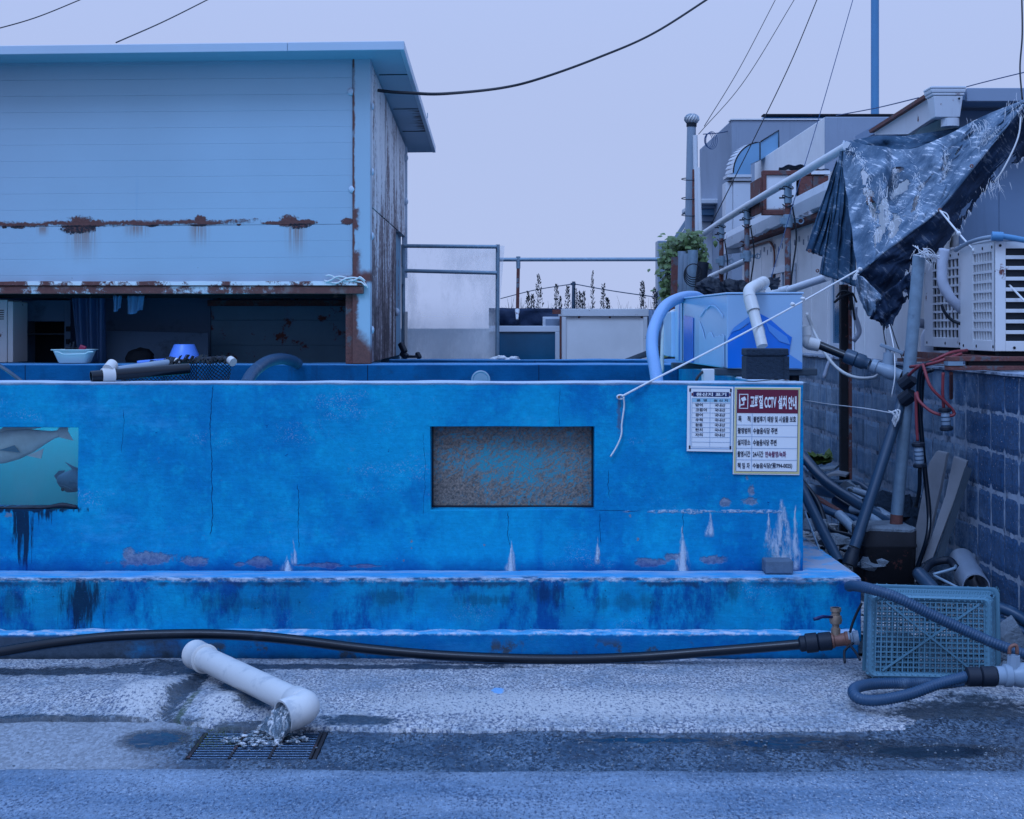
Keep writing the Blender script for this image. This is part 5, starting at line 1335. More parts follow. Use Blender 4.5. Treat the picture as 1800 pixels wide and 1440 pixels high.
for i, lab in ((2, 'black wires wound round the far joint of the white pipe rail'), (3, 'black wires wound round the middle joint of the white pipe rail'), (4, 'black wires wound round the nearest joint of the white pipe rail')):
    t = rp[i]; mb = MB()
    for k in range(3): mb.tube([t + Vector((.042 * math.cos(a), .03 * math.sin(a), -.05 - .07 * k + .012 * math.sin(a * 2 + k))) for a in [2 * math.pi * j / 12 for j in range(13)]], .005, 4)
    mb.tube(spline([t + Vector((.03, -.03, -.2)), t + Vector((.06, -.03, -.45)), t + Vector((.02, -.03, -.8)), t + Vector((.04, -.03, -1.2))], 5), .007, 5)
    solo(mb, 'tie_wire', M['wire'], lab, 'wire', 'tie wires on the pipe rail')
po = thing('rusty_square_post', 'dark rusty square steel post standing at the alley mouth', 'post', P(1487, 970, 9.5))
MB().box(PX(1478.5, 9.5), PX(1491, 9.5), 9.5, 9.56, .05, PZ(500, 9.5)).build('post_web', M['rustdark'], po, bev=.004)
MB().box(PX(1491.3, 9.5), PX(1496, 9.5), 9.47, 9.56, .25, PZ(503, 9.5)).build('post_flange', M['rustpost'], po, bev=.003)
mb = MB()
for k in range(4): mb.tube(spline([P(1470 + 12 * k, 523 + 3 * k, 9.42), P(1480 + 6 * k, 512 + k, 9.42), P(1497, 518 + 6 * k, 9.42), P(1492 + 3 * k, 545, 9.42)], 5), .007, 5)
mb.tube(spline([P(1466, 532, 9.4), P(1480, 521, 9.4), P(1494, 516, 9.4)], 5), .009, 5); mb.tube(spline([P(1497, 520, 9.4), P(1500, 545, 9.4), P(1503, 563, 9.4)], 5), .008, 5)
solo(mb, 'black_cable_ties', M['wire'], 'black cables tied round the top of the rusty square post', 'wire')
# pipe bundle, plant, black bags behind the filter box
for i, (px, a, b, r, m, lab) in enumerate(((1199, 442, 600, .045, 'pvcgrey', 'leftmost grey pipe of the upright bundle beside the climbing plant'), (1207, 446, 600, .03, 'pvcgrey', 'thin grey pipe second in the upright bundle'), (1218, 440, 600, .05, 'galv', 'thickest pale pipe in the upright bundle'), (1186, 452, 600, .035, 'rusty', 'rusty bar at the left of the upright pipe bundle'), (1236, 461, 540, .055, 'blackm', 'black open pipe leaning in front of the upright bundle'))):
    top = P(px, a, 14.0 - .1 * i); bot = P(px - 3 - (6 if m == 'blackm' else 0), b, 14.0 - .1 * i)
    mb = MB().pipe([bot, top], r, .007) if m != 'rusty' else MB().bar(bot, top, .06, .05)
    solo(mb, 'upright_pipe', M[m], lab, 'pipe', 'upright pipes beside the climbing plant', smooth=True)
mb = MB()
for k in range(5): mb.tube([P(1219 + (13 + k) * math.cos(t), 476 + (12 + 2 * k) * math.sin(t) + 2 * k, 13.4 + .05 * k) for t in [2 * math.pi * j / 22 for j in range(23)]], .006, 4)
solo(mb, 'black_wire_coil', M['wire'], 'coil of black wire hung on the upright pipes', 'wire coil')
for i, (px, py, r, lab) in enumerate(((1252, 508, .13, 'rumpled black sack behind the filter box, left one'), (1296, 512, .13, 'rumpled black sack behind the filter box, right one'))):
    mb = MB().ball(P(px, py, 12.6), r, 30, 20, (1.05, .7, .8), .0)
    for v in mb.v:
        d = v - P(px, py, 12.6); v += d * (.35 * fbm(d, 9, 3, i) + .12 * nz(d, 30, i))
    solo(mb, 'black_sack', M['blackm'], lab, 'sack', 'black sacks behind the filter box')
iv = thing('climbing_plant', 'leafy green climbing plant hanging over the upright pipes', 'plant', P(1195, 600, 14.4))
mb = MB(); lv = 0
def leaf(mb, c, d, n, l):
    d = d.normalized(); s_ = d.cross(n).normalized(); n = s_.cross(d)
    p = [c, c + d * l * .3 + s_ * l * .33, c + d * l * .65 + s_ * l * .26, c + d * l - n * l * .15, c + d * l * .65 - s_ * l * .26, c + d * l * .3 - s_ * l * .33, c + d * l * .5 + n * l * .1]
    mb.add(p, [(0, 1, 6), (1, 2, 6), (2, 3, 6), (3, 4, 6), (4, 5, 6), (5, 0, 6)])
cl_ = [(1200, 425, 26, 17, 150), (1175, 445, 15, 22, 110), (1172, 490, 12, 34, 110), (1225, 430, 15, 18, 90), (1180, 520, 9, 14, 30), (1210, 413, 20, 9, 70), (1238, 455, 8, 18, 40), (1185, 540, 12, 9, 18), (1178, 583, 8, 14, 16), (1183, 610, 7, 10, 12)]
for cx, cy, rx, ry, n in cl_:
    for k in range(n):
        a = rng.uniform(0, 6.28); q = rng.random() ** .5 if rng.random() < .6 else abs(rng.gauss(0, .85))
        c = P(cx + rx * q * math.cos(a), cy + ry * q * math.sin(a), 14.25 + rng.uniform(-.25, .25))
        leaf(mb, c, Vector((rng.uniform(-.8, .6), rng.uniform(-1, .3), rng.uniform(-1, .1))), Vector((rng.uniform(-.4, .4), -.6, 1)), rng.uniform(.045, .10))
mb.build('foliage', M['leaf'], iv)
mb = MB()
for k in range(9): mb.tube(spline([P(1200 + rng.uniform(-25, 30), 415 + rng.uniform(0, 12), 14.3), P(1190 + rng.uniform(-20, 30), 450, 14.3), P(1178 + rng.uniform(-8, 12), 500, 14.3), P(1180 + rng.uniform(-8, 8), 540 + rng.uniform(0, 90), 14.3)], 6), .006, 4)
mb.build('stems', M['woodd'], iv)

# ------------------------------------------------------------------ filter box, its pipes, block and hoses on the tank
fb = thing('filter_box', 'long pale blue plastic filter box on planks above the tank corner', 'filter box', P(1340, 650, 8.6))
Y0, Y1 = 8.0, 9.7
f00, f10 = P(1278, 648, Y0), P(1411, 650, Y0); t00, t10 = P(1278, 517.5, Y0), P(1411, 517, Y0)
bk = Vector((-.085, Y1 - Y0, .0))
MB().prism([f00, f10, t10, t00], bk).build('body', M['frp'], fb, bev=.006)
b0 = f00 + bk; 
MB().box(b0.x - .03, b0.x + .35, Y1 + .002, Y1 + .5, b0.z + .03, PZ(532, Y1) - .06).build('rear_tray', M['filmp'], fb, bev=.006)
lid = MB().prism([t00 + Vector((-.006, -.006, .001)), t10 + Vector((.006, -.006, .001)), t10 + bk + Vector((.006, 0, .001)), t00 + bk + Vector((-.006, 0, .001))], (0, 0, .010)); lid.build('rim', M['filmp'], fb, bev=.003)
lf = lambda pts, m, dy: MB().prism([P(a, b, Y0 - dy) for a, b in pts], (0, -.003, 0)).build('film', M[m], fb)
lf([(1279, 647), (1279, 596), (1288, 582), (1300, 580), (1313, 572), (1319, 556), (1325, 575), (1333, 606), (1336, 646)], 'film', .004)
lf([(1281, 590), (1290, 576), (1320, 554), (1318, 566), (1300, 579), (1288, 583)], 'film2', .008)
lf([(1335, 551), (1352, 560), (1383, 587), (1392, 593), (1388, 615), (1384, 647), (1345, 647), (1345, 580)], 'film', .004)
lf([(1346, 566), (1383, 592), (1389, 606), (1370, 600), (1352, 582)], 'film2', .008)
lf([(1386, 647), (1386, 622), (1410, 638), (1409.5, 648)], 'film2', .004)
def sf(u, v, dx=-.004):
    a = f00.lerp(t00, v) + bk * u; return a + Vector((dx, 0, 0))
def spl(uv, m, dx): MB().prism([sf(u, v, dx) for u, v in uv], (-.003, 0, 0)).build('film', M[m], fb)
spl([(.60, .02), (.80, .02), (.80, .74), (.60, .70)], 'film', -.004)
spl([(.84, .02), (.995, .02), (.995, .96), (.84, .96)], 'filmp', -.004)
wav = [(.03 + .45 * k / 16, .44 + .10 * math.sin(k * .9) * (k / 16) + .05 * nz((k * .7, 0, 0)) + (.10 if k > 12 else 0)) for k in range(17)]
spl([(.48, .02), (.03, .02)] + wav, 'filmp', -.004)
arc_ = [(.05 + .42 * k / 14, .72 + .16 * math.sin(math.pi * k / 14)) for k in range(15)]
spl(arc_ + [(u, v - .02 - .05 * abs(nz((u * 30, 1, 0)))) for u, v in reversed(arc_)], 'filmp', -.0045)
spl([(.88, .02), (.90, .02), (.90, .95), (.88, .95)], 'film2', -.008)
for x0, x1, y0, y1, lab in ((PX(1250, 8.2), PX(1425, 8.2), 8.02, 8.14, 'weathered plank under the front of the filter box'), (PX(1180, 9.4), PX(1360, 9.4), 9.3, 9.42, 'weathered plank under the rear of the filter box')):
    solo(MB().box(x0, x1, y0, y1, TOPZ + .003, f00.z - .001), 'support_plank', M['woodd'], lab, 'plank', 'planks under the filter box', bev=.006)
solo(MB().box(PX(1236, 7.9), PX(1256, 7.9), 7.9, 7.97, .9, f00.z + .0), 'white_stand', M['white'], 'short white stand under the left end of the filter box', 'stand', bev=.004)
solo(MB().tube(spline([P(1222, 676, 7.8), P(1226, 664, 7.8), P(1234, 655, 7.9), P(1240, 652, 8.0)], 5), .008, 6), 'black_tube', M['wire'], 'thin black tube curving under the filter box', 'tube', smooth='all')
solo(MB().cyl(P(1396, 690, 8.1), P(1396, 652, 8.1), .028), 'stub_pipe', M['blackm'], 'dark stub pipe below the filter box at the tank corner', 'pipe', smooth=True)
# dark block with recessed end
kb = thing('dark_cement_block', 'dark wet cement block on the tank corner in front of the filter box', 'block', P(1348, 667, 7.24))
YK = 7.20; kz0 = TOPZ + .012
MB().box(PX(1312, YK), PX(1386, YK), YK, YK + .15, kz0, kz0 + .118).build('body', M['blockd'], kb, bev=.006)
MB().box(PX(1312, YK) - .001, PX(1386, YK) + .001, YK - .006, YK + .152, kz0 + .119, kz0 + .156).build('top_course', M['blockd'], kb, bev=.007)
MB().box(PX(1378, YK), PX(1387, YK), YK - .008, YK - .001, kz0, kz0 + .117).build('rib', M['blockd'], kb, bev=.003)
# pvc elbow pipe over the box
el = thing('white_elbow_pipe', 'white plastic pipe bending over the filter box and down behind the block', 'pipe', P(1340, 612, 7.7))
q = [P(1340, 609, 7.62), P(1332, 572, 7.66), P(1324, 545, 7.72)]
MB().cyl(q[0], q[2], .030, seg=18).build('down_pipe', M['pvc'], el, smooth=True)
MB().cyl(P(1324.5, 547, 7.71), P(1318, 524, 7.75), .036, seg=18).build('socket', M['pvc'], el, smooth=True)
MB().tube(spline([P(1318, 525, 7.75), P(1317, 512, 7.79), P(1324, 505, 7.85), P(1336, 500, 7.98)], 6), .033, 18).build('elbow', M['pvc'], el, smooth='all')
MB().cyl(P(1330, 503, 7.92), P(1342, 497, 8.12), .037, seg=18).build('socket', M['pvc'], el, smooth=True)
mb = MB().ball(P(1353, 499, 8.25), .05, 12, 8, (1.2, .8, .7), .9, 3); solo(mb, 'black_rag', M['blackm'], 'small black rag bunched at the pipe elbow over the filter box', 'rag')
solo(MB().prism([P(1345, 517, 8.2), P(1348, 504, 8.2), P(1353, 505, 8.2), P(1358, 517, 8.2)], (0, .03, 0)), 'white_bracket', M['pvc'], 'small white wedge bracket on top of the filter box', 'bracket', bev=.003)
hb = MB(); corrugated(hb, [P(1157, 684, 8.0), P(1152, 650, 8.1), P(1146, 610, 8.3), P(1150, 575, 8.6), P(1168, 540, 9.0), P(1195, 524, 9.4), P(1220, 521, 9.6), P(1234, 527, 9.7)], .036, .011, .035, 16)
solo(hb, 'blue_arched_hose', M['bluehose'], 'thick pale blue hose arching from the filter box into the tank', 'hose', smooth='all')
solo(MB().tube(spline([P(1164, 655, 10.2), P(1164, 620, 10.2), P(1167, 580, 10.2), P(1178, 552, 10.2), P(1190, 545, 10.3)], 6), .014, 8), 'white_thin_hose', M['pvc'], 'thin white hose behind the thick blue arched hose', 'hose', smooth='all')
# outlet pipe from the right of the box down to the valve
ov = thing('outlet_pipe_valve', 'white and black outlet pipe with tap valve running right from the filter box', 'pipe', P(1500, 620, 8.2))
MB().pipe([P(1415, 574, 8.15), P(1417, 590, 8.15)], .034, .006).build('open_socket', M['pvc'], ov, smooth=True)
MB().tube(spline([P(1417, 588, 8.15), P(1416, 598, 8.15), P(1423, 606, 8.15), P(1440, 607, 8.13)], 6), .031, 16).build('elbow', M['pvc'], ov, smooth='all')
MB().cyl(P(1421, 603, 8.14), P(1440, 607.5, 8.13), .036, seg=16).build('socket', M['pvc'], ov, smooth=True)
MB().cyl(P(1438, 606, 8.13), P(1492, 628, 8.05), .024).build('black_pipe', M['black'], ov, smooth=True)
a0, a1 = P(1486, 625, 8.06), P(1534, 643, 8.0); dd = (a1 - a0)
MB().lathe([(.040, 0), (.043, .015), (.043, .06), (.036, .065), (.042, .07), (.042, .11), (.033, .12), (.033, .14)], a0, dd, 14).build('coupling', M['pvcdark'], ov, smooth=True)
MB().lathe([(.040, 0), (.040, .03), (.034, .035), (.036, .07), (.042, .09), (.042, .12), (.036, .14), (.036, .17)], P(1532, 642, 8.0), dd, 14).build('valve_body', M['pvcgrey'], ov, smooth=True)
MB().cyl(P(1561, 642, 7.98), P(1562, 620, 7.98), .032, .028, 12).build('valve_neck', M['pvcgrey'], ov, smooth=True)
MB().bar(P(1547, 606, 7.98), P(1588, 621, 7.96), .022, .02).build('valve_handle', M['pvcgrey'], ov, bev=.004); MB().cyl(P(1562, 622, 7.98), P(1560, 611, 7.98), .014).build('valve_stem', M['pvcgrey'], ov)
MB().cyl(P(1574, 656, 7.97), P(1600, 664, 7.93), .036).build('end_cap', M['blackm'], ov, smooth=True)

# ------------------------------------------------------------------ torn tarpaulin
def tarp_patch(top, bot, nu, nv, folds, holes=(), ragged=0.0, seed=0):
    T = spline([P(*p) for p in top], 12); B = spline([P(*p) for p in bot], 12)
    def at(L, t):
        f = t * (len(L) - 1); i = min(len(L) - 2, int(f)); return L[i].lerp(L[i + 1], f - i)
    def fn(u, v):
        p = at(T, u).lerp(at(B, u), v); k = math.sin(math.pi * min(1, v * 1.1)) * .6 + .4
        p.y += k * (folds * (.5 * math.sin(u * 17 + seed + 2 * v) + .35 * math.sin(u * 41 + seed * 2 - 3 * v)) + folds * .9 * fbm((u * 5, v * 3, seed), 1, 3))
        p.z -= .02 * math.sin(math.pi * v) * (1 - abs(2 * u - 1))
        if ragged and v > .9: p.z += ragged * nz((u * 40, seed, 0))
        return p
    def skip(u, v):
        for (a, b, ra, rb, th) in holes:
            du, dv = u - a, v - b; c, s_ = math.cos(th), math.sin(th)
            e = ((du * c + dv * s_) / ra) ** 2 + ((-du * s_ + dv * c) / rb) ** 2
            if e < 1 + .9 * fbm((u * 22, v * 22, seed), 1, 2): return True
        return False
    return MB().grid(fn, nu, nv, skip), fn
tp = thing('torn_tarpaulin', 'torn faded blue tarpaulin with frayed white threads hung over the alley', 'tarpaulin', P(1600, 575, 8.8))
topA = [(1483, 246, 9.25), (1540, 258, 9.0), (1600, 262, 8.9), (1660, 240, 8.75), (1730, 204, 8.55), (1795, 178, 8.4)]
hemA = [(1508, 482, 8.25), (1545, 450, 8.25), (1600, 408, 8.28), (1652, 366, 8.3), (1715, 288, 8.3), (1798, 186, 8.3)]
mbA, fA = tarp_patch(topA, hemA, 170, 110, .11, [(.15, .52, .045, .16, -.2), (.235, .66, .035, .22, .15), (.30, .80, .04, .12, .1), (.19, .80, .03, .10, .3), (.37, .42, .030, .07, .2), (.10, .30, .02, .07, 0), (.43, .66, .018, .10, .25), (.33, .22, .03, .03, 0), (.62, .4, .012, .06, .3), (.70, .35, .012, .05, .3), (.28, .42, .02, .06, .2), (.50, .48, .010, .09, .3)], 0, 1.0)
mbA.build('main_sheet', M['tarpl'], tp, smooth='all', solid=.004)
mbB, fB = tarp_patch([(1478, 256, 9.28), (1490, 262, 9.15), (1503, 272, 9.05)], [(1440, 482, 9.25), (1470, 492, 9.1), (1506, 505, 8.98)], 40, 50, .06, (), .02, 3.0)
mbB.build('hanging_flap', M['tarpd'], tp, smooth='all', solid=.004)
mbB2, _ = tarp_patch([(1470, 282, 9.35), (1478, 290, 9.32)], [(1417, 440, 9.4), (1446, 452, 9.35)], 16, 30, .04, (), .01, 5.0)
mbB2.build('hanging_flap', M['tarpd'], tp, smooth='all', solid=.004)
mbC, fC = tarp_patch([(1510, 484, 8.24), (1546, 452, 8.24), (1601, 410, 8.27), (1653, 368, 8.29), (1716, 290, 8.29), (1799, 188, 8.29)], [(1562, 540, 8.28), (1600, 468, 8.32), (1640, 452, 8.36), (1690, 392, 8.4), (1735, 330, 8.4), (1815, 262, 8.4)], 90, 30, .04, [(.32, .95, .03, .14, 0), (.66, .8, .05, .12, 0), (.88, .85, .05, .2, 0)], .05, 7.0)
mbC.build('hem_band', M['tarpn'], tp, smooth='all', solid=.004)
mbD, _ = tarp_patch([(1500, 486, 8.27), (1512, 484, 8.23), (1530, 500, 8.22), (1553, 524, 8.22)], [(1506, 510, 8.26), (1520, 545, 8.23), (1530, 556, 8.22), (1548, 535, 8.22)], 26, 20, .03, (), 0, 9.0)
mbD.build('lower_corner', M['tarpl'], tp, smooth='all', solid=.004)
mbE, _ = tarp_patch([(1528, 560, 8.2), (1550, 522, 8.2), (1575, 500, 8.2), (1600, 478, 8.2)], [(1548, 566, 8.2), (1562, 575, 8.2), (1588, 535, 8.2), (1602, 520, 8.2)], 30, 18, .04, [(.8, .6, .08, .2, 0)], .05, 11.0)
mbE.build('lower_corner', M['tarpn'], tp, smooth='all', solid=.004)
mbR, _ = tarp_patch([(1487, 249, 9.3), (1540, 240, 9.2), (1600, 238, 9.1), (1700, 222, 8.8), (1760, 205, 8.6)], [(1500, 268, 9.1), (1540, 272, 9.0), (1600, 262, 8.95), (1680, 240, 8.75), (1750, 208, 8.6)], 60, 14, .05, (), 0, 13.0)
mbR.build('rolled_edge', M['tarpd'], tp, smooth='all', solid=.006)
mb = MB().tube([p + Vector((0, -.012, .004)) for p in spline([P(*p) for p in hemA], 10)], .010, 8); mb.build('hem_tube', M['tarpl'], tp, smooth='all')
mb = MB()                                        # frayed white threads on tears, ridge and edges
def thread(p, d, l, w=.0016):
    pts = [p]; d = d.normalized()
    for k in range(4):
        d = (d + Vector((rng.uniform(-.45, .45), rng.uniform(-.2, .1), rng.uniform(-.75, .05)))).normalized(); pts.append(pts[-1] + d * l / 4)
    mb.tube(pts, [w, w, w * .8, w * .6, w * .4], 3, False)
TEARS = ([(.10, .12), (.13, .3), (.12, .5), (.15, .68), (.19, .85)], [(.20, .32), (.24, .5), (.26, .7), (.28, .88)], [(.30, .2), (.34, .4), (.36, .6), (.35, .78)], [(.44, .28), (.47, .5), (.45, .72), (.40, .86)], [(.60, .2), (.64, .42), (.62, .62)], [(.78, .15), (.82, .4), (.84, .62)], [(.02, .04), (.06, .10), (.10, .18)])
for tr in TEARS:
    for k in range(150):
        f = rng.random() * (len(tr) - 1); i = int(f); t = f - i
        u = tr[i][0] * (1 - t) + tr[i + 1][0] * t + rng.gauss(0, .014); v = tr[i][1] * (1 - t) + tr[i + 1][1] * t + rng.gauss(0, .03)
        u = min(.99, max(.01, u)); v = min(.98, max(.01, v)); w_ = (fA(min(1, u + .01), min(1, v + .08)) - fA(u, v))
        thread(fA(u, v) + Vector((0, -.010, 0)), w_.normalized() * rng.choice((1, 1, 1, -1)) + Vector((rng.uniform(-.5, .5), -.15, rng.uniform(-.3, .3))), rng.uniform(.015, .06), rng.uniform(.0008, .0017))
for k in range(130):
    u = rng.random(); thread(fC(u, .98), Vector((rng.uniform(-.4, .4), -.1, -1)), rng.uniform(.015, .05), .0013)
for (px, py, Y, n) in ((1785, 185, 8.28, 25), (1620, 448, 8.25, 12), (1742, 322, 8.35, 30), (1735, 245, 8.35, 30), (1720, 215, 8.4, 25)):
    for k in range(n): thread(P(px + rng.gauss(0, 11), py + rng.gauss(0, 9), Y), Vector((rng.uniform(-.7, .7), -.2, rng.uniform(-1.4, .2))), rng.uniform(.03, .09), rng.uniform(.0008, .0016))
mb.build('frayed_threads', M['thread'], tp, kind='stuff')
for (px, py, Y) in ((1419 + 4, 441, 9.36), (1437, 476, 9.2), (1708, 292, 8.28), (1652, 369, 8.27)):
    MB().tube([P(px + 2.4 * math.cos(a), py + 2.4 * math.sin(a), Y - .03) for a in [2 * math.pi * k / 10 for k in range(11)]], .004, 5).build('eyelet', M['bronze'], tp)
def rope(pts, lab, r=.0055, n=10, name='rope', mat='rope', cat='rope'):
    solo(MB().tube(spline(pts, n), r, 6), name, M[mat], lab, cat, smooth='all')
RA, RB = P(1093, 697, 7.10), P(1511, 473, 8.17)
RM = P(1141, 671.5, 7.13)
rope([RA, RA.lerp(RM, .5), RM] + [RM.lerp(RB, t) - Vector((0, 0, .012 * math.sin(math.pi * t))) for t in (.2, .4, .6, .8, 1)], 'white rope stretched from the tank hook up to the tarpaulin hem')
rope([P(1652, 370, 8.24), P(1700, 427, 7.95), P(1752, 478, 7.65), P(1830, 560, 7.3)], 'white knotted rope running from the tarpaulin down past the air conditioner')
rope([P(1096, 698, 7.10), P(1097, 715, 7.115), P(1093, 745, 7.12), P(1092, 765, 7.12), P(1084, 785, 7.12), P(1073, 803, 7.12)], 'loose white rope end hanging down the blue wall', .0042, 6)
hk = thing('iron_hook', 'small rusty ring hook in the blue wall holding the rope', 'hook', P(1091, 698, 7.12))
MB().tube([P(1091 + 6 * math.cos(a), 698 + 3.4 * math.sin(a), 7.11) for a in [2 * math.pi * k / 14 for k in range(15)]], .005, 6).build('ring', M['rope'], hk, smooth='all')
MB().cyl(P(1088, 698, 7.145), P(1088, 698, 7.10), .006).build('pin', M['bronze'], hk)
mb = MB()
for (px, py, Y) in ((1393, 535, 7.82), (1411, 525, 7.87), (1685, 410, 8.03), (1512, 473, 8.16), (1712, 440, 7.88)): mb.ball(P(px, py, Y - .01), .011, 8, 6, (1.3, 1, 1), .5, px)
for k in range(2): mb.tube(spline([P(1512, 473, 8.15), P(1502, 484 + 3 * k, 8.14), P(1500 + 4 * k, 492, 8.14), P(1506, 482, 8.14)], 6), .004, 5)
mb.tube(spline([P(1653, 371, 8.23), P(1664, 376, 8.21), P(1668, 386, 8.2), P(1660, 380, 8.21)], 6), .004, 5)
solo(mb, 'rope_knots', M['rope'], 'small knots and loops tied in the white tarpaulin ropes', 'knots', smooth='all')
for i, (pts, lab) in enumerate((([(1552, 570, 8.18), (1554, 590, 8.1), (1557, 605, 8.0)], 'short cord hanging from the tarpaulin tip, left one'), ([(1566, 572, 8.18), (1575, 600, 8.05), (1590, 640, 7.95)], 'dark cord from the tarpaulin tip to the tap, right one'), ([(1563, 571, 8.18), (1571, 612, 8.0), (1573, 660, 7.88), (1567, 698, 7.88)], 'pale string hanging from the tarpaulin past the tap'))):
    rope([P(*p) for p in pts], lab, .0035, 6, 'cord', 'wire' if i < 2 else 'rope', 'cord')
rope([P(1415, 704, 8.6), P(1460, 711, 8.4), P(1520, 718, 8.1), P(1572, 727, 7.85)], 'thin twisted wire strung across the alley to the slanting pipe', .003, 6, 'wire', 'rope', 'wire')
for pts, lab in (([(1795, 186, 8.3), (1790, 240, 8.25), (1765, 295, 8.25), (1748, 320, 8.3)], 'white strings dangling from the upper corner of the tarpaulin'), ([(1797, 175, 8.3), (1793, 120, 8.4), (1797, 60, 8.5), (1796, -10, 8.6)], 'dark cord rising from the tarpaulin corner out of the picture')):
    rope([P(*p) for p in pts], lab, .005, 8, 'cord', 'rope' if 'white' in lab else 'wire', 'cord')

# ------------------------------------------------------------------ air conditioners on their rack
def aircon(X0, Y0, Y1, depth, zb, h, lab, stained):
    r = thing('air_conditioner', lab, 'air conditioner', (X0, (Y0 + Y1) / 2, zb), 'outdoor air conditioner units')
    wm = M['white'] if not stained else M['whiter']
    MB().box(X0 + .02, X0 + depth, Y0 + .02, Y1, zb + .01, zb + h - .005).build('core', M['slot'], r)
    L = Y1 - Y0
    # long face: sheet with a panel of slots
    g0, g1 = Y0 + .06, Y0 + .62 * L + (.10 if stained else .0)
    for a, b, c, d in ((Y0, g0 - .001, zb, zb + h), (g1 + .001, Y1, zb, zb + h), (g0, g1, zb, zb + .06), (g0, g1, zb + h - .055, zb + h)):
        MB().box(X0, X0 + .016, a, b, c, d).build('casing', wm, r, bev=.003)
    nr = 9; hh = (h - .115) / nr
    for k in range(1, nr): MB().box(X0 + .001, X0 + .012, g0, g1, zb + .06 + hh * k - .0065, zb + .06 + hh * k + .0065).build('grille_bar', wm if not stained else M['whiter'], r)
    nc = 7
    mb = MB()
    for k in range(1, nc):
        y = g0 + (g1 - g0) * k / nc; mb.box(X0 + .003, X0 + .013, y - .006, y + .006, zb + .0605, zb + h - .0555)
    mb.build('grille_uprights', wm if not stained else M['whiter'], r)
    # end face towards the street: nine wide louvre openings
    ex0, ex1 = X0 + .055, X0 + .165
    for a, b in ((X0, ex0), (ex1, ex1 + .022), (X0 + depth - .03, X0 + depth)): MB().box(a, b, Y0 - .004, Y0 + .014, zb + .001, zb + h - .001).build('casing', wm, r, bev=.003)
    for e0, e1 in ((ex0, ex1), (ex1 + .022, X0 + depth - .03)):
        for k in range(nr + 1):
            zz = zb + .045 + (h - .075) * k / nr
            z0 = zb + .001 if k == 0 else zz - .010; z1 = zb + h - .001 if k == nr else zz + .010
            MB().box(e0 + .0005, e1 - .0005, Y0 - .002, Y0 + .012, z0, z1).build('louvre_bar', wm, r, bev=.002)
    MB().box(X0 - .004, X0 + depth + .004, Y0 - .008, Y1 + .004, zb + h + .0005, zb + h + .016).build('lid', wm, r, bev=.004)
    for (y, z) in ((Y0 + .05, zb + h - .03), (Y0 + .2, zb + h - .03), (Y0 + .03, zb + .025), (Y0 + .3, zb + .025), (Y1 - .06, zb + .025)): MB().dome((X0 - .0005, y, z), (-1, 0, 0), .009, .004, 8).build('screw', M['dark'], r)
    for (x, z) in ((X0 + .025, zb + h - .025), (X0 + .10, zb + .02)): MB().dome((x, Y0 - .0045, z), (0, -1, 0), .008, .004, 8).build('screw', M['dark'], r)
    MB().box(X0 + .04, X0 + depth - .04, Y0 + .06, Y0 + .12, zb - .025, zb + .009).build('foot', M['blackm'], r); MB().box(X0 + .04, X0 + depth - .04, Y1 - .12, Y1 - .06, zb - .025, zb + .009).build('foot', M['blackm'], r)
    return r
aircon(2.585, 7.52, 8.10, .34, PZ(618, 7.52), .585, 'white outdoor air conditioner unit nearest the right edge, on rusty rack', False)
aircon(2.63, 8.22, 8.95, .30, PZ(612, 8.22) - .0, .575, 'rust stained air conditioner unit behind the nearer one', True)
mb = MB().tube(spline([P(1680, 440, 8.1), P(1700, 428, 7.8), P(1724, 420, 7.6), P(1748, 416, 7.5)], 6), .012, 8)
solo(mb, 'grey_line', M['pvcgrey'], 'pale pipe lying along the top edge of the nearer air conditioner', 'pipe', smooth='all')
mb = MB().tube(spline([P(1745, 415, 7.49), P(1765, 416, 7.48), P(1810, 424, 7.46)], 5), .016, 10); mb.cyl(P(1743, 415, 7.49), P(1763, 416, 7.48), .024)
solo(mb, 'blue_drain_pipe', M['bluebar'], 'blue grey pipe with sleeve on top of the nearer air conditioner', 'pipe', smooth=True)
ins = MB().tube(spline([P(1660, 438, 8.12), P(1656, 470, 8.12), P(1658, 500, 8.12), P(1672, 525, 8.12), P(1692, 545, 8.14)], 8), .030, 12)
for v in ins.v: v += Vector((.004 * nz(v, 40), 0, .006 * nz(v, 30, 3)))
solo(ins, 'insulated_hose', M['insul'], 'thick wrapped refrigerant hose hanging between the air conditioners', 'hose', smooth='all')
solo(MB().tube(spline([P(1690, 570, 8.12), P(1672, 562, 8.15), P(1660, 548, 8.15), P(1655, 535, 8.15)], 6), .009, 8), 'black_lead', M['wire'], 'black cable looping between the air conditioners', 'cable', smooth='all')
ins = MB().tube(spline([P(1592, 510, 8.9), P(1602, 488, 8.95), P(1622, 470, 9.0), P(1640, 466, 9.1)], 6), .026, 10)
solo(ins, 'insulated_elbow', M['insul'], 'pale wrapped pipe bend behind the galvanised pole', 'pipe', smooth='all')
solo(MB().cyl(P(1610, 566, 9.0), P(1634, 572, 9.05), .030), 'insulation_stub', M['insul'], 'short wrapped pipe stub beside the stained air conditioner', 'pipe', smooth=True)
solo(MB().lathe([(.055, 0), (.06, .02), (.06, .17), (.045, .21), (.02, .23)], (2.72, 9.12, WT + .01), (0, 0, 1), 16), 'white_canister', M['tubw'], 'small white canister standing behind the stained air conditioner', 'canister', smooth=True)
rk = thing('rusty_rack', 'rusty angle iron rack carrying the air conditioners over the block wall', 'rack', (2.6, 7.8, WT))
for z0, z1, m in ((PZ(635, 7.4), PZ(627, 7.4), 'rusty'), (PZ(651, 7.4), PZ(643, 7.4), 'rusty')):
    MB().box(PX(1665, 7.4), 3.3, 7.38, 7.45, z0, z1).build('front_bar', M[m], rk, bev=.003)
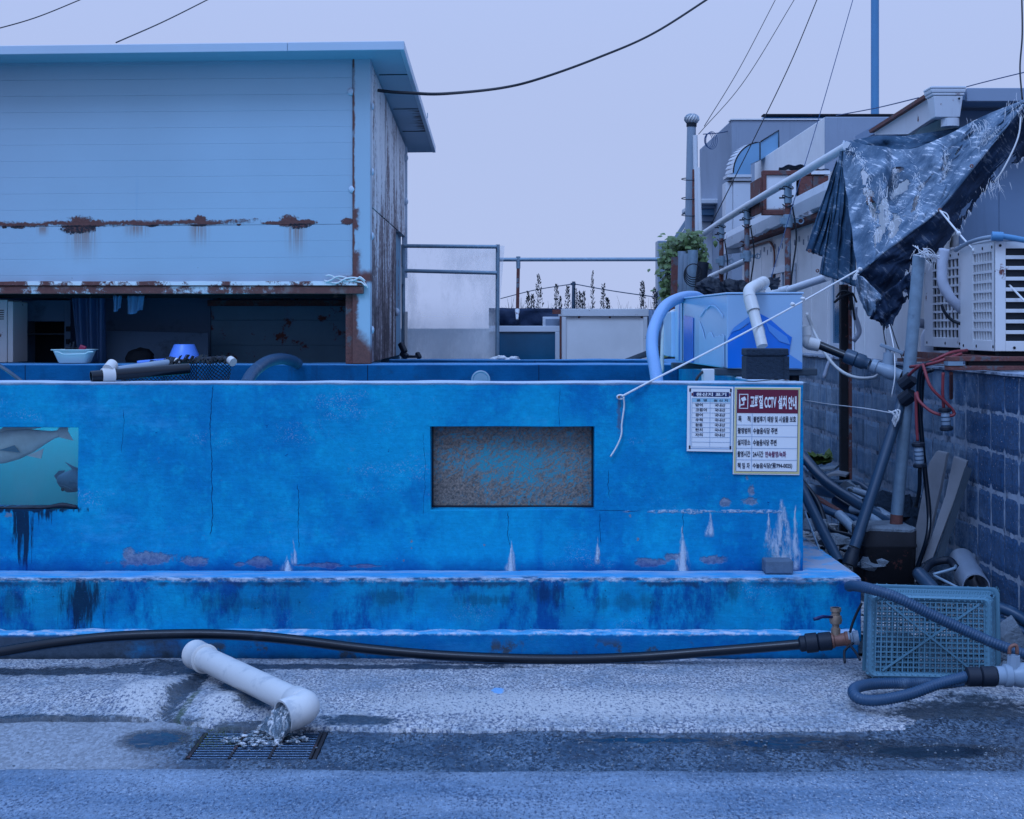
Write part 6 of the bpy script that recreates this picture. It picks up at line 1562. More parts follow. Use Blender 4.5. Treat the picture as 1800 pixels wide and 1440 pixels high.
MB().box(PX(1664, 7.4), PX(1690, 7.4), 7.375, 7.45, PZ(642.7, 7.4), PZ(635.3, 7.4)).build('end_plate', M['galv'], rk); MB().box(PX(1700, 7.43), 3.3, 7.40, 7.46, PZ(643, 7.4), PZ(635.2, 7.4)).build('inner_bar', M['rustdark'], rk)
MB().box(2.56, 2.60, 7.46, 9.2, PZ(629, 7.4) - .03, PZ(627, 7.4)).build('side_bar', M['rusty'], rk, bev=.003); MB().box(2.86, 2.90, 7.46, 9.2, PZ(629, 7.4) - .03, PZ(627, 7.4)).build('side_bar', M['rusty'], rk, bev=.003)
MB().box(PX(1640, 8.0), PX(1668, 8.0), 7.9, 7.95, PZ(640, 7.9), PZ(632, 7.9)).build('bracket', M['rusty'], rk); MB().box(PX(1582, 8.4), PX(1640, 8.4), 8.4, 8.46, PZ(636, 8.4), PZ(630, 8.4)).build('cross_bar', M['rusty'], rk)
for a in (1668,): MB().cyl(P(1672, 656, 7.42), P(1672, 700, 7.6), .010).build('stay', M['rusty'], rk)
for i, (x, lab) in enumerate(((1750, 'left of the three pale feet under the rack'), (1768, 'middle of the three pale feet under the rack'), (1790, 'right of the three pale feet under the rack'))):
    solo(MB().cyl(P(x, 652, 7.5), P(x, 660, 7.5), .024), 'rubber_foot', M['pvc'], lab, 'foot', 'pale feet under the rack', smooth=True)
# red and black hoses with in-line connectors
rh = [([(1700, 616, 7.6), (1672, 620, 7.5), (1645, 632, 7.5), (1615, 645, 7.6), (1597, 660, 7.7)], 'red hose lying over the rack end towards the tap'), ([(1600, 645, 7.7), (1635, 640, 7.5), (1660, 632, 7.45), (1690, 622, 7.5)], 'second red hose beside the first over the rack end'), ([(1622, 640, 7.5), (1636, 680, 7.45), (1662, 707, 7.45), (1677, 725, 7.45), (1670, 731, 7.45), (1640, 725, 7.5), (1616, 705, 7.55), (1612, 690, 7.6)], 'red hose loop hanging in front of the block wall'), ([(1658, 655, 7.45), (1657, 690, 7.46), (1659, 717, 7.47)], 'short straight red hose above the upper connector'), ([(1610, 690, 7.6), (1611, 740, 7.6), (1613, 776, 7.6)], 'short red hose above the lower connector')]
for pts, lab in rh: solo(MB().tube(spline([P(*p) for p in pts], 8), .0085, 8), 'red_hose', M['red'], lab, 'hose', 'red hoses', smooth='all')
def connector(px, py0, py1, Y, lab):
    t = thing('hose_connector', lab, 'connector', P(px, py1, Y), 'hose connectors'); c = P(px, py0, Y); e = P(px + 3, py1, Y); L = (e - c).length; d = e - c
    MB().lathe([(.020, .02), (.024, .03), (.024, L - .03), (.020, L - .02)], c, d, 14).build('body', M['pvcgrey'], t, smooth=True)
    for k in range(4): MB().lathe([(.0255, .045 + k * .022), (.0255, .050 + k * .022)], c, d, 14).build('rib', M['pvcdark'], t)
    for a in (0.0, L - .022): MB().lathe([(.030, a), (.036, a + .005), (.036, a + .017), (.030, a + .022)], c, d, 8).build('nut', M['blackm'], t)
    return t
connector(1661, 717, 757, 7.46, 'upper grey inline connector with black nuts on the red hose'); connector(1614, 778, 822, 7.55, 'lower grey inline connector with black nuts by the galvanised pole')
for pts, r, lab in (([(1648, 635, 7.5), (1622, 645, 7.55), (1615, 680, 7.6), (1618, 740, 7.62), (1626, 830, 7.62), (1633, 900, 7.6), (1630, 945, 7.55), (1612, 1000, 7.6)], .013, 'long black hose hanging from the rack past the plywood'), ([(1640, 650, 7.6), (1624, 660, 7.65), (1620, 700, 7.7), (1618, 760, 7.72)], .011, 'second black hose beside the galvanised pole'), ([(1617, 822, 7.56), (1616, 860, 7.6), (1610, 890, 7.7)], .011, 'black tail hose below the lower connector')):
    solo(MB().tube(spline([P(*p) for p in pts], 8), r, 8), 'black_hose', M['black'], lab, 'hose', 'black hoses on the rack', smooth='all')
solo(MB().tube(spline([P(1418, 550, 9.2), P(1432, 585, 9.2), P(1455, 628, 9.0), P(1478, 652, 8.9), P(1505, 664, 8.7), P(1535, 664, 8.4), P(1550, 655, 8.2)], 8), .011, 8), 'white_tube', M['pvc'], 'thin white tube sagging along the block wall behind the post', 'tube', smooth='all')
solo(MB().tube(spline([P(1464, 626, 9.6), P(1456, 640, 9.6), P(1448, 665, 9.6)], 5), .013, 8), 'grey_tube_end', M['insul'], 'cut grey tube end hanging over the block wall', 'tube', smooth='all')
cd_ = MB().tube(spline([P(1503, 540, 9.8), P(1503, 555, 9.8), P(1508, 570, 9.8), P(1510, 585, 9.8), P(1500, 600, 9.8)], 6), .018, 8)
solo(cd_, 'bent_conduit', M['insul'], 'bent pale conduit on the white wall right of the square post', 'conduit', smooth='all')

# ------------------------------------------------------------------ galvanised pole in its paint tin, slanting pipe, plywood
tn = thing('concrete_filled_tin', 'rusted square tin filled with concrete holding the galvanised pole', 'tin', P(1565, 1050, 7.85))
YT = 7.72
def rr(z, h, e=.035, wob=0.0):
    c = Vector((PX(1566, YT), YT + .15, z)); out = []
    for sx, sy, a0 in ((1, 1, 0), (-1, 1, 90), (-1, -1, 180), (1, -1, 270)):
        for k in range(4):
            a = math.radians(a0 + 30 * k); out.append(c + Vector((sx * (h - e) + e * math.cos(a), sy * (h - e) + e * math.sin(a), wob * nz((sx * 3 + k, sy * 3, z * 9)))))
    return out
zt0, zt1 = .16, PZ(935, YT)
rings = [rr(zt0, .138), rr(zt1 - .09, .146), rr(zt1 - .085, .150), rr(zt1 - .075, .150), rr(zt1 - .070, .147), rr(zt1, .148, .035, .012)]
n_ = 16; mb = MB().add([p for r in rings for p in r], [(i * n_ + k, i * n_ + (k + 1) % n_, (i + 1) * n_ + (k + 1) % n_, (i + 1) * n_ + k) for i in range(5) for k in range(n_)])
mb.build('tin_wall', M['rustdark'], tn, smooth=True, solid=.003)
rings = [rr(zt1 - .05, .143), rr(zt1 + .012, .149, .04, .015), rr(zt1 + .024, .13, .04, .01)]
mb = MB().add([p for r in rings for p in r], [(i * n_ + k, i * n_ + (k + 1) % n_, (i + 1) * n_ + (k + 1) % n_, (i + 1) * n_ + k) for i in range(2) for k in range(n_)] + [tuple(2 * n_ + k for k in range(n_))])
mb.build('concrete_fill', M['concp'], tn)
solo(MB().box(PX(1505, 7.9), PX(1625, 7.9), 7.68, 8.1, .02, .158), 'low_slab', M['concp'], 'rough low concrete slab under the rusted tin', 'slab', bev=.02)
gp = thing('galvanised_pole', 'leaning galvanised steel pole rising from the tin to the tarpaulin', 'pole', P(1575, 930, 7.87))
MB().cyl(P(1576.5, 905, YT + .15), P(1616, 448, 7.75), .034, seg=18).build('shaft', M['galv'], gp, smooth=True)
MB().cyl(P(1574.5, 931, YT + .15), P(1576.5, 904.5, YT + .15), .0345, seg=18).build('rusty_foot', M['rusty'], gp, smooth=True)
mb = MB()
for k in range(16): mb.tube(spline([P(1616 + 12 * math.cos(k * 1.7), 440 + 9 * math.sin(k * 2.3), 7.70), P(1625 + 10 * math.sin(k), 445 + 8 * math.cos(k * 3), 7.68), P(1640 + 12 * math.sin(k * 2), 452 + 4 * math.sin(k), 7.72)], 4), .0022, 4)
solo(mb, 'tangled_string', M['thread'], 'tangle of white string on top of the galvanised pole', 'string')
sp_ = thing('slanting_grey_pipe', 'dark grey plastic pipe leaning from the alley floor against the galvanised pole', 'pipe', P(1500, 985, 7.8))
MB().cyl(P(1502, 962, 7.62), P(1574, 742, 7.78), .031, seg=16).build('pipe', M['pvcdark'], sp_, smooth=True); MB().cyl(P(1574, 742, 7.78), P(1585, 700, 7.82), .029, seg=16).build('pipe', M['pvcdark'], sp_, smooth=True)
MB().lathe([(.040, 0), (.040, .05), (.034, .06), (.034, .09)], P(1493, 993, 7.60), P(1502, 962, 7.62) - P(1493, 993, 7.60), 16).build('socket', M['blackm'], sp_, smooth=True)
for z_ in (695, 668): mb = MB().cyl(P(1586, z_ + 10, 7.80), P(1604, z_ - 4, 7.76), .040, seg=10); mb.build('clamp', M['blackm'], sp_)
mb = MB()
for k in range(6): mb.tube(spline([P(1562 + 3 * k, 722 + 2 * math.sin(k), 7.72), P(1572 + 2 * k, 728 + 6 * math.sin(k * 2), 7.70), P(1568 + k, 740 + 2 * k, 7.72)], 4), .004, 4)
solo(mb, 'wire_knot', M['rope'], 'knot of pale wire round the slanting grey pipe', 'wire')
for pts, th, m, lab in (([(1590, 1010), (1610, 925), (1632, 815), (1646, 793), (1664, 797), (1660, 820), (1652, 860), (1622, 990)], .014, 'wood', 'weathered plywood sheet leaning on the block wall behind the tin'), ([(1622, 990), (1662, 870), (1676, 803), (1700, 812), (1695, 835), (1640, 980)], .04, 'wood', 'plank leaning beside the plywood sheet')):
    a = [P(px, py, (7.84 if th < .02 else 7.60) + (990 - py) / 200 * (.12 if th < .02 else .02)) for px, py in pts]; solo(MB().prism(a, (.02, th, .004)), 'leaning_plank', M[m], lab, 'plank', 'planks leaning on the block wall', bev=.003)
solo(MB().bar(P(1650, 985, 7.58), P(1703, 822, 7.58), .03, .03), 'plank_edge', M['woodd'], 'dark narrow batten behind the leaning plank', 'batten')
solo(MB().cyl(P(1664, 955, 7.9), P(1663, 900, 7.9), .02), 'dark_stake', M['pvcdark'], 'short dark stake beside the plywood foot', 'stake', smooth=True)

# ------------------------------------------------------------------ pipes and rubble on the alley floor
PI_ = [([(1410, 800, 9.6), (1450, 845, 9.0), (1500, 880, 8.6), (1545, 905, 8.4), (1590, 930, 8.2)], .034, 'upper grey pipe in the heap on the alley floor'), ([(1408, 858, 9.3), (1460, 866, 9.1), (1500, 878, 8.8), (1550, 905, 8.4), (1572, 920, 8.3)], .036, 'long grey pipe crossing behind the square post'), ([(1406, 850, 8.4), (1425, 890, 8.2), (1450, 940, 7.95), (1476, 990, 7.72)], .030, 'grey pipe running down beside the blue ledge'), ([(1408, 845, 8.6), (1435, 880, 8.4), (1450, 920, 8.2), (1456, 950, 8.1)], .018, 'thin black pipe behind the ledge pipe'), ([(1470, 880, 8.9), (1510, 905, 8.6), (1540, 930, 8.4)], .032, 'grey pipe low in the heap left of the tin'), ([(1475, 905, 8.5), (1500, 930, 8.3), (1520, 960, 8.1)], .030, 'lowest grey pipe in the heap left of the tin'), ([(1413, 815, 10.4), (1440, 838, 10.1), (1475, 862, 9.8)], .03, 'grey pipe end poking out beside the tank corner')]
for i, (pts, r, lab) in enumerate(PI_): solo(MB().pipe(spline([P(*p) for p in pts], 6), r, .004, 12), 'loose_pipe', M['black'] if 'black' in lab else M['pvcgrey'] if i % 2 else M['pvcdark'], lab, 'pipe', 'loose pipes on the alley floor', smooth=True)
for pts, r, m, lab in (([(1416, 822, 9.9), (1455, 850, 9.5), (1520, 868, 9.0), (1575, 895, 8.6)], .022, 'pvcgrey', 'slim pale pipe lying highest across the pipe heap'), ([(1420, 880, 8.7), (1460, 900, 8.6), (1505, 915, 8.5), (1535, 945, 8.2)], .024, 'navyhose', 'dark blue hose snaking under the square post'), ([(1418, 905, 8.3), (1440, 915, 8.3), (1465, 935, 8.2), (1500, 945, 8.1), (1530, 975, 7.9)], .016, 'black', 'thin black hose curling between the ledge and the tin'), ([(1430, 838, 9.4), (1470, 848, 9.3), (1510, 850, 9.2), (1550, 880, 8.8)], .018, 'pvcdark', 'dark thin pipe behind the square post near the wall foot'), ([(1498, 895, 8.6), (1520, 900, 8.5), (1550, 925, 8.3), (1565, 940, 8.2)], .028, 'pvcgrey', 'short pale pipe end just left of the rusted tin')):
    solo(MB().pipe(spline([P(*p) for p in pts], 6), r, .004, 12), 'loose_pipe', M[m], lab, 'pipe', 'loose pipes on the alley floor', smooth=True)
for i, (px, py, Y, lab) in enumerate(((1436, 925, 8.1, 'pale rubble chunk beside the pipe along the ledge'), (1462, 950, 8.0, 'grey rubble chunk at the foot of the square post'), (1505, 960, 7.95, 'small rubble chunk near the slanting pipe socket'), (1535, 990, 7.75, 'flat rubble chunk left of the tin base'), (1640, 1020, 7.4, 'dark rubble chunk behind the crate rim'))):
    mb = MB().ball(P(px, py, Y), .055, 8, 5, (1.4, .9, .7), 1.1, 40 + i); solo(mb, 'rubble_stone', M['concp'] if i != 4 else M['blockd'], lab, 'stone', 'rubble stones in the alley')
solo(MB().bar(P(1415, 868, 8.8), P(1475, 905, 8.6), .05, .05), 'rusty_angle_bar', M['rusty'], 'rusty steel bar lying across the pipes by the ledge', 'bar')
solo(MB().cyl(P(1415, 900, 8.0), P(1441, 968, 7.8), .006), 'thin_rod', M['galv'], 'thin pale rod lying beside the ledge', 'rod')
for i, (a, b, c, lab) in enumerate(((1445, 825, .30, 'bent pale board on top of the pipe heap'), (1465, 838, .20, 'smaller bent board below the pale board on the heap'))):
    mb = MB(); mb.grid(lambda u, v: P(a - 24 + 46 * u + 8 * v, b - 6 * v + 6 * (1 - u) - 6 * math.sin(u * 3) * i, 9.6 - .3 * i + .25 * v), 8, 4); solo(mb, 'bent_board', M['concp'] if not i else M['wood'], lab, 'board', 'boards on the pipe heap', solid=.015)
def rock(px, py, Y, r, sc, seed, mat, lab, name='rubble_stone'):
    mb = MB().ball(P(px, py, Y), r, 9, 6, sc, .9, seed); return solo(mb, name, M[mat], lab, 'stone', 'rubble stones in the alley')
rock(1510, 872, 9.2, .12, (1.2, .7, .7), 3, 'concp', 'pale concrete lump against the block wall foot'); rock(1588, 905, 8.5, .17, (1.2, .7, .75), 5, 'blockd', 'dark broken block behind the galvanised pole'); rock(1545, 915, 8.5, .11, (1.3, .7, .5), 9, 'blockd', 'dark flat stone left of the pole foot')
mb = MB()
for i in range(900):
    t = rng.random(); Y = 7.1 + 3.6 * t; x = 1.78 + .68 * rng.random(); z = .03 + .05 * min(1, Y - 6.9) + .02 * rng.random(); r = rng.uniform(.012, .045)
    mb.ball((x, Y, z), r, 6, 4, (rng.uniform(.8, 1.4), rng.uniform(.8, 1.4), rng.uniform(.4, .8)), .8, i)
o = mb.build('gravel', gen('pale_gravel', (.40, .40, .41), .95, .6, 25.0, .8, 60.0), kind='stuff'); setp(o, 'loose gravel and rubble on the alley floor', 'gravel')
mb = MB()
for i in range(70):
    p = P(1440 + rng.uniform(-14, 16), 812 + rng.uniform(-3, 6), 10.6); leaf(mb, p, Vector((rng.uniform(-1, 1), rng.uniform(-1, .2), rng.uniform(.2, 1))), Vector((0, -.5, 1)), rng.uniform(.04, .10))
solo(mb, 'green_weed', M['grass'], 'small green weed growing at the foot of the block wall', 'weed')
ro = thing('metal_roll', 'grey metal stovepipe tube lying at the foot of the block wall', 'tube', P(1705, 1030, 7.3))
MB().pipe([P(1690, 985, 7.65), P(1700, 1006, 7.45), P(1716, 1032, 7.15)], .068, .006, 24).build('tube', M['cyl'], ro, smooth=True)
MB().pipe([P(1701, 1008, 7.43), P(1704, 1012, 7.39)], .0705, .004, 24).build('bead', M['cyl'], ro, smooth=True)
solo(MB().cyl(P(1712, 1030, 7.55), P(1760, 1048, 7.4), .07, .07, 16), 'dark_drum', M['blackm'], 'dark drum lying behind the metal tube', 'drum', smooth=True)
for pts, r, m, lab in (([(1612, 1035, 7.3), (1625, 1005, 7.4), (1640, 990, 7.5), (1668, 985, 7.5), (1680, 998, 7.4)], .02, 'blackm', 'dark strap looped behind the crate'), ([(1615, 1008, 7.35), (1630, 1025, 7.2), (1645, 1042, 7.1)], .035, 'pvcdark', 'dark pipe stub lying behind the crate'), ([(1640, 1010, 7.3), (1675, 1000, 7.3), (1680, 995, 7.35)], .008, 'galv', 'thin metal strip behind the crate, upper'), ([(1642, 1012, 7.25), (1668, 1025, 7.15), (1690, 1036, 7.1)], .007, 'galv', 'thin metal strip behind the crate, lower')):
    solo(MB().tube(spline([P(*p) for p in pts], 6), r, 10), 'scrap_piece', M[m], lab, 'scrap', smooth='all')
mb = MB().prism([P(1752, 1125, 6.7), P(1790, 1098, 6.7), P(1806, 1128, 6.7), P(1800, 1165, 6.7), P(1760, 1160, 6.7)], (.02, .15, .02)); solo(mb, 'broken_slab', M['concp'], 'broken piece of pale concrete beside the crate', 'stone', bev=.008)
rock(1790, 1180, 6.5, .07, (1.5, .8, .6), 21, 'concp', 'pale rubble lump at the right edge behind the valve'); rock(1765, 1192, 6.45, .05, (1.3, .8, .6), 22, 'blockg', 'small grey rubble lump beside the valve')
for i, (y_, lab) in enumerate(((1075, 'uppermost of the three blue hoses entering at the right edge'), (1098, 'middle of the three blue hoses entering at the right edge'), (1118, 'lowest of the three blue hoses entering at the right edge'))):
    solo(MB().tube(spline([P(1735, y_ - 10 + 6 * i, 6.95), P(1765, y_ - 4, 6.9), P(1800, y_ + 14, 6.85), P(1850, y_ + 50, 6.8)], 6), .028 - .003 * i, 12), 'blue_side_hose', M['navyhose'], lab, 'hose', 'blue hoses at the right edge', smooth='all')

# ------------------------------------------------------------------ the crate lying on its side
CY = 6.33; cr = thing('plastic_crate', 'grey blue perforated plastic crate lying on its side over the valve', 'crate', P(1635, 1196, CY))
c0, c1, c2, c3 = P(1524, 1190, CY), P(1744, 1194, CY), P(1742, 1052, CY), P(1528, 1046, CY)     # base of the crate, facing the street
def cb_(u, v, d=0.0, e=0.0):
    uu = -e + u * (1 + 2 * e); vv = -e + v * (1 + 2 * e)
    p = (c0 * (1 - uu) + c1 * uu) * (1 - vv) + (c3 * (1 - uu) + c2 * uu) * vv; return p + Vector((d * .33, d, -d * .12))
mb = MB()
NX, NZ_ = 20, 14
for i in range(NX + 1): mb.bar(cb_(.06 + .88 * i / NX, .05, .006), cb_(.06 + .88 * i / NX, .94, .006), .006 if i % 2 else .0045, .008, (0, 1, 0))
for j in range(NZ_ + 1): mb.bar(cb_(.05, .06 + .87 * j / NZ_, .008), cb_(.95, .06 + .87 * j / NZ_, .008), .0055, .007, (0, 1, 0))
mb.build('base_lattice', M['crate'], cr, kind='stuff')
mb = MB()
for i in range(38): mb.bar(cb_(.06 + .88 * i / 37, .05, .016), cb_(.06 + .88 * i / 37, .94, .016), .0050, .003, (0, 1, 0))
for j in range(26): mb.bar(cb_(.05, .06 + .87 * j / 25, .020), cb_(.95, .06 + .87 * j / 25, .020), .0050, .003, (0, 1, 0))
mb.build('base_mesh', M['crate'], cr, kind='stuff')
mb = MB(); mb.bar(cb_(.12, .08, .001), cb_(.90, .92, .001), .008, .006, (0, 1, 0)); mb.bar(cb_(.14, .92, .002), cb_(.86, .08, .002), .008, .006, (0, 1, 0)); mb.build('cross_rib', M['crate'], cr)
def ringpts(e, d, z=0): return [cb_(u, v, d, e) for u, v in ((.04, 0), (.96, 0), (.985, .02), (1, .06), (1, .94), (.985, .98), (.96, 1), (.04, 1), (.015, .98), (0, .94), (0, .06), (.015, .02))]
def loft(rings): 
    n = len(rings[0]); return MB().add([p for r in rings for p in r], [(i * n + k, i * n + (k + 1) % n, (i + 1) * n + (k + 1) % n, (i + 1) * n + k) for i in range(len(rings) - 1) for k in range(n)])
loft([ringpts(-.055, .004), ringpts(-.02, -.004), ringpts(.0, .012), ringpts(.004, .04)]).build('base_edge', M['crate'], cr, smooth=True, solid=.004)
loft([ringpts(.004, .04), ringpts(.020, .10)]).build('wall', M['crate'], cr, solid=.003)
loft([ringpts(.032, .21), ringpts(.040, .285)]).build('wall', M['crate'], cr, solid=.003)
mb = MB()
for (u0, v0, u1, v1, n) in ((0, 1, 1, 1, 44), (0, 0, 0, 1, 28), (1, 0, 1, 1, 28), (0, 0, 1, 0, 44)):
    for k in range(n + 1):
        t = .03 + .94 * k / n; u, v = u0 + (u1 - u0) * t, v0 + (v1 - v0) * t; mb.bar(cb_(u, v, .10, .018), cb_(u, v, .21, .033), .006, .004)
    for q in (.128, .156, .183): mb.bar(cb_(u0 + (u1 - u0) * .02, v0 + (v1 - v0) * .02, q, .024), cb_(u0 + (u1 - u0) * .98, v0 + (v1 - v0) * .98, q, .024), .004, .006)
mb.build('wall_slots', M['crate'], cr, kind='stuff')
loft([ringpts(.040, .285), ringpts(.075, .287), ringpts(.078, .290), ringpts(.078, .315), ringpts(.072, .316)]).build('rim', M['crate'], cr, smooth=True, solid=.004)
mb = MB()
for (u0, v0, u1, v1, n) in ((0, 1, 1, 1, 14), (0, 0, 0, 1, 9), (1, 0, 1, 1, 9)):
    for k in range(n + 1):
        t = k / n; u, v = u0 + (u1 - u0) * t, v0 + (v1 - v0) * t; mb.bar(cb_(u, v, .300, .042), cb_(u, v, .300, .072), .004, .025)
for (u0, v0, u1, v1, n) in ((0, 1, 1, 1, 18), (0, 0, 0, 1, 12), (1, 0, 1, 1, 12), (0, 0, 1, 0, 18)):
    for k in range(n + 1):
        t = .04 + .92 * k / n; u, v = u0 + (u1 - u0) * t, v0 + (v1 - v0) * t; mb.bar(cb_(u, v, -.003, -.045), cb_(u, v, .012, .004), .005, .010)
mb.build('edge_rib', M['crate'], cr, kind='stuff')
solo(MB().box(PX(1545, 6.62), PX(1610, 6.62), 6.55, 6.7, .02, .16), 'pump_body', M['pvcdark'], 'dark pump housing half seen through the crate mesh', 'pump', bev=.01)
solo(MB().prism([P(1670, 1150, 6.6), P(1728, 1150, 6.6), P(1728, 1060, 6.6), P(1690, 1075, 6.6)], (0, .05, 0)), 'white_bag', M['paper'], 'pale rag seen through the crate mesh', 'rag')

# hoses, couplings and valves around the crate
h1 = MB(); corrugated(h1, [P(1493, 1031, 6.68), P(1500, 1030, 6.50), P(1525, 1034, 6.28), P(1575, 1050, 6.20), P(1640, 1082, 6.18), P(1700, 1110, 6.16), P(1760, 1136, 6.12), P(1830, 1160, 6.1)], .0235, .012, .14, 14)
solo(h1, 'upper_ribbed_hose', M['navyhose'], 'blue grey ribbed hose slanting across the front of the crate', 'hose', smooth='all')
h2 = MB(); corrugated(h2, [P(1690, 1200, 6.36), P(1600, 1201, 6.24), P(1540, 1202, 6.18), P(1508, 1208, 6.10), P(1500, 1218, 6.02), P(1512, 1229, 5.97), P(1545, 1231, 5.95), P(1600, 1220, 5.95), P(1650, 1202, 5.95), P(1700, 1189, 5.95)], .0235, .012, .14, 14)
solo(h2, 'lower_ribbed_hose', M['navyhose'], 'blue grey ribbed hose looping on the ground below the crate', 'hose', smooth='all')
vl = thing('plastic_valve', 'dark plastic coupling and grey tap valve at the right edge in front of the crate', 'valve', P(1750, 1212, 5.95))
YQ = 5.95
MB().lathe([(.028, 0), (.040, .005), (.040, .055), (.034, .06), (.042, .065), (.042, .12), (.036, .125)], P(1698, 1190, YQ), (1, 0, .02), 12).build('coupling', M['blackm'], vl, smooth=True)
MB().lathe([(.040, 0), (.040, .03), (.048, .035), (.048, .06), (.040, .065), (.052, .10), (.052, .17), (.045, .22)], P(1751, 1188, YQ), (1, 0, .02), 16).build('valve_body', M['pvcgrey'], vl, smooth=True)
MB().cyl(P(1782, 1178, YQ), P(1782, 1152, YQ), .030, .026, 8).build('valve_neck', M['pvcgrey'], vl, smooth=True)
MB().tube(spline([P(1774, 1150, YQ), P(1776, 1138, YQ), P(1786, 1135, YQ), P(1788, 1150, YQ)], 5), .008, 6).build('tap_handle', M['bronze'], vl, smooth='all')
YB_ = 6.72
lh = thing('long_black_hose', 'long black water hose lying along the foot of the blue tank', 'hose', P(700, 1165, 6.75))
pts = [P(-60, 1158, 6.45), P(0, 1146, 6.52), P(90, 1131, 6.62), P(200, 1119, 6.70), P(330, 1114.5, 6.75), P(430, 1117, 6.77), P(520, 1125, 6.78), P(640, 1140, 6.78), P(760, 1151, 6.77), P(880, 1157, 6.76), P(1000, 1159, 6.76), P(1120, 1155, 6.76), P(1240, 1146, 6.74), P(1340, 1138, 6.72), P(1412, 1132, 6.70)]
MB().tube(spline(pts, 10), .0235, 16).build('tube', M['black'], lh, smooth='all')
MB().tube([p + Vector((0, -.012, -.0195)) for p in spline(pts, 10)], .0035, 5).build('seam_line', M['navyhose'], lh, smooth='all')
dv = P(1508, 1121, 6.66) - P(1405, 1132, 6.70)
MB().lathe([(.026, 0), (.037, .008), (.037, .030), (.046, .035), (.046, .085), (.038, .09), (.043, .095), (.043, .15), (.034, .155)], P(1404, 1132.5, 6.70), dv, 10).build('coupling', M['blackm'], lh, smooth=True)
bvv = thing('brass_ball_valve', 'brass tee with upright ball valve and blue lever at the hose end', 'valve', P(1470, 1130, 6.68))
MB().lathe([(.034, 0), (.036, .004), (.036, .025), (.030, .03), (.030, .075), (.036, .08), (.036, .10)], P(1456, 1127, 6.68), dv, 14).build('tee', M['bronze'], bvv, smooth=True)
MB().lathe([(.030, 0), (.034, .003), (.034, .009), (.029, .012), (.034, .015), (.034, .022), (.029, .025), (.033, .03), (.033, .05)], P(1490, 1122.5, 6.665), dv, 14).build('threaded_end', M['pvcgrey'], bvv, smooth=True)
MB().lathe([(.022, 0), (.022, .03), (.017, .033), (.017, .05), (.026, .053), (.030, .07), (.026, .09), (.020, .092), (.020, .108), (.025, .11), (.025, .128)], P(1469, 1116, 6.68), (0, 0, 1), 12).build('ball_valve', M['brass'], bvv, smooth=True)
MB().lathe([(.019, .1285), (.012, .129)], P(1469, 1116, 6.68), (0, 0, 1), 10).build('bore', M['dark'], bvv)
MB().tube([P(1463, 1085, 6.665), P(1446, 1084, 6.64), P(1438, 1087, 6.63), P(1431, 1088.5, 6.62)], [.006, .008, .009, .008], 8).build('lever', M['navyink'], bvv, smooth='all')
for pts, lab in (([(1515, 1060, 6.6), (1505, 1080, 6.6), (1498, 1098, 6.6), (1494, 1112, 6.6)], 'black cable dropping from the crate rim to the tee'), ([(1500, 1130, 6.6), (1488, 1140, 6.6), (1484, 1148, 6.58), (1485, 1165, 6.55)], 'black cable end hanging below the tee'), ([(1495, 1135, 6.55), (1505, 1148, 6.5), (1512, 1160, 6.45)], 'short black cable between the tee and the crate')):
    rope([P(*p) for p in pts], lab, .006, 6, 'cable', 'wire', 'cable')

# ------------------------------------------------------------------ the drain outlet, water and grate
dn = thing('drain_pipe', 'thick white plastic drain pipe with elbow pouring water onto the grate', 'pipe', PG(450, 1240))
d0 = P(343, 1150, 6.62); d1 = P(528, 1238, 5.70)
dx = (d1 - d0).normalized()
MB().cyl(d0 + dx * .05, d1, .056, seg=28).build('main_pipe', M['pvc'], dn, smooth=True)
MB().lathe([(.050, 0), (.067, .002), (.068, .010), (.066, .014), (.066, .110), (.068, .114), (.068, .122), (.060, .126)], d0, dx, 28).build('socket', M['pvc'], dn, smooth=True)
side = Vector((-.76, -.62, -.16)).normalized()
c_el = d1 + dx * .03
MB().lathe([(.062, 0), (.064, .003), (.064, .075), (.060, .078)], d1 - dx * .055, dx, 28).build('socket', M['pvc'], dn, smooth=True)
bend = spline([d1 - dx * .02, d1 + dx * .035, d1 + dx * .065 + side * .035, d1 + dx * .06 + side * .075], 8)
mb = MB(); mb.pipe(bend, .0625, .006, 28); mb.build('elbow', M['pvc'], dn, smooth=True)
mo = bend[-1]; MB().pipe([mo - side * .03, mo + side * .035], .0665, .008, 28).build('mouth_socket', M['pvc'], dn, smooth=True)
mb = MB(); n = 32; vs = []; K = 40; wq = side.cross(Vector((0, 0, 1))).normalized(); R_ = random.Random(5)
g_end = PG(466, 1303, -.03)
for j in range(K + 1):
    t = j / K; c = (mo + side * .0) * (1 - t) + g_end * t; c.z = (mo.z - .008) * (1 - t ** 1.8) + (-.035) * t ** 1.8
    for k in range(n):
        a = 2 * math.pi * k / n; rad_w = .056 * (1 + .6 * t) * (1 + .20 * nz((math.cos(a) * 2.4, math.sin(a) * 2.4, t * 9)) + .08 * nz((math.cos(a) * 6, math.sin(a) * 6, t * 22))); rad_h = .056 * (1 - .2 * t) * (1 + .26 * nz((math.cos(a) * 2.6, math.sin(a) * 2.6, t * 8 + 5)) + .10 * nz((math.cos(a) * 7, math.sin(a) * 7, t * 25 + 3)))
        up = Vector((0, 0, 1)) * math.sin(a) * rad_h; vs.append(c + wq * math.cos(a) * rad_w + up + side * .012 * nz((a * 2, t * 16, 9)))
mb.add(vs, [(j * n + k, j * n + (k + 1) % n, (j + 1) * n + (k + 1) % n, (j + 1) * n + k) for j in range(K) for k in range(n)] + [tuple(range(n - 1, -1, -1))])
solo(mb, 'water_stream', M['stream'], 'stream of clear water pouring from the drain pipe onto the grate', 'water', smooth='all')
mb = MB()
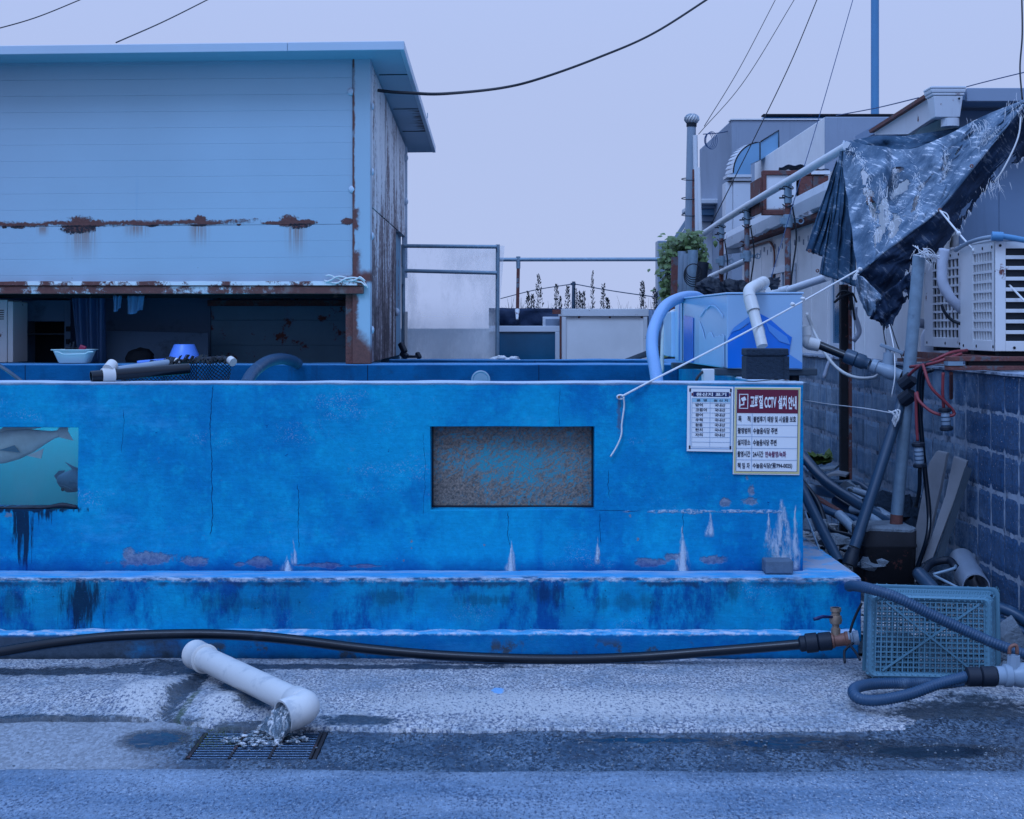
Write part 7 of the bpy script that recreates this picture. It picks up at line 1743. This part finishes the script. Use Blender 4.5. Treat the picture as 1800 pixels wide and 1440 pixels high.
for k in range(150):
    a = R_.uniform(0, 6.28); q = g_end + Vector((math.cos(a) * R_.uniform(.02, .17), math.sin(a) * R_.uniform(.01, .12), R_.uniform(.006, .02))); mb.ball(q, R_.uniform(.003, .011), 6, 4, (1.6, 1, .6), .6, k)
o = mb.build('splash', M['stream'], kind='stuff', smooth='all'); setp(o, 'small splashes of water on the grate bars', 'water')
gr = thing('drain_grate', 'dark steel bar drain grate under the pouring pipe', 'grate', ((GRATE_X0 + GRATE_X1) / 2, (GRATE_Y0 + GRATE_Y1) / 2, -.04))
GZ = -.026
mb_ = MB().box(GRATE_X0, GRATE_X1, 0, .008, -.012, 0); o = mb_.build('bar', M['rustdark'], None, loc=(0, 0, 0)); me_bar = o.data; me_bar.materials.clear(); me_bar.materials.append(gen('wet_steel_bar', (.10, .115, .14), .18, .4, 30.0, .6, 120.0, metal=.5)); bpy.data.objects.remove(o)
for k in range(11):
    o = bpy.data.objects.new('grate_bar', me_bar); COL.objects.link(o); o.parent = gr; o.location = Vector((0, GRATE_Y0 + .010 + .0315 * k, GZ)) - gr.location
    m = o.modifiers.new('bevel', 'BEVEL'); m.width = .002; m.segments = 1
for x in (GRATE_X0 - .004, GRATE_X0 + .15, GRATE_X0 + .30, GRATE_X1 - .006): MB().box(x, x + .010, GRATE_Y0, GRATE_Y1 - .01, GZ - .02, GZ + .003).build('cross_bar', M['rustdark'], gr)
MB().box(GRATE_X0 - .02, GRATE_X1 + .02, GRATE_Y0 - .02, GRATE_Y1 + .02, -.19, -.17).build('sump_floor', M['dark'], gr)
for a, b in ((GRATE_X0 - .022, GRATE_X0 - .008), (GRATE_X1 + .008, GRATE_X1 + .022)): MB().box(a, b, GRATE_Y0 - .02, GRATE_Y1 + .02, -.18, GZ - .002).build('frame', M['rustdark'], gr)
mb = MB()
for i in range(420):
    px, py = (375 + rng.gauss(0, 22), 1300 + rng.gauss(0, 13)) if i % 3 else (330 + rng.gauss(0, 6), 1245 + rng.gauss(0, 22))
    q = PG(px, py, -.022); l = rng.uniform(.004, .011)
    mb.add([q, q + Vector((l * .25, 0, 0)), q + Vector((rng.uniform(-l, l), rng.uniform(-l, l) * .6, l))], [(0, 1, 2)])
o = mb.build('moss', M['grass'], kind='stuff'); setp(o, 'low green moss round the left side of the grate', 'moss')
mb = MB()
for i in range(700):
    x = -3.2 + 6.4 * rng.random(); y = 5.25 + rng.random() * .5 if rng.random() < .7 else 4.6 + rng.random()
    if x < -1.0 and y > 5.2 and rng.random() < .7: continue
    mb.ball((x, y, -.024 + .002), rng.uniform(.002, .006), 5, 3, (1.2, 1, .7), .6, i)
o = mb.build('loose_grit', M['concp'], kind='stuff'); setp(o, 'loose pale grit scattered on the road edge', 'grit')

# ------------------------------------------------------------------ tall pole and overhead cables
lp = thing('tall_blue_pole', 'tall plain blue grey pole rising out of the picture behind the roofs', 'pole', P(1538, 575, 25))
MB().cyl(P(1538, 575, 25), P(1538, -60, 25), .073, .070, 18).build('shaft', M['bluebar'], lp, smooth=True)
cable([P(-40, 60, 14), P(60, 32, 15), P(150, -4, 16)], .006, 'thin cable crossing the upper left corner of the sky')
cable([P(204, 75, 12), P(290, 37, 13.5), P(380, -8, 15)], .006, 'thin cable rising from the hut roof to the top edge')
cable([P(664, 159, 11.15), P(690, 162, 11.2), P(720, 163.5, 11.35), P(780, 165, 11.8), P(880, 155, 13.2), P(950, 138, 13.6), P(1050, 102, 14.3), P(1150, 58, 15), P(1260, -12, 16)], .013, 'thick black cable sagging from the hut wall up to the top edge')
cable([P(1238, 222, 18), P(1300, 120, 19), P(1368, -10, 20)], .005, 'left of the two thin cables rising from the vent stack')
cable([P(1228, 236, 18), P(1310, 140, 19), P(1402, -10, 20)], .005, 'right of the two thin cables rising from the vent stack')
cable([P(1250, 395, 14), P(1330, 235, 14), P(1390, 110, 14.2), P(1440, -10, 14.5)], .005, 'dark cable slanting up past the duct elbow to the top edge')
cable([P(1352, 500, 10.5), P(1395, 355, 11), P(1440, 205, 11.5), P(1502, -10, 12)], .0032, 'thin pale cable slanting up past the rusty wall box', 'wireb')
cable([P(1236, 236, 18), P(1262, 234, 18.2), P(1290, 229, 18.4)], .006, 'short cable from the coil to the grey building', 'wireb')
cable([P(1470, 203, 18), P(1540, 190, 16), P(1615, 172, 14)], .006, 'thin cable above the blue roof edge behind the tall pole', 'wireb')
cable([P(1690, 155, 14), P(1740, 142, 13.5), P(1810, 125, 13)], .005, 'thin cable above the grey eave at the right edge', 'wireb')
